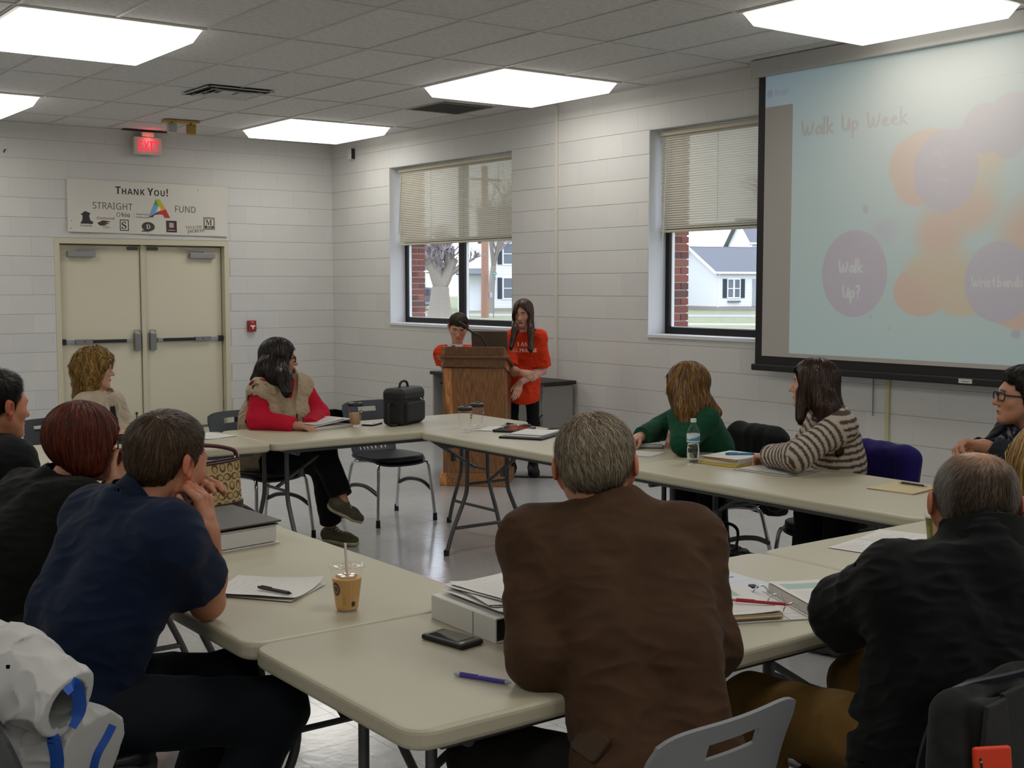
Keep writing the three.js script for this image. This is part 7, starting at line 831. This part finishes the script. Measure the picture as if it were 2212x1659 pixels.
// blond woman cut off by the right edge
person('edge', {
  label: 'blond woman in a tan top at the right edge, mostly outside the view', size: 0.98, skin: 0xc4917a,
  hair: { colors: [0x6d4f26, 0x94733f, 0xb08d52], thick: 0.024, top: 0.022, amp: 0.004, count: 3500, length: 0.13, seg: 6, width: 0.003, lift: 0.003, wild: 0.08, long: true, seed: 27, rough: 0.36, line: [[0, 0.075], [30, 0.06], [48, 0.01], [58, -0.09], [180, -0.13]], locks: [[[0, 0, -0.06], [0, -0.24, -0.09], 0.085, 0.06], [[0.06, 0, -0.02], [0.08, -0.23, -0.03], 0.05, 0.045], [[-0.06, 0, -0.02], [-0.08, -0.23, -0.03], 0.05, 0.045]] },
  hands: { L: { palm: [0, -1, 0] }, R: { palm: [0, -1, 0] } },
  clothes: [bottom('trousers', { color: 0x15130f }), shoes(dark, dark), top('tan_top', { off: 0.02, sleeve: 1.9, color: 0x8f7a4e, fold: 0.006, collar: 0.01 })],
});

// ---------------------------------------------------------------- seats and coats
const seatUnder = (label, key, m, back = 0.0, dy = 0) => { const J = POSE[key], a = (J.py + dy) * Math.PI / 180, f = [Math.sin(a), -Math.cos(a)]; return makeChair(label, [J.pel[0] - f[0] * back, 0, J.pel[2] - f[1] * back], az(J.py + dy), m); };
makeChair('light grey plastic chair with a handle slot, behind the man in the brown blazer', [-5.69, 0, 11.7], az(-4), greyShell, false);
makeChair('chair under the grey coat, behind the man in the black fleece', [-4.97, 0, 11.86], az(4), charShell);
seatUnder('black padded chair with chrome legs under the man in navy', 'navy', charShell, 0.04);
seatUnder('dark chair under the red-haired woman', 'red', charShell, 0.02); seatUnder('dark chair under the man at the left edge', 'blackhair', charShell, 0.02); seatUnder('dark chair under the curly-haired woman', 'curly', charShell, 0.02);
seatUnder('charcoal chair under the woman in the vest', 'vest', charShell, 0.03); seatUnder('dark chair under the woman in green', 'green', charShell, 0.03); seatUnder('dark chair under the woman in stripes', 'stripe', charShell, 0.03); seatUnder('dark chair under the woman with glasses', 'glasses', charShell, 0.02); seatUnder('dark chair under the woman at the right edge', 'edge', charShell, 0.02);
makeChair('empty black chair tucked in beyond the manila folder', [-2.33, 0, 10.28], az(270), blackPlastic);
makeChair('chair under the pale rain jacket at the lower left', [-6.53, 0, 10.96], az(92), charShell);
const slab3 = (c, ax, ay, azv, h, r) => { const X = nrm3(ax), Yv = nrm3(ay), Z = nrm3(azv), f = (x, y, z) => { const d = [x - c[0], y - c[1], z - c[2]], q = [Math.abs(dot3(d, X)) - h[0], Math.abs(dot3(d, Yv)) - h[1], Math.abs(dot3(d, Z)) - h[2]]; return Math.hypot(Math.max(q[0], 0), Math.max(q[1], 0), Math.max(q[2], 0)) + Math.min(0, Math.max(...q)) - r; }; const R = Math.hypot(...h) + r + 0.03; f.box = grow(newBox(), c, R); return f; };
function garment(name, label, category, base) { const o = thing(name, label, category, base); o.lay = (parent, nm, geo, m, l) => { geo.translate(-base[0], -base[1], -base[2]); return part(parent, nm, geo, m, l); }; return o; }
function ribbon(pts, w, t, nrm) { const c = new THREE.CatmullRomCurve3(pts.map((p) => V(...p))), n = 24, P = c.getPoints(n), N = V(...nrm).normalize(), pos = [], idx = []; P.forEach((p, i) => { const d = P[Math.min(i + 1, n)].clone().sub(P[Math.max(i - 1, 0)]).normalize(), s = new THREE.Vector3().crossVectors(d, N).normalize(); for (const [a, b] of [[-1, 0], [1, 0], [1, 1], [-1, 1]]) { const q = p.clone().addScaledVector(s, a * w / 2).addScaledVector(N, b * t); pos.push(q.x, q.y, q.z); } if (i) for (let k = 0; k < 4; k++) { const a = (i - 1) * 4 + k, b = (i - 1) * 4 + (k + 1) % 4; idx.push(a, b, b + 4, a, b + 4, a + 4); } }); const g = new THREE.BufferGeometry(); g.setAttribute('position', new THREE.Float32BufferAttribute(pos, 3)); g.setIndex(idx); g.computeVertexNormals(); return g; }
{ // rain jacket with blue tape
  const o = garment('rain_jacket', 'pale grey rain jacket with blue tape draped over a chair at the lower left', 'jacket', [-6.75, 0, 10.95]);
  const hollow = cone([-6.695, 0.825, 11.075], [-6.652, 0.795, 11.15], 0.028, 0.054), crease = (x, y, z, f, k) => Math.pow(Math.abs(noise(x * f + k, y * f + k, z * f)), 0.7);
  let f = uni([cone([-6.8, 0.84, 10.76], [-6.74, 0.45, 10.86], 0.09, 0.17), cone([-6.8, 0.82, 10.9], [-6.76, 0.45, 11.0], 0.08, 0.15), cone([-6.8, 0.86, 10.8], [-6.73, 0.84, 11.0], 0.085, 0.085), cone([-6.73, 0.84, 11.0], [-6.665, 0.8, 11.12], 0.085, 0.07), cone([-6.7, 0.71, 10.98], [-6.56, 0.66, 11.0], 0.085, 0.055), cone([-6.62, 0.66, 11.0], [-6.63, 0.4, 11.03], 0.1, 0.12), cone([-6.56, 0.66, 11.0], [-6.575, 0.45, 11.04], 0.05, 0.06)], 0.035);
  const f1 = moved(f, (x, y, z) => 0.03 * crease(x, y, z, 7, 3) + 0.014 * crease(x, y, z, 17, 9) - 0.014); const f2 = cut(f1, [-6.655, 0.8, 11.125], [0.5, -0.3, 0.8]); const g = (x, y, z) => smax(f2(x, y, z), -hollow(x, y, z), 0.004); g.box = f.box;
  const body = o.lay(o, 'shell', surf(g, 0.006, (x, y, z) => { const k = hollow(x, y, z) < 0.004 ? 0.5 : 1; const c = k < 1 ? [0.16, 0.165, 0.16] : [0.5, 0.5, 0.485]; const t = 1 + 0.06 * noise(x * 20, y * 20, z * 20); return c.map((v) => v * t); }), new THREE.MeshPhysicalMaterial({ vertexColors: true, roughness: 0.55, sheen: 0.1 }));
  const blue = mat(0x0b4fae, 0.5);
  const onto = (p) => { let q = [...p]; for (let k = 0; k < 12; k++) { const e = 0.003, d = g(...q), n = nrm3([g(q[0] + e, q[1], q[2]) - g(q[0] - e, q[1], q[2]), g(q[0], q[1] + e, q[2]) - g(q[0], q[1] - e, q[2]), g(q[0], q[1], q[2] + e) - g(q[0], q[1], q[2] - e)]); q = add3(q, n, -clamp(d - 0.002, -0.02, 0.02)); } return q; };
  for (const pts of [[[-6.66, 0.82, 11.17], [-6.64, 0.805, 11.17], [-6.625, 0.775, 11.15], [-6.64, 0.74, 11.13]], [[-6.69, 0.735, 11.12], [-6.7, 0.7, 11.13], [-6.69, 0.66, 11.14], [-6.68, 0.6, 11.15]], [[-6.52, 0.69, 11.06], [-6.52, 0.66, 11.08], [-6.53, 0.62, 11.1], [-6.53, 0.56, 11.1]]]) o.lay(body, 'blue_tape', ribbon(pts.map(onto), 0.026, 0.003, [-0.35, 0.25, 0.9]), blue);
}
{ // grey wool coat over the chair back
  const o = garment('wool_coat', 'charcoal wool coat hung over the chair of the man in black fleece', 'coat', [-5.0, 0, 12.1]);
  const P = (x, y, z) => [-5.0 + x, y - 0.025, 12.12 + z];
  let f = uni([cone(P(-0.18, 0.8, 0), P(0.22, 0.82, 0.0), 0.026, 0.03), slab3(P(0.02, 0.55, 0.045), [1, 0, 0.05], [0, 1, 0.05], [0, -0.05, 1], [0.2, 0.25, 0.004], 0.012), cone(P(-0.2, 0.78, 0.0), P(-0.27, 0.42, 0.06), 0.04, 0.055), cone(P(0.23, 0.8, 0.0), P(0.27, 0.4, 0.04), 0.045, 0.06)], 0.03);
  f = moved(f, (x, y, z) => 0.012 * Math.abs(noise(x * 7, y * 2.5, z * 7)) - 0.003); const w = cloth(0.98, 0.4, 0.003, 9), main = o.lay(o, 'back', surf(f, 0.008, colorOf(0x232422, 0.35, 40)), w);
  const flap = (pts, z) => extr(poly(pts), 0.006, 0.003, 2).translate(-5.0, -0.03, 12.12 + z); o.lay(main, 'front_panel', flap([[-0.19, 0.815], [-0.13, 0.82], [-0.03, 0.34], [-0.25, 0.34]], 0.078), mat(0x272826, 0.95, { bumpMap: withRep(speckle, 4, 4), bumpScale: 0.003 })); o.lay(main, 'lapel', flap([[-0.12, 0.825], [0.06, 0.835], [0.05, 0.34], [-0.04, 0.34]], 0.068), mat(0x232422, 0.95, { bumpMap: withRep(speckle, 4, 4), bumpScale: 0.003 }));
  const ph = thing('phone_case', 'orange phone in a soft case sticking up out of the coat pocket', 'phone', [-5.215, 0.645, 12.235], -0.5); part(ph, 'case', turned(rbox(0.08, 0.15, 0.014, 0.0065, 0, 0, 0, 4), -0.15), mat(0xd8380c, 0.6)); part(ph, 'camera_slot', turned(rbox(0.005, 0.022, 0.002, 0.0008, -0.022, 0.046, 0.0075), -0.15, 0, 0.1), mat(0x14100e, 0.3)); part(ph, 'lens', turned(turned(cyl(0.0022, 0.0022, 0.002, 0, 0, 0, 10), Math.PI / 2).translate(-0.022, 0.05, 0.0085), -0.15, 0, 0.1), chrome);
}
function chairJacket(label, key, color, seed) {
  const J = POSE[key], a = J.py * Math.PI / 180, F = [Math.sin(a), 0, -Math.cos(a)], R = [Math.cos(a), 0, Math.sin(a)], c0 = [J.pel[0] - F[0] * 0.03, 0, J.pel[2] - F[2] * 0.03], P = (r, y, f) => add3(add3([c0[0], y, c0[2]], R, r), F, f), o = garment('jacket', label, 'jacket', [c0[0], 0, c0[2]]);
  let f = uni([cone(P(-0.17, 0.8, -0.27), P(0.17, 0.8, -0.27), 0.045, 0.045), slab3(P(0, 0.58, -0.275), R, [0, 1, 0], F, [0.19, 0.2, 0.035], 0.025), cone(P(-0.19, 0.76, -0.27), P(-0.23, 0.45, -0.22), 0.05, 0.055), cone(P(0.19, 0.76, -0.27), P(0.23, 0.45, -0.22), 0.05, 0.055)], 0.04); f = moved(f, (x, y, z) => 0.016 * Math.abs(noise(x * 9 + seed, y * 4, z * 9)) - 0.006); o.lay(o, 'shell', surf(f, 0.01, colorOf(color, 0.2, 30)), cloth(0.85, 0.15)); return o;
}
chairJacket('black jacket hung on the chair of the woman in green', 'green', 0x0d0d0f, 1); chairJacket('purple jacket hung on the chair of the woman in stripes', 'stripe', 0x1c0f5c, 5);
{ const o = garment('tote_bag', 'shiny black bag on the floor under the right-hand table', 'bag', [-2.95, 0, 9.35]); let f = moved(slab3([-2.95, 0.17, 9.35], [1, 0, 0.3], [0, 1, 0], [-0.3, 0, 1], [0.1, 0.13, 0.16], 0.035), (x, y, z) => 0.02 * Math.abs(noise(x * 12, y * 12, z * 12))); const b = o.lay(o, 'body', surf(f, 0.008, () => [0.008, 0.008, 0.009]), new THREE.MeshPhysicalMaterial({ vertexColors: true, roughness: 0.3 })); o.lay(b, 'handle', tube([[-3.03, 0.31, 9.33], [-3.04, 0.42, 9.33], [-2.95, 0.46, 9.35], [-2.87, 0.42, 9.37], [-2.88, 0.31, 9.37]], 0.008, 8), mat(0x0a0a0b, 0.35)); }
{ const o = garment('tote_bag', 'dark bag on the floor beside the legs of the woman in stripes', 'bag', [-2.98, 0, 10.15]); let f = moved(slab3([-2.98, 0.19, 10.15], [1, 0, -0.2], [0, 1, 0], [0.2, 0, 1], [0.09, 0.15, 0.15], 0.035), (x, y, z) => 0.025 * Math.abs(noise(x * 10, y * 10, z * 10 + 5))); o.lay(o, 'body', surf(f, 0.009, () => [0.014, 0.012, 0.012]), new THREE.MeshPhysicalMaterial({ vertexColors: true, roughness: 0.4 })); const b = o.children[0]; o.lay(b, 'handle', tube([[-3.0, 0.35, 10.06], [-3.02, 0.47, 10.08], [-3.0, 0.5, 10.15], [-2.98, 0.47, 10.22], [-2.97, 0.35, 10.24]], 0.008, 8), mat(0x0f0d0d, 0.5)); }

// ---------------------------------------------------------------- outdoors: lawn, road, trees, houses
{
  const lawnTex = dataTex(256, 256, tile((u, v) => 0.55 + 0.25 * noise(u * 8, v * 8, 1) + 0.2 * noise(u * 40, v * 40, 2)), false), lt = dataTex(256, 256, (u, v) => { const n = lawnTex.image.data[(Math.floor(v * 256) * 256 + Math.floor(u * 256)) * 4] / 255; return [0.42 + 0.16 * n, 0.44 + 0.16 * n, 0.34 + 0.12 * n]; }); lt.repeat.set(40, 40);
  one('lawn', 'pale winter lawn stretching to the houses outside', 'lawn', turned(new THREE.PlaneGeometry(220, 260), -Math.PI / 2), mat(0xffffff, 0.95, { map: lt }), [111, -0.32, -40]);
  one('street', 'grey street running across beyond the lawn', 'street', box(5.5, 0.04, 200), mat(0x9a9a9a, 0.9), [40, -0.31, -52], 0.75); one('sidewalk', 'pale concrete sidewalk beside the street', 'sidewalk', box(1.5, 0.05, 200), mat(0xc9c7c2, 0.9), [31, -0.3, -36], 0.75);
  // bare trees
  function tree(label, base, h, r0, seed, lean, forks = 3, levels = 5) {
    const o = thing('bare_tree', label, 'tree', base), r = rng(seed), trunk = [], limbs = [], twigs = [];
    const grow2 = (p, d, len, rad, lv) => { const n = 3, pts = [p]; let q = p, dd = d; for (let i = 0; i < n; i++) { dd = nrm3(add3(dd, [r() - 0.5, (r() - 0.4) * 0.6, r() - 0.5], lv === 0 ? 0.08 : 0.28)); q = add3(q, dd, len / n); pts.push(q); } const c = new THREE.CatmullRomCurve3(pts.map((x) => V(...x))), seg = lv < 2 ? 6 : 3, rs = lv < 2 ? 8 : lv < 4 ? 5 : 3, g = new THREE.TubeGeometry(c, seg, 1, rs), pa = g.attributes.position; for (let i = 0; i < pa.count; i++) { const ring = Math.floor(i / (rs + 1)), t = ring / seg, k = rad * mix(1, 0.68, t) * (lv === 0 ? 1 + 0.35 * Math.pow(1 - t, 4) : 1), cp = c.getPointAt(t); pa.setXYZ(i, cp.x + (pa.getX(i) - cp.x) * k, cp.y + (pa.getY(i) - cp.y) * k, cp.z + (pa.getZ(i) - cp.z) * k); } g.computeVertexNormals(); (lv === 0 ? trunk : lv < 2 ? limbs : twigs).push(g); if (lv >= levels) return; const kids = lv === 0 ? forks : 3 + (r() < 0.4 ? 1 : 0); for (let k = 0; k < kids; k++) { const a = (k / kids + r() * 0.3) * 6.28, sp = lv === 0 ? 0.5 : 0.75; grow2(lv === 0 ? q : pts[1 + Math.floor(r() * 3)], nrm3(add3(dd, [Math.cos(a) * sp, 0.12, Math.sin(a) * sp])), len * (lv === 0 ? 0.85 : 0.66), rad * (lv === 0 ? 0.58 : 0.5), lv + 1); } };
    grow2([0, -0.3, 0], nrm3(lean), h, r0, 0); const bark = mat(0x8d857c, 0.95, { bumpMap: withRep(soft, 4, 6), bumpScale: 0.02 }); part(o, 'trunk', trunk, bark); part(o, 'limbs', limbs, bark).userData.kind = 'stuff'; if (twigs.length) part(o, 'twigs', twigs, mat(0x8f858a, 0.95)).userData.kind = 'stuff'; return o;
  }
  tree('big bare maple with a forked trunk outside the left window', [31.3, -0.25, -45.1], 2.1, 0.72, 5, [0, 1, 0], 4, 5);
  tree('bare tree behind the maple at the left window', [40, -0.3, -72], 4, 0.4, 9, [0.05, 1, 0], 3, 5);
  tree('bare tree in front of the two-storey house at the left window', [44, -0.3, -58], 3.6, 0.28, 12, [0.1, 1, 0], 3, 5);
  tree('bare tree above the white bungalow at the right window', [66.5, -0.3, -47], 4.2, 0.3, 15, [-0.2, 1, -0.1], 3, 5);
  // utility pole and street signs
  { const o = thing('utility_pole', 'reddish wooden utility pole outside the left window', 'pole', [36.2, -0.3, -47.6]); part(o, 'pole', cyl(0.24, 0.19, 9, 0, 4.5, 0, 14), mat(0x9c7868, 0.9)); part(o, 'cross_arm', box(2.2, 0.14, 0.12, 0, 8.2, 0.15), mat(0x8c6d60, 0.9)); part(o, 'meter', cyl(0.12, 0.12, 0.3, 0.28, 1.35, 0.15, 12), mat(0xa9aab0, 0.5)); }
  { const o = thing('street_sign', 'two green street-name blades on a thin post outside the left window', 'sign', [35.6, -0.3, -46.2], 0.65); const t = canvasTex(256, 64, (c, w, h) => { c.fillStyle = '#17806a'; c.fillRect(0, 0, w, h); c.fillStyle = '#cfe6dc'; c.fillRect(40, 26, 150, 10); }); part(o, 'post', cyl(0.035, 0.035, 2.75, 0.6, 1.37, 0, 8), mat(0x7d8487, 0.6)); part(o, 'upper_blade', box(0.75, 0.17, 0.02, 0.85, 2.62, 0), mat(0xffffff, 0.5, { map: t })); part(o, 'lower_blade', turned(box(0.85, 0.18, 0.02), 0, 0.35).translate(0.95, 2.33, 0), mat(0xffffff, 0.5, { map: t })); }
  one('sign_post', 'thin dark post on the lawn outside the left window', 'post', cyl(0.05, 0.05, 2.6, 0, 1.3, 0, 8), mat(0x55565c, 0.7), [34.4, -0.3, -47.6]);
  // houses
  const siding = mat(0xe4e6ea, 0.7), trimW = mat(0xeceef2, 0.6), shutter = mat(0x23303f, 0.7), paneM = mat(0x66707c, 0.15), roofM = mat(0x6c7078, 0.9);
  function opening(parent, w, h, x, y, z, ry, sash = 1, shut = true) { const g = new THREE.Group(); g.name = 'window'; g.position.set(x, y, z); g.rotation.y = ry; parent.add(g); part(g, 'frame', [box(w + 0.16, 0.08, 0.1, 0, h / 2 + 0.04, 0), box(w + 0.16, 0.1, 0.12, 0, -h / 2 - 0.05, 0), box(0.08, h, 0.1, -w / 2 - 0.04, 0, 0), box(0.08, h, 0.1, w / 2 + 0.04, 0, 0), ...(sash > 1 ? [box(0.14, h, 0.1)] : []), box(w, 0.06, 0.08, 0, 0, 0)], trimW); const n = sash; for (let k = 0; k < n; k++) part(g, 'pane', box(w / n - 0.04, h - 0.02, 0.03, (k - (n - 1) / 2) * w / n, 0, 0), paneM); if (shut) for (const s of [-1, 1]) part(g, 'shutter', box(0.34, h + 0.1, 0.05, s * (w / 2 + 0.3), 0, 0.02), shutter); }
  function house(label, pos, ry, W, D, H, R, wins, extra) {
    const o = thing('house', label, 'house', pos, ry); part(o, 'front_wall', bb(0, W, 0, H, -0.2, 0), siding); part(o, 'gable_wall', [bb(0, 0.2, 0, H, -D, -0.2), extr(poly([[0, H], [-D, H], [-D / 2, H + R]]), 0.2).rotateY(-Math.PI / 2).translate(0.2, 0, 0)], siding); part(o, 'rear_wall', bb(0, W, 0, H, -D, -D + 0.2), siding); part(o, 'end_wall', bb(W - 0.2, W, 0, H, -D, 0), siding);
    const L = Math.hypot(D / 2, R) + 0.45, a = Math.atan2(R, D / 2); part(o, 'front_roof', turned(box(W + 0.8, 0.12, L), a).translate(W / 2, H + R / 2 - 0.08, -D / 4 + 0.12), roofM); part(o, 'rear_roof', turned(box(W + 0.8, 0.12, L), -a).translate(W / 2, H + R / 2 - 0.08, -D * 0.75 - 0.12), roofM);
    part(o, 'eave', [box(W + 0.8, 0.16, 0.12, W / 2, H - 0.14, 0.36)], trimW); part(o, 'rake_board', [bar([-0.4, H - 0.16, 0.35], [-0.4, H + R + 0.06, -D / 2], 0.2, 0.06), bar([-0.4, H - 0.16, -D - 0.35], [-0.4, H + R + 0.06, -D / 2], 0.2, 0.06)], trimW); part(o, 'foundation', bb(-0.02, W + 0.02, -0.3, 0.25, -D - 0.02, 0.02), mat(0x9a938f, 0.9)); const lines = []; for (let y = 0.4; y < H; y += 0.22) lines.push(box(W, 0.012, 0.016, W / 2, y, 0.004)); part(o, 'siding_lap', lines, mat(0xc9ccd2, 0.8)).userData.kind = 'stuff';
    for (const w of wins) opening(o, ...w); if (extra) extra(o); return o;
  }
  house('white bungalow with grey roof outside the right window', [62.05, -0.25, -53.4], -0.22, 9, 7.5, 2.95, 1.9, [[1.05, 1.35, 1.5, 1.62, 0.02, 0, 2], [0.9, 1.35, 0.0, 1.6, -5.2, -Math.PI / 2, 1]], (o) => { part(o, 'downspout', [rod([0.05, 2.75, 0.3], [0.05, 2.5, 0.06], 0.05, 6), rod([0.05, 2.5, 0.06], [0.05, 0.2, 0.06], 0.05, 6)], trimW); part(o, 'window_box', box(1.1, 0.12, 0.2, 1.5, 0.62, 0.1), mat(0x6b6f76, 0.8)); part(o, 'door', box(0.95, 2.1, 0.06, 3.7, 1.3, 0.03), mat(0x9aa0a8, 0.5)); });
  house('white two-storey house with dark shutters outside the left window', [47.6, -0.35, -63.9], -0.62, 11, 7, 5.6, 2.4, [[0.9, 1.5, 2.05, 1.75, 0.02, 0, 1], [0.9, 1.5, 2.05, 4.35, 0.02, 0, 1], [0.9, 1.5, 5.5, 1.75, 0.02, 0, 1], [0.9, 1.5, 5.5, 4.35, 0.02, 0, 1]], (o) => { part(o, 'porch_roof', turned(box(2.4, 0.12, 2.2), 0.2).translate(-0.8, 3.0, 0.6), roofM); part(o, 'bay', bb(-1.9, 0, 0, 2.9, -4, -0.4), siding); });
  house('white two-storey house behind the bungalow at the right window', [77.5, -0.3, -64], -0.5, 10, 7, 5.8, 2.2, [[0.8, 1.5, 1.6, 4.6, 0.02, 0, 1], [0.8, 1.5, 5.0, 4.6, 0.02, 0, 1]]);
  house('grey house half hidden behind the maple', [42.2, -0.3, -76.5], -0.6, 7, 6, 3.2, 2.0, [[0.9, 1.3, 2.0, 1.7, 0.02, 0, 1]]);
  { // parked minivan
    const o = thing('minivan', 'dark blue minivan parked behind the maple', 'car', [45.3, -0.27, -69.6], 0.55), bodyM = phys(0x26304c, 0.3, { clearcoat: 0.6 }); const prof = poly([[-2.3, 0.35], [2.3, 0.35], [2.35, 0.8], [2.1, 1.0], [1.5, 1.08], [0.8, 1.68], [-1.8, 1.75], [-2.2, 1.5], [-2.35, 0.9]]); part(o, 'body', extr(prof, 1.7, 0.06, 3).translate(0, 0, -0.85), bodyM); for (const s of [-1, 1]) { for (const [a, b] of [[-2.0, -1.1], [-1.0, -0.05], [0.05, 0.75]]) part(o, 'side_window', bb(a, b, 1.08, 1.58, s * 0.915 - 0.01, s * 0.915 + 0.01), mat(0x1a1e26, 0.1)); for (const x of [-1.45, 1.45]) part(o, 'wheel', turned(cyl(0.34, 0.34, 0.22, 0, 0, 0, 20), Math.PI / 2).translate(x, 0.34, s * 0.82), mat(0x15151a, 0.7)); part(o, 'trim_strip', bb(-2.2, 2.2, 0.42, 0.6, s * 0.92 - 0.01, s * 0.92 + 0.01), mat(0x9aa0aa, 0.4)); } }
  { const r = rng(44), o = thing('shrub', 'bare grey shrub beside the two-storey house', 'shrub', [50.2, -0.3, -61.8]), gs = []; for (let k = 0; k < 60; k++) { const a = r() * 6.28, q = [Math.cos(a) * r() * 0.9, 0.5 + r() * 0.9, Math.sin(a) * r() * 0.9]; gs.push(rod([0, 0, 0], q, 0.02, 4)); } part(o, 'stems', gs, mat(0x7c7f78, 0.95)).userData.kind = 'stuff'; }
}

renderer.render(scene, camera);
